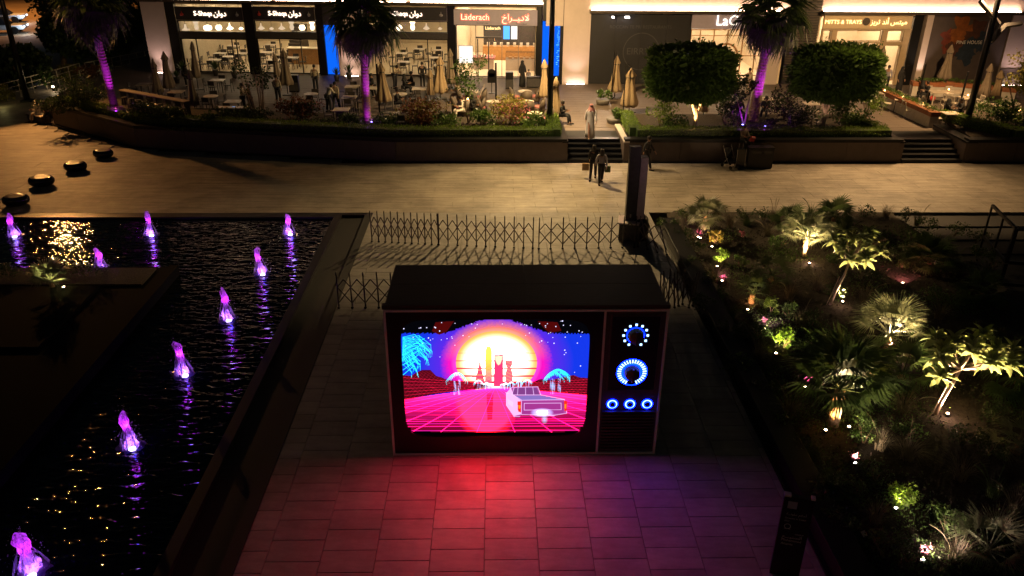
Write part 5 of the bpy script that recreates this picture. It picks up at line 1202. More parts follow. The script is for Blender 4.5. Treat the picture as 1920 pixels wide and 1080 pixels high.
# ---- grasses and dark filler shrubs
gl_ = [(1300,412,'at the far edge left of the silvery palm',1),(1345,408,'on the far edge behind the silvery palm',2),(1450,410,'on the far edge, second tall group',3),(1520,405,'on the far edge before the lit paving',2),(1660,408,'on the far edge right of the far plumeria',1),(1720,420,'at the far right corner of the garden',1),(1790,500,'near the right end beside the broad steps',1),(1850,520,'at the right side below the broad steps',1),(1368,425,'at the far edge right of the silvery palm',2),(1400,420,'at the far edge, tall and arching over the paving',3),(1440,440,'behind the amber trunked palm',1),(1480,560,'in the dim middle left of the far plumeria',2),(1530,650,'above the big amber trunk palm',2),(1500,610,'left of the far plumeria foot',1),
 (1620,560,'right of the far plumeria foot',1),(1600,640,'in the dim centre of the garden',1),(1650,840,'right of the shrub on pale stems',1),(1700,860,'below the brown arching clump',1),(1560,900,'in the dark lower left of the garden',1),(1640,980,'beside the small pink plate',0),
 (1800,900,'in the mulch below the brightest spotlight',1),(1860,930,'at lower right among pale blades',4),(1900,960,'at the right edge in the lower corner',4),(1820,700,'behind the near plumeria stem',1),(1870,640,'under the right of the plumeria crown',1),(1760,600,'under the left of the large plumeria crown',1),(1340,520,'in the dark strip behind the television side',1),(1370,600,'beside the folded barrier',1),
 (1420,680,'in the dark strip right of the television',1),(1480,780,'left of the foot of the big palm',1),(1520,860,'in the dark lower strip along the wall',1),(1790,1050,'by the bottom edge at right',2),(1630,470,'behind the far plumeria crown',2),(1590,440,'far edge right of centre',2),(1530,545,'just left of the far plumeria stem',1),(1690,780,'brown arching clump near the brightest lamp',1)]
for i, (px, py, wh, pl) in enumerate(gl_):
    grass(G(px, py), 110, .62+.1*(i % 3), 'arching fountain grass clump '+wh, 'straw' if i % 3 else 'palm_leaf', seed=60+i, plumes=pl, arch=.8)
dk = [(1790,440),(1830,455),(1700,470),(1770,480),(1820,520),(1860,500),(1730,455),(1660,480),(1640,600),(1480,600),(1520,610),(1570,650),(1720,640),(1740,700),(1850,650),(1700,820),(1850,860),(1600,770),(1285,418),(1400,412),(1485,408),(1560,405),(1620,408),(1700,412),(1740,430),(1275,445),(1300,470),(1290,500),(1320,540),(1310,580),(1345,565),(1360,640),(1395,640),(1385,700),(1430,740),(1420,640),(1455,800),(1500,840),(1540,940),(1590,930),(1640,900),(1570,1000),(1650,1040),(1500,690),(1700,1060),(1460,470),(1520,450),(1640,520),(1745,560),(1600,700),(1560,560),(1650,740),(1860,790),(1800,840),(1250,430),(1430,410)]
words = ['far right slope near the steps','far right slope end','slope behind the red lit plant','slope in front of the far corner','right slope lower part','right slope at the path','slope left part by the paving','slope behind the far plumeria','middle behind the green lit palm','middle left by the lime shrub','middle left of the far plumeria','middle above the big palm','middle left of the near plumeria crown','middle under the near plumeria crown','right under the near plumeria crown','open mulch below the big lamp','open mulch at lower right','patch above the pale stemmed shrub','far edge leftmost','far edge behind the pink twigs','far edge left of centre','far edge at centre','far edge right of centre','far edge right','far right corner','far left corner','left edge near the pylon','left edge behind the television','strip right of the folded barrier','strip beside the folded barrier','strip above the television corner','strip right of the dial','strip near the lime shrub','strip right of the lower dial','strip above the lower wall','patch under the green lit shrub','lower strip by the wall','lower strip left of the pale stemmed shrub','lower middle near the plate','patch below the big palm','patch right of the pale stemmed shrub','lower middle above the totem','bottom edge right of the plate','patch left of the big palm crown','bottom edge under the lime shrub','far middle behind the cream palm','far edge behind the cream palm','patch right of the far plumeria stem','patch by the red lit plant','patch left of the lit green palm','patch by the far plumeria foot','patch right of the big palm','right edge below the plumeria','right of the brightest lamp','corner touching the barrier','far edge beside the tall grass']
for i, ((px, py), wd_) in enumerate(zip(dk, words)):
    shrub(G(px, py), .5, .5, .3, 380, .07, 'leaf_mid' if i % 3 == 0 else 'leaf_dark', 'low dark leafy bush, '+wd_+' of the garden', seed=100+i, group='low dark bushes in the garden', stems=3, name='low_bush')
# leaf litter and ground cover over the mulch
r = np.random.default_rng(9); n_ = 26000; Xs = r.uniform(7.3, 16.9, n_); Ys = r.uniform(9, 30, n_)
Zs = .12+.10*np.sin(Xs*.9+1)*np.cos(Ys*.6)+.05*np.sin(Xs*2.3+Ys*1.7); P = np.stack([Xs, Ys, Zs+.0], 1)
lit = link('leaf_litter', fastmesh('leaf_litter', leaf_quads(P, .07, 3, .5, updir=.1), 4, 'mulch')); stuff(lit)
n_ = 30000; kx = r.normal(size=(60,2))*.0+np.stack([r.uniform(7.2,16.6,60), r.uniform(9,29.5,60)],1); c_ = r.integers(0,60,n_); XY = kx[c_]+r.normal(size=(n_,2))*.45; XY[:,0] = np.clip(XY[:,0], 7.3, 16.9)
Zs = .14+.10*np.sin(XY[:,0]*.9+1)*np.cos(XY[:,1]*.6); P = np.stack([XY[:,0], XY[:,1], Zs+r.random(n_)*.12], 1)
stuff(link('ground_cover', fastmesh('ground_cover', leaf_quads(P, .065, 4, .5, updir=.6), 4, 'leaf_mid')))

# ---- island planting
ip_ = at(98, 538, .3); fan_palm((ip_.x, ip_.y, .28), .3, .8, 14, 'yellow lit small palm on the dark pool island', 'palm_silver', 'fan', r0=.07, lo=10, hi=80, name='island_palm')
uplight(119, 538, (ip_.x, ip_.y, 1.2), 16, YEL, 'small spotlight at the foot of the island palm', z=.3, cone=100)
for i in range(9):
    shrub((-34+i*2.5, 25.05, .28), 1.0, .5, .28, 500, .07, 'leaf_dark', 'low dark bush on the pool island, number '+['one','two','three','four','five','six','seven','eight','nine'][i]+' from its left end', seed=140+i, group='low bushes on the pool island', stems=2, name='low_bush')
# ------------------------------------------------------------------ TERRACE PLANTING
def hedge(pts, label, wd=.62, h=.5, z0=1.07, dens=620, seed=1):
    """clipped hedge along pts (centre line)"""
    o = pts[0]; t = thing('hedge', label, 'hedge', (o[0], o[1], z0), 0); r = np.random.default_rng(seed); core = MB(); P = []
    for (xa, ya), (xb, yb) in zip(pts, pts[1:]):
        d = np.array([xb-xa, yb-ya]); L_ = np.hypot(*d); d /= L_; nn = np.array([-d[1], d[0]]); w2 = wd/2-.05
        q = [(xa-o[0]+nn[0]*s_*w2+d[0]*e_, ya-o[1]+nn[1]*s_*w2+d[1]*e_) for s_, e_ in ((-1,-.1),(1,-.1))]+[(xb-o[0]+nn[0]*s_*w2+d[0]*.1, yb-o[1]+nn[1]*s_*w2+d[1]*.1) for s_ in (1,-1)]
        core.prism(q[::-1], 0, h-.06)
        n_ = int(L_*dens); u = r.random(n_)*L_; side = r.random(n_)
        v = np.where(side < .5, (r.random(n_)-.5)*wd, np.where(side < .75, -wd/2, wd/2)+r.normal(size=n_)*.02); z = np.where(side < .5, h+r.normal(size=n_)*.025+.02*np.sin(u*3), r.random(n_)*h)
        P.append(np.stack([xa-o[0]+d[0]*u+nn[0]*v, ya-o[1]+d[1]*u+nn[1]*v, z], 1))
    core.build('hedge_body', 'leaf_dark', t); P = np.concatenate(P)
    link('foliage', fastmesh('foliage', leaf_quads(P, .06, seed, .55, updir=.8), 4, 'leaf_bright'), t); return t
hedge([(-24.6, 46.6), (-18.7, 42.35), (-5.0, 39.85), (2.8, 39.85)], 'long clipped hedge on the left planter wall, turning at the bend', seed=1)
hedge([(3.0, 39.8), (3.0, 43.0)], 'short bright clipped hedge running back beside the corner lamp post', seed=2)
hedge([(7.25, 39.85), (20.0, 39.85)], 'clipped hedge on the wall between the two flights of stairs', seed=3)
hedge([(7.1, 40.2), (7.1, 43.6)], 'short clipped hedge running back from the central stairs on the right', seed=4)
hedge([(19.9, 40.2), (19.2, 43.0)], 'short clipped hedge running back at the left of the second stairs', seed=5)
hedge([(26.6, 39.85), (44, 39.85)], 'clipped hedge along the far right planter wall', seed=6)
hedge([(26.5, 40.0), (24.7, 43.8)], 'slanting clipped hedge at the corner of the far right planter', seed=7)
def cover(x0, x1, y0, y1, n, mt, z, nm, seed, size=.08):
    r = np.random.default_rng(seed); P = np.stack([r.uniform(x0, x1, n), r.uniform(y0, y1, n), z+r.random(n)*.16], 1); stuff(link(nm, fastmesh(nm, leaf_quads(P, size, seed, .5, updir=.7), 4, mt)))
cover(-4.5, 2.6, 40.2, 42.2, 5200, 'leaf_purple', 1.06, 'purple_ground_cover', 1); cover(7.4, 19.4, 40.2, 41.6, 5200, 'leaf_purple', 1.06, 'purple_ground_cover', 2); cover(26.8, 40, 40.3, 41.9, 5200, 'leaf_purple', 1.06, 'purple_ground_cover', 3)
cover(-17, -4.5, 40.9, 43.2, 6000, 'leaf_dark', 1.06, 'dark_ground_cover', 4, .1)
def S(px, py, z=1.06): return at(px, py, z)
sh = [ # px,py base, rx, rz, mat, label, extra
 (790,232,1.55,.75,'leaf_red','reddish green shrub in front of the tan umbrellas',('leaf_yellow',.5)),
 (838,240,.9,.5,'leaf_mid','spiky green shrub right of the reddish shrub',None),
 (905,237,.95,.55,'leaf_mid','leafy green shrub below the small slender tree',None),
 (958,232,1.2,.8,'leaf_yellow','variegated yellow and pink shrub before the chocolate shop',('leaf_pink',.35)),
 (1000,240,.95,.45,'leaf_mid','green shrub just left of the corner lamp post',None),
 (720,240,.8,.4,'leaf_dark','dark fern like shrub right of the violet palm trunk',None),
 (655,240,.9,.4,'leaf_dark','dark fern like shrub left of the violet palm trunk',None),
 (565,228,1.3,.7,'leaf_red','dull reddish shrub before the passing waiters',('leaf_dark',.6)),
 (470,232,1.3,.5,'leaf_dark','dark bush below the slender many stemmed tree',None),
 (400,236,1.3,.5,'leaf_dark','dark bush in the left planter beneath the long counter',None),
 (320,232,1.3,.6,'leaf_dark','dark bush in the left planter right of the violet trunk',None),
 (265,228,1.1,.6,'leaf_dark','dark bush close to the leftmost violet trunk',None),
 (150,205,1.9,1.1,'leaf_dark','big dark bush at the left end of the planter',None),
 (110,212,1.2,.6,'leaf_dark','lower dark bush behind the bench end person',None),
 (1238,240,1.0,.85,'leaf_bright','bright green rounded bush left of the trimmed tree trunk',None),
 (1262,246,.8,.5,'leaf_mid','green bush at the foot of the first trimmed tree',None),
 (1360,235,1.4,1.2,'leaf_dark','dark shrub mass between the trimmed tree and the violet palm',None),
 (1470,225,1.1,1.0,'leaf_purple','dark purplish shrub right of the violet palm',('leaf_dark',.5)),
 (1500,240,1.1,.7,'leaf_dark','dark bush left of the second trimmed tree trunk',None),
 (1590,240,1.3,.8,'leaf_mid','green bush right of the second trimmed tree trunk',None),
 (1622,225,1.0,1.3,'leaf_bright','feathery bright green bush at the planter end by the second stairs',None),
 (1858,232,1.5,.75,'leaf_mid','green spreading shrub right of the forked lamp post',None),
 (1905,236,1.1,.6,'leaf_bright','bright arching shrub at the far right edge',None)]
for i, (px, py, rx, rz, mt, lb_, ex) in enumerate(sh):
    p = S(px, py); shrub((p.x, p.y, 1.05), rx, min(rx, 1.0), rz, int(900*rx), .13 if mt != 'leaf_bright' else .11, mt, lb_, seed=200+i, group='shrubs in the terrace planters', extra=ex, clumps=12)
# trimmed trees
def trimmed(px, py, cpx, cpy, w_, h_, d_, label, n, seed, mt='leaf_dark'):
    b_ = S(px, py); t = thing('trimmed_tree', label, 'tree', (b_.x, b_.y, 1.05), 0, 'box trimmed trees in the terrace planter'); c = atY(cpx, cpy, b_.y)-Vector((b_.x, b_.y, 1.05))
    r = np.random.default_rng(seed); u = r.normal(size=(n,3)); u /= (np.abs(u)**5.6).sum(1)[:,None]**(1/5.6)
    lump = 1.03+.06*np.sin(u[:,0]*5+seed)+.05*np.sin(u[:,0]*3+u[:,1]*4+seed*2)+.05*np.sin(u[:,2]*7+u[:,1]*5)+r.normal(size=n)*.055+.035*np.sin(u[:,1]*11+u[:,0]*9)
    P = u*lump[:,None]*(.80+.20*r.random(n)[:,None])*np.array([w_/2, d_/2, h_/2])+np.array([c.x, 0, c.z])
    sp = r.integers(0, n, 60); extra = P[sp].repeat(9, 0)+np.tile(np.linspace(0, .32, 9)[:,None], (60,1))*(u[sp]+np.array([0,0,.5])).repeat(9, 0); P = np.concatenate([P, extra])
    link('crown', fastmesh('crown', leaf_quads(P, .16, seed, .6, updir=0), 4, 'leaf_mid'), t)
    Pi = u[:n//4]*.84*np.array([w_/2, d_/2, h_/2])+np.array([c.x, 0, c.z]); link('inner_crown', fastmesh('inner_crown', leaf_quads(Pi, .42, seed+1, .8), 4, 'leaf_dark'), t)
    MB().tube([(0,0,-.1),(.05,0,.6),(0,.05,c.z-h_*.3)], [.13,.1,.09], 8).build('trunk', 'pale_bark', t, True)
    for s_ in (-1, 1): MB().tube([(0,0,.9),(s_*.5,.1,c.z-h_*.35),(s_*1.0,.1,c.z)], [.06,.05,.03], 6).build('limb', 'pale_bark', t, True)
    return t
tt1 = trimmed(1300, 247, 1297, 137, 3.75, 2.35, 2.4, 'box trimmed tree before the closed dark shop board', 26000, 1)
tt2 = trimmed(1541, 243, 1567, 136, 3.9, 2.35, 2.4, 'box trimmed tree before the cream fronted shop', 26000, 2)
uplight(1299, 247, (tt1.location.x, tt1.location.y, 2.6), 30, (1, .6, .2), 'amber spotlight at the first trimmed tree trunk', z=1.1, cone=50)
uplight(1543, 250, (tt2.location.x, tt2.location.y, 2.6), 7, (1, .6, .4), 'small warm spotlight at the second trimmed tree trunk', z=1.1, cone=50)
# slender trees
def slender(px, py, tpx, tpy, r_, n, mt, label, stems, seed, smt='pale_bark', size=.13, name='slender_tree'):
    b_ = S(px, py); t = thing(name, label, 'tree', (b_.x, b_.y, 1.05)); c = atY(tpx, tpy, b_.y)-Vector((b_.x, b_.y, 1.05)); r = random.Random(seed)
    for i in range(stems):
        a = r.uniform(0, 6.28); o = Vector((cos(a)*.25, sin(a)*.2, 0))*(stems > 2); e = Vector((c.x+cos(a)*r_*.5, sin(a)*r_*.4, c.z*r.uniform(.85,1.1)))
        MB().tube([o, o.lerp(e, .5)+Vector((r.uniform(-.05,.05),0,0)), e], [.05,.035,.012], 6).build('stem', smt, t, True)
    P = cloud(n, r_, r_*.8, r_*.95, seed, 14, .3)+np.array([c.x, 0, c.z]); link('foliage', fastmesh('foliage', leaf_quads(P, size, seed, .6), 4, mt), t); return t
slender(878, 232, 882, 148, 1.5, 900, 'leaf_mid', 'small slender tree before the chocolate shop lightbox', 2, 31)
slender(487, 225, 470, 140, 1.2, 600, 'leaf_dark', 'slender tree with many pale stems between the first two restaurant bays', 11, 32)
slender(1905, 232, 1908, 140, 1.6, 1500, 'leaf_yellow', 'light green tree at the right edge before the washed pier', 1, 33)
slender(1395, 238, 1392, 165, 1.0, 700, 'leaf_dark', 'thin dark tree before the lit arched window', 2, 34)
# tall palms lit violet
def tall_palm(px, py, cpx, cpy, label, r0, lights, s=2.0, n=34, seed=0):
    b_ = S(px, py); c = atY(cpx, cpy, b_.y)-Vector((b_.x, b_.y, 1.0))
    t = fan_palm((b_.x, b_.y, 1.0), c.z, s, n, label, 'palm_leaf', 'tall', r0=r0, group='tall palms with violet lit trunks', lo=-62, hi=70, lean=(c.x, 0), boots=False, name='tall_palm', seed=seed)
    rings = MB(); h = c.z
    for i in range(int(h/.16)):
        z = .1+i*.16; f = (z/h)**1.5; rings.lathe([(r0*(1.16-.3*z/h)*1.03, 0), (r0*(1.16-.3*z/h)*1.06, .03), (r0*(1.16-.3*z/h)*1.03, .06)], 10, (c.x*f, 0, z))
    stuff(rings.build('bark_rings', 'palm_bark', t, True))
    sk = MB(); r = random.Random(seed)
    for i in range(46):
        a = r.uniform(0, 6.28); d = Vector((cos(a), sin(a), 0)); s_ = Vector((-sin(a), cos(a), 0)); p_ = Vector((c.x, 0, h-.05+r.uniform(-.25,.1)))+d*r0
        e = p_+d*r.uniform(.2,.5)+Vector((0,0,-r.uniform(.7,1.25))); m_ = p_+d*r.uniform(.3,.5)+Vector((0,0,-.25)); sk.add([p_-s_*.04,p_+s_*.04,m_+s_*.1,m_-s_*.1],[(0,1,2,3)]); sk.add([m_-s_*.1,m_+s_*.1,e+s_*.02,e-s_*.02],[(0,1,2,3)])
    stuff(sk.build('dry_skirt', 'straw', t))
    return t
VI = (.42, .02, 1)
for px, py, cpx, cpy, r0, lb_, sd, ls_ in ((218,216,165,8,.2,'leftmost tall palm with violet lit trunk and dark crown cut by the top edge',1,((226,219),)),
        (689,232,680,42,.2,'tall palm with magenta lit trunk between the second and third restaurant bays',2,((697,233),)),
        (1412,226,1448,30,.24,'tall palm with violet lit trunk before the gold lettered shop window',3,((1392,238),(1434,241)))):
    t = tall_palm(px, py, cpx, cpy, lb_, r0, None, seed=sd)
    for k_, (lx_, ly_) in enumerate(ls_):
        p = at(lx_, ly_, 1.1); lt = thing('violet_spotlight', ('violet spotlight at the foot of the ' if k_ == 0 else 'blue white spotlight right of the ')+['leftmost tall palm','middle tall palm','right tall palm'][sd-1], 'spotlight', (p.x, p.y, 1.07))
        MB().lathe([(.05,0),(.08,.05),(.08,.14),(.06,.15)], 10).build('housing', 'black_metal', lt); MB().lathe([(.06,.151),(.05,.17),(.02,.18)], 10).build('lens', 'lamp_violet', lt)
        cx_ = atY(cpx, cpy, t.location.y).x; tx = t.location.x
        lamp('SPOT', 'violet_light', (tx+.62-.95*k_, t.location.y-.8, 1.75), 900 if k_ == 0 else 500, VI, .04, (tx+(cx_-tx)*.6, t.location.y, 4.9), 60, 1)
        lamp('POINT', 'violet_spill', (p.x-.1, p.y-.2, 1.6), 12, VI, .04)
# small bushes around violet lights
for px, py, wh in ((205,212,'leftmost'),(672,234,'middle'),(1385,232,'right'),(1445,235,'right side of the right')):
    p = S(px, py); shrub((p.x, p.y, 1.05), .5, .4, .22, 260, .09, 'leaf_dark', 'low violet tinted plant by the foot of the '+wh+' tall palm', seed=int(px), group='low plants by the tall palms', name='low_plant', stems=2)
# agave like plants in the restaurant planters
for i, (px, py, z_) in enumerate(((405,136,.9),(345,137,.85),(655,142,.9),(632,146,.7),(333,150,.6),(440,140,.6))):
    p = at(px, py+6, TZ); t = thing('potted_agave', 'spiky dark potted plant '+['before the middle of the leftmost window','at the left jamb of the leftmost window','before the pale pier between bays','right of the blue wall panel','low beside the left corner pier','before the right pane of the leftmost window'][i], 'potted plant', (p.x, p.y, TZ+.01), 0, 'spiky potted plants before the restaurant')
    MB().lathe([(.14,0),(.19,.3),(.2,.42),(.17,.42)], 12).build('pot', 'dark_metal', t, True)
    V = []
    for k_ in range(26):
        a = k_*2.4; e = radians(85-55*k_/26); l = z_*.75; d = Vector((cos(a)*cos(e), sin(a)*cos(e), sin(e))); s_ = Vector((-sin(a), cos(a), 0)); b_ = Vector((0,0,.4)); V += [b_-s_*.03, b_+s_*.03, b_+d*l*.6+s_*.035, b_+d*l*.6-s_*.035, b_+d*l*.6-s_*.035, b_+d*l*.6+s_*.035, b_+d*l+s_*.003, b_+d*l-s_*.003]
    link('spikes', fastmesh('spikes', np.array([tuple(q) for q in V]), 4, 'leaf_dark'), t)
for px, py, s_, wh in ((1130,196,1.0,'behind the first tan umbrella'),(1153,231,1.15,'nearest the central stairs')):
    p = at(px, py, TZ); t = thing('grey_pot', 'low grey pot of green leaves on the bare terrace '+wh, 'potted plant', (p.x, p.y, TZ+.012), 0, 'low grey pots on the terrace')
    MB().lathe([(.36*s_,0),(.42*s_,.2),(.42*s_,.3),(.38*s_,.3)], 16).build('pot', 'pot_grey', t, True)
    P = cloud(420, .45*s_, .4*s_, .35*s_, int(px), 6)+np.array([0,0,.55]); link('foliage', fastmesh('foliage', leaf_quads(P, .14, 5, .4, updir=.9), 4, 'leaf_mid'), t)

# ------------------------------------------------------------------ corten planters on the right terrace
def planter(p0, p1, wd, label, seed):
    a, b_ = Vector((p0[0], p0[1], 0)), Vector((p1[0], p1[1], 0)); d = (b_-a); L_ = d.length; an = atan2(d.y, d.x)
    t = thing('terrace_planter', label, 'planter', (a.x, a.y, TZ), an); n_ = max(2, int(L_/1.3))
    for i in range(n_): MB().box(L_*i/n_+.008, L_*(i+1)/n_-.008, -wd/2, wd/2, .0, .62).build('stone_block', 'white_render', t)
    MB().box(-.02, L_+.02, -wd/2-.02, wd/2+.02, .621, .86).build('corten_band', 'corten', t)
    P = np.stack([np.random.default_rng(seed).uniform(.1, L_-.1, int(L_*200)), np.random.default_rng(seed+1).uniform(-wd*.4, wd*.4, int(L_*200)), .9+np.random.default_rng(seed+2).random(int(L_*200))*.16], 1)
    link('foliage', fastmesh('foliage', leaf_quads(P, .09, seed, .5, updir=.6), 4, 'leaf_mid'), t)
planter(at(1643,190,TZ), at(1748,240,TZ), .5, 'long stone planter with rusty band running back beside the second stairs', 1)
planter(at(1705,178,TZ), at(1765,180,TZ), .6, 'stone planter with rusty band at the foot of the dark mural wall', 2)
planter(at(1770,178,TZ), at(1900,192,TZ), .5, 'low rusty planter behind the candlelit tables at far right', 3)

# ------------------------------------------------------------------ umbrellas (all folded)
def umbrella(px, py, tpx, tpy, mt, wd, label, grp, pole_side=0):
    b_ = at(px, py, TZ); H = height(tpx, tpy, b_)-TZ; H = min(max(H, 1.9), 3.6)
    t = thing('folded_umbrella', label, 'umbrella', (b_.x, b_.y, TZ+.01), random.uniform(0, .4), grp); r = random.Random(int(px))
    t.rotation_euler = (r.uniform(-.03,.03), r.uniform(-.035,.035), r.uniform(0,1))
    MB().tube([(0,0,.05),(0,0,H+.05)], .026, 8).build('pole', 'dark_metal', t)
    MB().box(-.28, .28, -.28, .28, 0, .06).build('base', 'dark_metal', t, bevel=.01)
    prof = [(.03, H), (.05, H-.05), (wd*.42, H-.4), (wd*.30, H-.5), (wd*.36, H-.9), (wd*.55, H-1.5), (wd*.78, H-1.95), (wd*.72, H-2.15)]
    prof = [p_ for p_ in prof if p_[1] > .25][::-1]; ph = r.uniform(0, 6)
    MB().lathe(prof, 24, wob=lambda i, j, a: 1+.30*sin(6*a+ph+i*.25)*(1 if j % 2 else .6)+r.uniform(-.13,.13)).build('canopy', mt, t, True)
    MB().lathe([(wd*.34, H-.53), (wd*.36, H-.50), (wd*.34, H-.47)], 12).build('strap', 'dark_metal', t)
    if pole_side: MB().tube([(pole_side,0,0),(pole_side,0,H+.35),(0,0,H+.1)], .035, 6).build('side_mast', 'black_metal', t)
    return t
gu = 'folded umbrellas on the terrace'
for a_ in ((320,178,304,98,'umbrella_grey',.42,'dark folded umbrella before the left corner pier'),(298,182,287,112,'umbrella_grey',.4,'shaded folded umbrella left of the left corner pier'),
    (366,208,356,132,'umbrella_grey',.36,'dark folded umbrella in front of the leftmost glass door'),(372,168,358,80,'umbrella_grey',.34,'slim dark folded umbrella against the leftmost window'),
    (522,158,514,100,'umbrella_grey',.4,'grey folded umbrella before the second restaurant bay, left of two'),(540,178,530,92,'umbrella_grey',.5,'grey folded umbrella left of the lit entrance'),
    (722,212,719,118,'umbrella_tan',.48,'golden tan folded umbrella right of the magenta palm trunk'),(808,190,804,132,'umbrella_tan',.4,'short tan folded umbrella before the third bay'),
    (826,186,822,106,'umbrella_tan',.55,'broad tan folded umbrella before the third bay, right of the short one'),(846,168,838,92,'umbrella_grey',.4,'greyish folded umbrella against the dark column left of the chocolate shop'),
    (1020,205,1015,112,'umbrella_tan',.42,'tan folded umbrella just left of the corner lamp post'),(1040,230,1038,145,'umbrella_tan',.42,'tan folded umbrella just right of the corner lamp post'),
    (1318,222,1316,168,'umbrella_tan',.45,'tan folded umbrella under the first trimmed tree'),(1640,172,1643,88,'umbrella_grey',.4,'dark folded umbrella right of the second trimmed tree'),
    (1764,172,1780,84,'umbrella_grey',.5,'folded umbrella standing against the painted splash'),(1842,190,1855,120,'umbrella_grey',.42,'pale folded umbrella right of the forked lamp post'),
    (1864,192,1874,132,'umbrella_tan',.5,'tan folded umbrella before the washed far right pier')):
    umbrella(*a_, gu)
umbrella(1152, 185, 1150, 105, 'umbrella_tan', .46, 'golden folded umbrella with side mast, nearer the dark shop board', gu, -.42)
umbrella(1179, 212, 1178, 128, 'umbrella_tan', .58, 'golden folded umbrella with side mast, nearer the central stairs', gu, -.5)

# ------------------------------------------------------------------ people
SKH = dict(pelvis=(0,0,.95), chest=(0,0,1.28), neck=(0,0,1.47), head=(0,-.01,1.60), crown=(0,0,1.70))
def skin_obj(name, verts, edges, radii, mt, parent, root=0, sub=1):
    me = bpy.data.meshes.new(name); me.from_pydata(verts, edges, []); me.materials.append(M[mt]); o = link(name, me, parent)
    md = o.modifiers.new('skin', 'SKIN'); md.use_smooth_shade = True; md.branch_smoothing = .4
    sv = me.skin_vertices[0].data
    for i, r_ in enumerate(radii): sv[i].radius = (r_, r_) if not hasattr(r_, '__len__') else r_; sv[i].use_root = (i == root)
    m2 = o.modifiers.new('sub', 'SUBSURF'); m2.levels = sub; m2.render_levels = sub; return o
def person(loc, rz, label, pose='stand', top='white_cloth', bottom='black_cloth', robe=None, head='hair', group=None, cat='person', s=1.0, arms=None):
    t = thing('person', label, cat, tuple(loc), rz, group); t.scale = (s, s, s)
    if pose in ('stand', 'walk', 'lean'):
        ph = .93; st = {'stand': ((-.10,-.02),( .10,.02)), 'walk': ((-.09,-.30),(.09,.26)), 'lean': ((-.12,-.05),(.12,.05))}[pose]
        hips = [Vector((-.09,0,ph-.02)), Vector((.09,0,ph-.02))]; feet = [Vector((st[0][0],st[0][1],.07)), Vector((st[1][0],st[1][1],.07))]
        knees = [hips[i].lerp(feet[i], .5)+Vector((0,-.05,0)) for i in (0,1)]; lean = .30 if pose == 'lean' else (.04 if pose == 'walk' else 0)
        pel = Vector((0,0,ph)); ch = Vector((0,-lean*.6,1.25-lean*.15)); nk = Vector((0,-lean,1.45-lean*.35)); hd = Vector((0,-lean-.03,1.57-lean*.5)); cr = Vector((0,-lean-.04,1.66-lean*.5))
    else:
        ph = .50; pel = Vector((0,0,ph)); hips = [Vector((-.09,0,ph)), Vector((.09,0,ph))]; knees = [Vector((-.13,-.42,ph+.0)), Vector((.13,-.42,ph+.0))]; feet = [Vector((-.14,-.45,.07)), Vector((.12,-.50,.07))]
        ch = Vector((0,-.03,ph+.34)); nk = Vector((0,-.05,ph+.54)); hd = Vector((0,-.08,ph+.66)); cr = Vector((0,-.08,ph+.75))
    toes = [f+Vector((0,-.14,-.03)) for f in feet]
    sho = [ch+Vector((-.17,0,.13)), ch+Vector((.17,0,.13))]
    if arms == 'fold' or pose == 'sit': elb = [sho[0]+Vector((-.05,-.10,-.25)), sho[1]+Vector((.05,-.10,-.25))]; hnd = [elb[0]+Vector((.10,-.20,.02)), elb[1]+Vector((-.08,-.22,.03))]
    elif arms == 'up': elb = [sho[0]+Vector((-.04,-.15,-.2)), sho[1]+Vector((.05,.02,-.27))]; hnd = [elb[0]+Vector((.02,-.2,.14)), elb[1]+Vector((0,-.08,-.24))]
    else:
        sw = .16 if pose == 'walk' else .03; elb = [sho[0]+Vector((-.06,sw*.5,-.27)), sho[1]+Vector((.06,-sw*.5,-.27))]; hnd = [elb[0]+Vector((0,sw*.6-.08,-.24)), elb[1]+Vector((0,-sw*.8-.08,-.24))]
    V = [pel, pel.lerp(ch,.5), ch, nk, hd, cr]; E = [(0,1),(1,2),(2,3),(3,4),(4,5)]; R = [(.13,.09),(.115,.085),(.15,.10),(.05,.05),(.078,.09),(.065,.075)]
    for i in (0,1):
        k = len(V); V += [hips[i], knees[i], feet[i], toes[i]]; E += [(0,k),(k,k+1),(k+1,k+2),(k+2,k+3)]; R += [.085,.055,.038,.03]
        k = len(V); V += [sho[i], elb[i], hnd[i]]; E += [(2,k),(k,k+1),(k+1,k+2)]; R += [.055,.038,.028]
        d = (hnd[i]-elb[i]).normalized(); sd_ = Vector((1,0,0)) if i == 0 else Vector((-1,0,0)); pr = d.cross(sd_).normalized()
        pm = hnd[i]+d*.05; kk = len(V); V.append(pm); E.append((k+2, kk)); R.append((.03,.018))
        for j, (off, ln_) in enumerate(((-.027,.055),(-.009,.065),(.009,.06),(.027,.048))):
            q = len(V); V += [pm+pr*off+d*.03, pm+pr*off*1.15+d*(.03+ln_*.6)+sd_*.008, pm+pr*off*1.2+d*(.03+ln_)+sd_*.025]; E += [(kk,q),(q,q+1),(q+1,q+2)]; R += [.009,.008,.006]
        q = len(V); V += [hnd[i]+pr*-.035+d*.02, hnd[i]+pr*-.05+d*.055+sd_*.01]; E += [(k+2,q),(q,q+1)]; R += [.010,.008]
    skin_obj('body', [tuple(v) for v in V], E, R, 'skin', t)
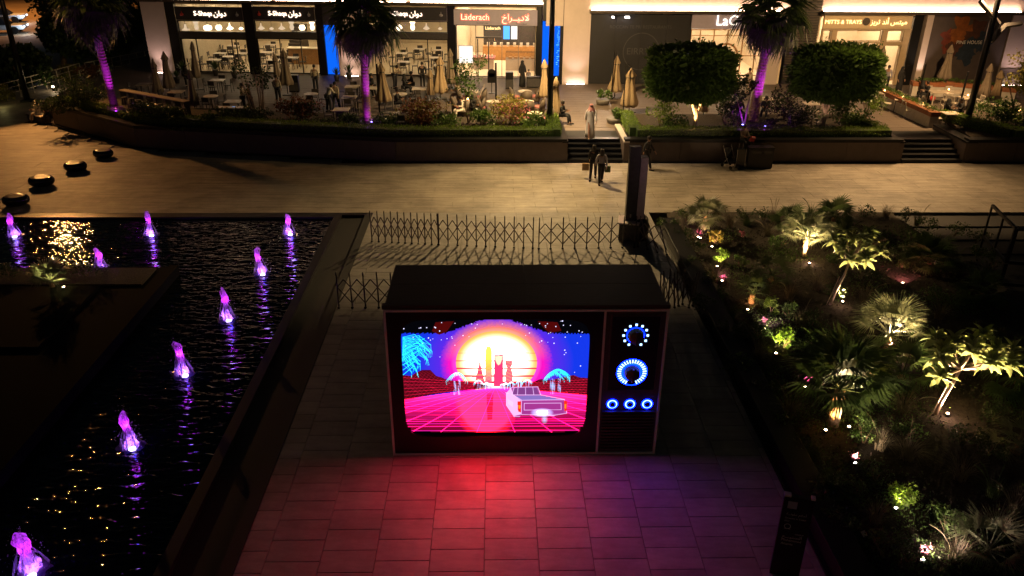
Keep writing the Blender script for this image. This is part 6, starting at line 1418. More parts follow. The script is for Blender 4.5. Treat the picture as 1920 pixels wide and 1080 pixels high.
    # clothes: shirt and trousers following the same skeleton, or a robe
    if robe:
        zb = .06 if pose != 'sit' else .10; y0 = 0; zt = nk.z
        if pose == 'sit':
            V2 = [nk-Vector((0,0,.04)), ch, pel, (knees[0]+knees[1])/2+Vector((0,.02,.0)), (feet[0]+feet[1])/2+Vector((0,0,.05))]; skin_obj('robe', [tuple(v) for v in V2], [(0,1),(1,2),(2,3),(3,4)], [(.09,.09),(.20,.15),(.2,.17),(.2,.13),(.2,.14)], robe, t, 1)
        else:
            pr_ = [(.235,zb),(.225,.3),(.20,.7),(.175,.95),(.17,1.15),(.205,ch.z+.08),(.17,ch.z+.15),(.075,zt-.02)]; r = random.Random(int(loc[0]*31)); p0_ = r.uniform(0,6)
            mb = MB(); mb.lathe(pr_, 20, sx=1, sy=.78, wob=lambda i, j, a: 1+.06*sin(5*a+p0_)*(1-i/8)); mb.v = [(x, y-(lean*max(0,(z-.95))/.5 if z > .95 else 0)*.9, z) for x, y, z in mb.v]; mb.build('robe', robe, t, True)
        for i in (0,1): skin_obj('sleeve', [tuple(v) for v in (sho[i].lerp(ch,.3), sho[i], elb[i], hnd[i]-(hnd[i]-elb[i])*.08)], [(0,1),(1,2),(2,3)], [.085,.08,.068,.06], robe, t)
    else:
        V2 = [pel-Vector((0,0,.03)), pel.lerp(ch,.5), ch, ch.lerp(nk,.75)]; E2 = [(0,1),(1,2),(2,3)]; R2 = [(.155,.115),(.145,.11),(.172,.12),(.075,.075)]
        for i in (0,1): k = len(V2); V2 += [sho[i], elb[i], hnd[i]-(hnd[i]-elb[i])*.15]; E2 += [(2,k),(k,k+1),(k+1,k+2)]; R2 += [.074,.055,.045]
        skin_obj('shirt', [tuple(v) for v in V2], E2, R2, top, t, 2)
        V2 = [pel]; E2 = []; R2 = [(.15,.11)]
        for i in (0,1): k = len(V2); V2 += [hips[i], knees[i], feet[i]+Vector((0,0,.03))]; E2 += [(0,k),(k,k+1),(k+1,k+2)]; R2 += [.105,.078,.062]
        skin_obj('trousers', [tuple(v) for v in V2], E2, R2, bottom, t)
    for i in (0,1): MB().cbox((feet[i].x, feet[i].y-.06, .035), (.09, .27, .07)).build('shoe', 'black_cloth', t, bevel=.02)
    [MB().ball((hd.x+q_*.03, hd.y-.087, hd.z+.01), .011, 6, 4).build('eye', 'hair', t) for q_ in (-1,1)]
    fn = MB(); fn.tube([(hd.x, hd.y-.08, hd.z+.02),(hd.x, hd.y-.112, hd.z-.02),(hd.x, hd.y-.085, hd.z-.03)], [.008,.013,.01], 5); fn.build('nose', 'skin', t, True)
    [MB().ball((hd.x+q_*.085, hd.y+.01, hd.z-.005), .02, 6, 4, sx=.5).build('ear', 'skin', t, True) for q_ in (-1,1)]
    if head == 'hair': MB().lathe([(.092,-.04),(.098,.02),(.094,.07),(.07,.115),(.02,.135)], 14, (hd.x, hd.y+.018, hd.z), .95, 1.05).build('hair', 'hair', t, True)
    elif head == 'longhair': MB().lathe([(.09,-.26),(.105,-.1),(.10,.02),(.094,.07),(.07,.115),(.02,.135)], 14, (hd.x, hd.y+.03, hd.z), 1, .95).build('hair', 'hair', t, True)
    elif head == 'ghutra':
        MB().lathe([(.19,-.22),(.17,-.14),(.12,-.04),(.108,.03),(.10,.08),(.072,.12),(.02,.138)], 18, (hd.x, hd.y+.035, hd.z), 1, .8, wob=lambda i, j, a: 1+(.1*sin(6*a) if i < 2 else 0)).build('headscarf', 'ghutra_cloth', t, True)
        MB().lathe([(.104,.045),(.108,.06),(.104,.075)], 18, (hd.x, hd.y+.02, hd.z), 1, 1).build('head_cord', 'black_cloth', t)
    elif head == 'hijab': MB().lathe([(.19,-.26),(.15,-.16),(.112,-.05),(.115,.03),(.104,.09),(.07,.128),(.02,.142)], 18, (hd.x, hd.y+.03, hd.z), 1, .95).build('headscarf', 'black_cloth', t, True)
    return t
def P_(px, py, z=TZ): p = at(px, py, z); return (p.x, p.y, z)
person(P_(1106,259,TZ+.01), .0, 'man in long white robe and red white headscarf walking on the central stair landing', 'walk', robe='white_cloth', head='ghutra', s=1.06)
w1 = person(P_(1111,337,.0), pi*.92, 'walker in black with a light bag, left of the pair on the plaza', 'walk', 'black_cloth', 'black_cloth', head='longhair', group='pair walking on the plaza')
w2 = person(P_(1126,345,.0), pi*1.0, 'walker in pale grey top and black trousers on the plaza', 'walk', 'grey_cloth', 'black_cloth', head='longhair', group='pair walking on the plaza')
p = P_(1108,330,.0); bg_ = thing('shopping_bag', 'tan shopping bag carried by the walker in black', 'bag', (p[0]-.3, p[1]-.2, .35)); MB().box(-.16,.16,-.06,.06,0,.34).build('bag_body', 'umbrella_tan', bg_); MB().tube([(-.08,0,.34),(-.05,0,.5),(.05,0,.5),(.08,0,.34)], .008, 4).build('handle', 'black_cloth', bg_)
p = P_(1133,338,.0); bg_ = thing('shopping_bag', 'dark olive bag on the right side of the walker in grey', 'bag', (p[0]+.12, p[1]-.05, .42)); MB().box(-.13,.13,-.06,.06,0,.3).build('bag_body', 'leaf_dark', bg_); MB().tube([(-.07,0,.3),(-.04,0,.46),(.04,0,.46),(.07,0,.3)], .008, 4).build('handle', 'black_cloth', bg_)
person(P_(1211,317,.0), .9, 'person in dark clothes walking behind the grey pylon', 'walk', 'black_cloth', 'black_cloth', head='hair')
person(P_(593,172), pi, 'waiter in white shirt standing in the lit restaurant entrance', 'stand', 'cream_cloth', 'navy_cloth', group='waiters in white shirts')
person(P_(617,210), 2.4, 'waiter in white shirt leaning forward, left of the two beside the magenta palm', 'lean', 'white_cloth', 'navy_cloth', group='waiters in white shirts', arms='fold')
person(P_(631,208), 2.9, 'waiter in tan vest walking right behind the leaning waiter', 'walk', 'cream_cloth', 'navy_cloth', group='waiters in white shirts')
person(P_(523,194), pi*.95, 'waiter in pale shirt seen from behind before the grey umbrellas', 'stand', 'cream_cloth', 'navy_cloth', group='waiters in white shirts')
person(P_(459,212), 1.7, 'waiter in cream shirt left of the many stemmed tree', 'stand', 'cream_cloth', 'navy_cloth', group='waiters in white shirts', arms='fold')
person(P_(472,214), 2.0, 'person in tan shirt close behind the cream shirted waiter', 'stand', 'umbrella_tan', 'navy_cloth', group='waiters in white shirts')
person(P_(741,166), .8, 'waiter bending over a table before the third bay', 'lean', 'cream_cloth', 'navy_cloth', group='waiters in white shirts', arms='fold')
person(P_(979,163), .7, 'person in long black abaya standing before the chocolate shop counter', 'stand', robe='black_cloth', head='hijab')
person(P_(991,160), .5, 'small child in grey beside the person in the abaya', 'stand', 'grey_cloth', 'grey_cloth', s=.62)
person(P_(793,166), pi, 'dark silhouette of a person before the lit third bay window', 'stand', 'black_cloth', 'black_cloth')
person(P_(860,192), -1.2, 'man in cream robe reclining in a wicker armchair, looking at a phone', 'sit', robe='cream_cloth', head='hair')
person(P_(866,222), -1.0, 'person in white seated low beneath the slender tree', 'sit', 'white_cloth', 'white_cloth')
person(P_(885,220), 1.2, 'person in black seated facing the one in white under the slender tree', 'sit', 'black_cloth', 'black_cloth', head='hijab')
person(P_(1052,232), 1.2, 'person in black with pale shoes sitting beside the hedge corner', 'sit', 'black_cloth', 'black_cloth')
person(P_(1400,178), .4, 'person in pale shirt behind the shrubs before the lit arched window', 'stand', 'cream_cloth', 'cream_cloth')
person(P_(1683,175), .4, 'person in black abaya standing before the right jamb of the cream shop', 'stand', robe='black_cloth', head='hijab')
person(P_(1658,172), -.5, 'waiter in pale grey shirt at the cream shop window', 'stand', 'grey_cloth', 'navy_cloth')
person(P_(1646,170), .5, 'person in dark clothes by a glowing laptop at the cream shop window', 'stand', 'navy_cloth', 'navy_cloth')
person(P_(1722,190), 1.4, 'person in dark coat seated left at the long slatted table', 'sit', 'black_cloth', 'black_cloth', head='hijab')
person(P_(1734,191), -1.4, 'person in black seated beside the red bag at the long slatted table', 'sit', 'black_cloth', 'black_cloth')
person(P_(1768,228), 1.5, 'person in black hood seated at the table by the slanting hedge', 'sit', robe='black_cloth', head='hijab')
person(P_(1796,226), -1.5, 'person in dark clothes seated facing the black hooded diner', 'sit', 'black_cloth', 'black_cloth')
for px, py, rz, tp, wh in ((690,182,1.2,'black_cloth','right behind the magenta palm trunk'),(700,176,-1.2,'black_cloth','left of the golden tan umbrella'),(758,178,1.5,'black_cloth','left at the round table before the third bay'),(774,172,-1.5,'black_cloth','right at the table before the third bay'),(352,160,.5,'black_cloth','at the table near the slim dark umbrella'),(1383,226,.2,'black_cloth','low between violet lights left of the right tall palm'),(1432,222,-.4,'navy_cloth','right of the right tall palm foot'),(745,208,1.4,'black_cloth','close to the reddish shrub')):
    person(P_(px, py), rz, 'seated diner in dark clothes '+wh, 'sit', tp, tp, head='hijab' if px in (352,758) else 'hair', group='seated diners in dark clothes')
# on and beside the planter walls
p = at(1398, 268, 1.2); person((p.x, 38.95, .72), .35, 'person in brown sitting on the planter wall above dark luggage, holding something red', 'sit', 'umbrella_grey', 'black_cloth', arms='fold')
rdb = thing('red_box', 'small red box held by the person on the planter wall', 'box', (p.x+.30, 38.5, 1.25), .4); MB().box(-.13,.13,-.05,.05,0,.26).build('box_body', 'red_cloth', rdb, rot=(.2,.3,0)); MB().box(-.13,.13,-.055,-.051,.2,.24).build('lid_edge', 'tag_white', rdb, rot=(.2,.3,0))
q = at(1385, 314, 0)
sc_ = thing('suitcase', 'tall black suitcase with pale metal edges before the planter wall', 'suitcase', (q.x, q.y, 0), .1); MB().box(-.22,.22,-.14,.14,.06,.98).build('shell', 'glass_dark', sc_, bevel=.03)
for s_ in (-1,1): MB().box(s_*.225-.012, s_*.225+.012, -.155,-.141,.08,.96).build('edge_trim', 'steel', sc_); MB().tube([(s_*.1,.05,.98),(s_*.1,.05,1.2)], .012, 5).build('handle_bar', 'steel', sc_); MB().lathe([(.04,-.02),(.04,.02)], 8, (s_*.17,0,.04)).build('wheel', 'black_metal', sc_)
q = at(1368, 314, 0); st_ = thing('pushchair', 'empty dark pushchair parked left of the suitcase by the planter wall', 'pushchair', (q.x, q.y, 0), .4)
MB().add([(-.22,-.3,.35),(.22,-.3,.35),(.22,.2,.4),(-.22,.2,.4),(-.22,.3,.95),(.22,.3,.95),(.22,.16,.5),(-.22,.16,.5)], [(0,1,2,3),(7,6,5,4),(3,2,6,7)]).build('seat', 'black_cloth', st_)
for s_ in (-1,1): MB().tube([(s_*.24,-.35,.1),(s_*.24,.05,.5),(s_*.24,.4,1.05)], .014, 5).build('frame_tube', 'steel', st_); MB().tube([(s_*.24,.3,.1),(s_*.24,-.05,.5)], .014, 5).build('frame_tube', 'steel', st_)
for x_, y_ in ((-.24,-.35),(.24,-.35),(-.24,.3),(.24,.3)): MB().lathe([(.1,-.02),(.1,.02)], 12).build('wheel', 'black_metal', st_, loc=(x_, y_, .1), rot=(0, pi/2, 0))
MB().tube([(-.24,.4,1.05),(.24,.4,1.05)], .016, 6).build('handlebar', 'black_metal', st_)
for i, (px, w_, lb_) in enumerate(((1412,.72,'black cabinet bin left of two against the planter wall'),(1434,.6,'black cabinet bin right of two with a dark flap, against the planter wall'))):
    q = at(px, 315, 0); bn = thing('waste_bin', lb_, 'bin', (q.x, q.y+.1, 0), 0, 'black bins by the planter wall'); MB().box(-w_/2,w_/2,-.25,.25,.05,1.02).build('bin_body', 'black_metal', bn, bevel=.01); MB().box(-w_/2-.02,w_/2+.02,-.27,.27,1.021,1.07).build('lid', 'black_granite', bn, bevel=.01); MB().box(-w_*.3,w_*.3,-.262,-.251,.78,.92).build('flap', 'glass_dark', bn); MB().box(-w_/2+.03,w_/2-.03,-.22,.22,0,.05).build('plinth', 'black_metal', bn)
wp = at(72, 226, .0)
bl_ = thing('wall_end_seat', 'pale stone seat block at the left end of the long planter wall', 'bench', (wp.x, wp.y, 0), radians(-35)); MB().box(-.7,.9,-.25,.25,0,.36).build('seat_block', 'dark_metal', bl_); MB().box(-.74,.94,-.28,.28,.361,.42).build('seat_slab', 'white_render', bl_)
person((wp.x+.15, wp.y+.0, -.06), -.9, 'person in pale loose clothes and head covering sitting on the stone seat block', 'sit', robe='white_cloth', head='hijab')
person((wp.x+.75, wp.y-.25, -.06), .4, 'person in black sitting right of the pale clothed one at the wall end', 'sit', 'black_cloth', 'black_cloth', head='hijab')

# ------------------------------------------------------------------ furniture
def table_proto(kind):
    t = thing('dining_table', '', 'table')
    if kind == 'round': MB().lathe([(.40,.70),(.42,.71),(.42,.735),(.40,.74)], 20).build('table_top', 'table_top', t); MB().tube([(0,0,.03),(0,0,.7)], .03, 6).build('stem', 'dark_metal', t); MB().lathe([(.22,0),(.2,.02),(.04,.035)], 12).build('foot', 'dark_metal', t)
    elif kind == 'square': 
        MB().box(-.42,.42,-.38,.38,.70,.74).build('table_top', 'table_top', t)
        for x_ in (-.37,.37):
            for y_ in (-.33,.33): MB().box(x_-.02,x_+.02,y_-.02,y_+.02,0,.7).build('leg', 'dark_metal', t)
    elif kind == 'long':
        MB().box(-1.1,1.1,-.42,.42,.70,.74).build('table_top', 'table_top', t)
        for x_ in (-1.02,1.02):
            for y_ in (-.36,.36): MB().box(x_-.025,x_+.025,y_-.025,y_+.025,0,.7).build('leg', 'white_chair', t)
    return t
def chair_proto(kind):
    t = thing('cafe_chair', '', 'chair'); mt = {'white':'white_chair','dark':'dark_chair','wicker':'wicker'}[kind]; name = {'white':'slat_chair','dark':'cafe_chair','wicker':'wicker_armchair'}[kind]; t.name = name
    if kind == 'wicker':
        MB().lathe([(.33,.12),(.36,.35),(.34,.38)], 16, sy=.95).build('seat_shell', mt, t, True); n_ = 12; b_ = MB()
        for i in range(n_+1):
            a = pi*i/n_; x_, y_ = .36*cos(a), .33*sin(a); h = .38+.40*sin(a)**.7
            b_.v += [(x_,y_,.3),(x_*1.05,y_*1.05,h+.2),(x_*.93,y_*.93,h+.2),(x_*.9,y_*.9,.3)]
        for i in range(n_):
            for k_ in range(4): b_.f.append((i*4+k_, i*4+(k_+1) % 4, (i+1)*4+(k_+1) % 4, (i+1)*4+k_))
        b_.build('curved_back', mt, t, True); MB().lathe([(.28,.38),(.30,.44),(.26,.48)], 16).build('cushion', 'pink_cushion', t, True)
        for x_, y_ in ((-.22,-.2),(.22,-.2),(-.22,.2),(.22,.2)): MB().box(x_-.02,x_+.02,y_-.02,y_+.02,0,.13).build('leg', 'dark_metal', t)
        return t
    MB().box(-.21,.21,-.21,.2,.43,.46).build('seat', mt, t)
    for x_, y_ in ((-.19,-.18),(.19,-.18)): MB().tube([(x_*1.1,y_*1.1,0),(x_,y_,.43)], .014, 5).build('leg', mt, t)
    for x_ in (-.19,.19): MB().tube([(x_*1.1,.22,0),(x_,.19,.43),(x_,.25,.84)], .014, 5).build('leg', mt, t)
    if kind == 'white':
        for i in range(6): MB().tube([(-.16+.064*i,.2,.46),(-.16+.064*i,.25,.82)], .009, 4).build('back_slat', mt, t)
        MB().box(-.21,.21,.235,.265,.80,.86).build('top_rail', mt, t)
    else: MB().box(-.19,.19,.215,.24,.58,.84).build('backrest', mt, t)
    return t
CP = {k: chair_proto(k) for k in ('white','dark','wicker')}; TP = {k: table_proto(k) for k in ('round','square','long')}
used = {}
def copy_of(proto, key):
    if key not in used: used[key] = 1; return proto
    return copy_tree(proto)
def put_ware(p, rz, kind, n, wh, candle, seed):
    r = random.Random(seed); 
    plates = min(n, 3)
    for i in range(plates):
        a = rz+2*pi*i/max(plates,1)+.4; q = .24 if kind != 'long' else .3+.25*i
        t = thing('plate', '%s white plate on the table %s' % (['near','far','middle'][i % 3], wh), 'plate', (p[0]+q*cos(a), p[1]+q*sin(a)*.8, p[2]), 0, 'plates on the terrace tables'); MB().lathe([(.05,0),(.11,.012),(.115,.016),(.05,.008)], 12).build('dish', 'ceramic', t)
    if candle:
        t = thing('candle', 'burning glass candle on the table '+wh, 'candle', (p[0], p[1], p[2]), 0, 'burning candles on tables'); MB().lathe([(.045,0),(.05,.03),(.05,.09),(.044,.09)], 10).build('holder', 'terracotta', t); MB().ball((0,0,.13), .045, 8, 6, sz=1.4).build('flame', 'flame', t)
        lamp('POINT', 'candle_light', (p[0], p[1], p[2]+.28), 2.2, (1, .5, .2), .04)
SIDES = [('left', pi, ), ('right', 0.), ('near', -pi/2), ('far', pi/2)]
def dining(px, py, tk, ck, n, wh, candle=0, rz=0., z=TZ, zt=.74, F_=None):
    """px,py: where the middle of the table top shows"""
    p = at(px, py, z+zt); base = (p.x, p.y, z+.012)
    t = copy_of(TP[tk], 'T'+tk); t.location = base; t.rotation_euler = (0,0,rz); t['label'] = {'round':'round','square':'square','long':'long'}[tk]+' table '+wh; t['group'] = 'tables outside the shops'
    sp = {'round':.62,'square':.68,'long':.8}[tk]
    order = SIDES[:n] if n != 2 else [SIDES[0], SIDES[1]]
    if tk == 'long': order = [('left near',-pi/2),('right near',-pi/2),('left far',pi/2),('right far',pi/2)][:n]
    for nm, a in order:
        off = 0 if tk != 'long' else (-.5 if 'left' in nm else .5); aa = a+rz+random.uniform(-.12,.12); q = sp+random.uniform(-.05,.1)
        x_ = p.x+cos(aa)*q+off*cos(rz); y_ = p.y+sin(aa)*q+off*sin(rz)
        c = copy_of(CP[ck], 'C'+ck); c.location = (x_, y_, z+.012); c.rotation_euler = (0, 0, aa-pi/2+random.uniform(-.15,.15))
        c['label'] = '%s chair, %s side, table %s' % ({'white':'white slatted','dark':'dark','wicker':'wicker arm'}[ck], nm, wh); c['group'] = {'white':'white slatted chairs','dark':'dark cafe chairs','wicker':'wicker armchairs'}[ck]
    put_ware((p.x, p.y, base[2]+.74), rz, tk, n, wh, candle, int(px))
for a_ in ((407,150,'square','dark',4,'close to the leftmost restaurant window'),(395,180,'round','dark',4,'left of the waiter in cream'),(437,190,'square','dark',3,'behind the pale service desk'),(330,172,'square','dark',3,'beside the dark corner umbrellas'),(270,158,'square','dark',2,'at the left end near the railing'),
    (583,176,'round','dark',4,'in front of the lit restaurant entrance'),(660,162,'square','dark',4,'below the pale pier between bays'),(655,182,'square','dark',4,'just left of the magenta palm trunk'),(640,205,'square','dark',3,'beside the leaning waiter'),(750,176,'round','dark',4,'right of the golden tan umbrella'),
    (786,166,'square','dark',3,'under the third bay window'),(752,212,'square','dark',3,'behind the reddish shrub'),(705,165,'square','dark',2,'behind the magenta palm, far row'),
    (884,172,'round','wicker',3,'left of the dark sign stand'),(877,190,'round','wicker',3,'holding the orange lamp',1),(925,190,'round','wicker',2,'right of the dark sign stand',0),(984,171,'round','wicker',3,'near the child before the chocolate shop'),(988,190,'round','wicker',3,'left of the corner umbrella',0),(1003,212,'round','wicker',2,'nearest the hedge corner'),
    (1522,194,'square','white',3,'under the second trimmed tree'),(1515,220,'square','white',2,'low under the second trimmed tree, nearest'),(1440,185,'square','white',3,'right of the violet palm trunk'),
    (1658,174,'round','white',2,'just before the cream shop window',1),(1692,186,'square','white',3,'second along the rusty planter',1,-.35),(1730,199,'square','white',3,'third along the rusty planter',1,-.35),(1778,172,'long','white',4,'below the painted splash',1),(1814,183,'square','white',3,'left of the forked lamp post',1,.1),(1783,212,'square','white',2,'between the two seated diners by the hedge'),
    (1878,197,'square','white',3,'right of the tan umbrella by the pier',0,.1),(1911,212,'square','white',2,'at the far right edge',1)):
    dining(*a_)
# tables inside the restaurant
def inside(s_px, py, d_, tk, ck, n, wh): 
    D = ray(s_px, py); t_ = (TZ+.76-CH)/D.z; q = Vector((0,0,CH))+D*t_; px2, py2 = s_px, py; dining(px2, py2, tk, ck, n, wh)
for a_ in ((355,108,'inside the leftmost bay, by the left pane'),(395,88,'inside the leftmost bay, far row'),(412,100,'inside the leftmost bay, middle row'),(402,112,'inside the leftmost bay, near row'),(427,106,'inside the leftmost bay, right of middle'),(452,100,'inside the leftmost bay, by the right pane'),(437,86,'inside the leftmost bay, deep right'),
    (500,98,'inside the second bay, by the left pane'),(505,84,'inside the second bay, far row'),(512,112,'inside the second bay, near row'),(548,108,'inside the second bay, near the staircase'),
    (703,98,'inside the third bay, behind the magenta palm'),(752,100,'inside the third bay, left group'),(757,116,'inside the third bay, near left'),(785,92,'inside the third bay, far middle'),(820,94,'inside the third bay, far right'),(818,108,'inside the third bay, middle right'),(825,122,'inside the third bay, near right')):
    dining(a_[0], a_[1], 'square', 'dark', 4, a_[2])
for t_ in list(TP.values())+list(CP.values()):
    if not t_.get('label'):
        for ch in list(t_.children): bpy.data.objects.remove(ch)
        bpy.data.objects.remove(t_)
# pale service desk with phone, high counter with stools, sign stand, laptop, dark service carts
p = at(435, 201, TZ+.9); ds = thing('service_desk', 'pale topped service desk with a glowing phone before the left tables', 'desk', (p.x, p.y, TZ+.012), -.03); MB().box(-.85,.85,-.22,.22,.86,.9).build('desk_top', 'table_top', ds); MB().box(-.8,.8,-.18,.18,0,.86).build('desk_body', 'dark_metal', ds)
ph_ = thing('phone', 'glowing blue phone lying on the pale service desk', 'phone', (p.x+.1, p.y, TZ+.915), .1); MB().box(-.09,.09,-.045,.045,0,.012).build('case', 'black_metal', ph_); MB().box(-.08,.08,-.038,.038,.0125,.016).build('display', 'phone', ph_)
pa, pb = at(228, 168, TZ+1.05), at(350, 190, TZ+1.05); dd = pb-pa; hc = thing('high_counter', 'long narrow high counter running along the left planter', 'counter', (pa.x, pa.y, TZ+.012), atan2(dd.y, dd.x)); L_ = dd.length
MB().box(0, L_, -.22, .22, 1.0, 1.05).build('counter_top', 'umbrella_grey', hc)
for i in range(8): MB().box(L_*i/7-.02+(.03 if i == 0 else -.03 if i == 7 else 0), L_*i/7+.02+(.03 if i == 0 else -.03 if i == 7 else 0), -.18, .18, 0, 1.0).build('leg', 'dark_metal', hc)
for i in range(9):
    q = pa.lerp(pb, (i+.5)/9); so = thing('bar_stool', ['first','second','third','fourth','fifth','sixth','seventh','eighth','ninth'][i]+' bar stool from the left along the long high counter', 'stool', (q.x+.12, q.y-.55, TZ+.012), 0, 'bar stools along the high counter'); MB().lathe([(.16,.72),(.17,.75),(.15,.77)], 10).build('seat', 'dark_chair', so)
    for x_, y_ in ((-.13,-.13),(.13,-.13),(-.13,.13),(.13,.13)): MB().tube([(x_*1.3,y_*1.3,0),(x_,y_,.72)], .013, 4).build('leg', 'steel', so)
p = at(922, 175, TZ); ss = thing('sign_stand', 'dark rounded sign board on a pole before the chocolate shop door', 'sign', (p.x, p.y, TZ+.012)); MB().lathe([(.26,-.02),(.26,.02)], 20).build('round_board', 'black_metal', ss, loc=(0,0,1.25), rot=(pi/2,0,0)); MB().box(-.26,.26,-.02,.02,.65,1.25).build('board', 'black_metal', ss); MB().tube([(0,0,0),(0,0,.7)], .03, 6).build('post', 'black_metal', ss); MB().box(-.2,.2,-.15,.15,0,.03).build('foot', 'black_metal', ss)
for px, py, tpy, lb_ in ((930,194,118,'slim black post before the chocolate shop door'),(712,212,120,'slim black post left of the golden tan umbrella'),(1722,182,120,'leaning slim black post before the mural wall'),(1795,215,135,'slim black post left of the forked lamp post')):
    p = at(px, py, TZ); hh = height(px, tpy, p)-TZ; o = thing('black_post', lb_, 'post', (p.x, p.y, TZ+.012), 0, 'slim black posts on the terrace'); MB().tube([(0,0,0),(0,0,hh)], .055, 8).build('shaft', 'black_metal', o); MB().box(-.12,.12,-.12,.12,0,.04).build('foot', 'black_metal', o)
p = at(1646, 153, TZ+.95); lt = thing('laptop', 'glowing laptop on the sill of the cream shop', 'laptop', (p.x, p.y, TZ+.95)); MB().box(-.18,.18,-.12,.12,0,.015).build('keyboard', 'black_metal', lt); MB().box(-.18,.18,-.13,-.12,.015,.25).build('display', 'phone', lt)
hs = thing('host_stand', 'dark host stand holding the laptop by the cream shop', 'desk', (p.x, p.y, TZ+.012)); MB().box(-.3,.3,-.18,.18,0,.9).build('stand_body', 'dark_metal', hs); MB().box(-.34,.34,-.22,.22,.9,.935).build('stand_top', 'wood_warm', hs)
for px, py, w_, lb_ in ((553,172,.6,'tall dark service cabinet left of the lit entrance'),(955,166,.5,'left dark service box before the chocolate shop window'),(1000,164,.9,'long dark ribbed planter box before the chocolate shop')):
    p = at(px, py, TZ); o = thing('service_box', lb_, 'cabinet', (p.x, p.y, TZ+.012)); MB().box(-w_/2,w_/2,-.2,.2,0,1.05 if w_ < .7 else .7).build('cabinet_body', 'black_metal', o, bevel=.01); MB().box(-w_/2+.02,w_/2-.02,-.215,-.201,.08,.6).build('front_panel', 'dark_metal', o)
rbg = at(1748, 187, TZ+.3); o = thing('red_bag', 'red bag beside the seated pair at the mural wall', 'bag', (rbg.x, rbg.y, TZ+.25)); MB().ball((0,0,.15), .18, 10, 6, sy=.6).build('bag_body', 'red_cloth', o, True); MB().tube([(-.08,0,.3),(0,0,.42),(.08,0,.3)], .01, 4).build('handle', 'red_cloth', o)

# ------------------------------------------------------------------ railing, trees and road at the far left
def railing(p0, p1, n, label, h=1.1):
    a, b_ = Vector(p0), Vector(p1); d = b_-a; L_ = d.length; t = thing('railing', label, 'railing', (a.x, a.y, 0), atan2(d.y, d.x))
    for i in range(n): MB().tube([(L_*i/(n-1),0,-.1),(L_*i/(n-1),0,h)], .028, 6).build('post', 'rail_paint', t)
    for z_ in (h, h*.68, h*.36): MB().tube([(0,0,z_),(L_,0,z_)], .03 if z_ == h else .016, 6).build('rail', 'rail_paint', t)
r0_, r1_, r2_ = at(-40, 205, 0), at(155, 148, 0), at(290, 120, 0)
railing((r0_.x, r0_.y), (r1_.x, r1_.y), 9, 'dim metal railing at the far left edge of the plaza'); railing((r1_.x+.3, r1_.y+.2), (r2_.x, r2_.y), 9, 'pale lit metal railing below the dark trees beside the left pier')
def big_tree(px, py, tpx, tpy, rx, rz, n, label, seed, mt='leaf_dark'):
    b_ = at(px, py, 0); c = atY(tpx, tpy, b_.y)-Vector((b_.x, b_.y, 0)); t = thing('broad_tree', label, 'tree', (b_.x, b_.y, 0), 0, 'dark trees beyond the railing')
    MB().tube([(0,0,-.1),(c.x*.3,0,c.z*.5),(c.x*.6,0,c.z)], [.28,.2,.1], 8).build('trunk', 'bark', t, True)
    for i in range(5): a = i*1.26; MB().tube([(c.x*.3,0,c.z*.5),(c.x+cos(a)*rx*.4, sin(a)*rx*.4, c.z+rz*.2)], [.1,.03], 6).build('limb', 'bark', t, True)
    P = cloud(n, rx, rx*.8, rz, seed, 22, .3)+np.array([c.x, 0, c.z]); P[:,2] = np.maximum(P[:,2], .3); link('crown', fastmesh('crown', leaf_quads(P, .34, seed, .6), 4, mt), t)
for a_ in ((120,140,128,62,2.7,2.4,6000,'large dark tree left of the violet palm crown',1),(40,165,32,128,2.6,1.9,4000,'dark tree mass at the left edge behind the black lamp post',2),(205,118,205,40,3.2,3.2,7000,'large dark tree behind the leftmost tall palm',3),(262,80,268,22,3.4,3.2,5000,'dark tree against the left corner pier',4),(150,100,165,5,4.6,3.6,7000,'tall dark tree reaching the top edge at left',5)):
    big_tree(*a_)
p = at(240, 108, 0); shrub((p.x, p.y, 0), 1.7, 1.4, 1.5, 2600, .2, 'leaf_bright', 'lit yellow green round bush behind the pale railing', seed=301); lamp('POINT', 'rail_fill', (p.x-.5, p.y-3.6, 3.2), 700, (1, .9, .45), .2)  # point lamp is added, unseen, to brighten the bush and railing
for px, py, lb_, mt in ((130,150,'amber lit bush behind the dim railing','leaf_yellow'),(170,150,'amber lit bush right of the first near the railing','leaf_red'),(8,190,'yellow lit bush at the left edge behind the railing','leaf_yellow'),(95,160,'dark bush behind the dim railing','leaf_dark')):
    p = at(px, py, 0); shrub((p.x, p.y, 0), 1.1, .9, .6, 900, .14, mt, lb_, seed=int(px)+300, group='bushes behind the railing')
q = at(8, 196, 0); lamp('POINT', 'bush_light', (q.x+.3, q.y-.8, .5), 5, (1, .85, .3), .05); q = at(101, 170, 0); ul = thing('bush_light', 'small white lamp glowing in the bushes by the railing', 'lamp', (q.x, q.y, 0)); MB().lathe([(.08,0),(.08,.2),(.05,.22)], 8).build('housing', 'black_metal', ul); MB().ball((0,0,.27), .07, 8, 5).build('bulb', 'lamp_warm', ul); lamp('POINT', 'bush_glow', (q.x, q.y, .5), 9, (1, .75, .4), .05)
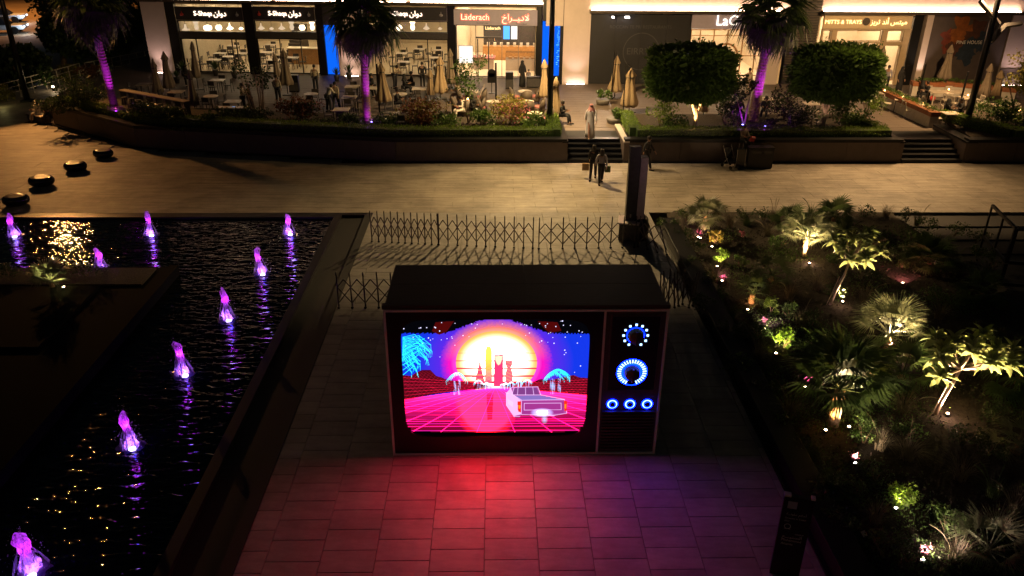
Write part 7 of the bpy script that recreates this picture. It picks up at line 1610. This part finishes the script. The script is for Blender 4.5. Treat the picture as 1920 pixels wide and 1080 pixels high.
for px, py, lb_ in ((6,42,'pale car on the far road at the top left corner'),(4,62,'second pale car on the far road below the first')):
    p = at(px, py, 0); c = thing('parked_car', lb_, 'car', (p.x, p.y, .01), .25, 'cars on the far road')
    MB().add([(-2.2,-.9,.35),(2.2,-.9,.35),(2.2,.9,.35),(-2.2,.9,.35),(-2.2,-.88,.85),(2.15,-.88,.78),(2.15,.88,.78),(-2.2,.88,.85)], [(0,3,2,1),(4,5,6,7),(0,1,5,4),(1,2,6,5),(2,3,7,6),(3,0,4,7)]).build('body', 'car_paint', c, bevel=.12)
    MB().add([(-1.9,-.8,.85),(1.0,-.8,.82),(1.0,.8,.82),(-1.9,.8,.85),(-1.3,-.65,1.42),(.35,-.65,1.42),(.35,.65,1.42),(-1.3,.65,1.42)], [(4,5,6,7),(0,1,5,4),(1,2,6,5),(2,3,7,6),(3,0,4,7)]).build('cabin', 'glass_dark', c, bevel=.05)
    for x_ in (-1.4,1.4):
        for y_ in (-.85,.85): MB().lathe([(.33,-.1),(.33,.1)], 14).build('wheel', 'black_metal', c, loc=(x_,y_,.33), rot=(pi/2,0,0))
    for y_ in (-.62,.62): MB().cbox((2.22,y_,.62),(.06,.35,.14)).build('headlight', 'headlight', c)
    lamp('POINT', 'car_glow', (p.x+2.8, p.y-1, .8), 90, (.7, .85, 1), .1)

# railing by the broad steps at right
a = at(1872, 540, -.3); gate = thing('black_gate', 'black metal railing panel at the right edge by the broad steps', 'railing', (a.x, a.y, -.3), radians(-12))
zt = 1.35
for x_ in (0, .9, 1.8, 2.7): MB().box(x_-.06, x_+.06, -.05, .05, 0, zt+.9).build('post', 'black_metal', gate)
for z_ in (.12, zt+.84, .95): MB().box(.061, 2.64, -.04, .04, z_, z_+.11).build('rail', 'black_metal', gate)
for y_ in (1.2, 2.4): 
    MB().box(-.03, .03, y_-.03, y_+.03, 0, zt+.9).build('post', 'black_metal', gate)
for z_ in (.12, zt+.84, .95): MB().box(-.04, .04, .051, 2.37, z_+.005, z_+.10).build('rail', 'black_metal', gate)
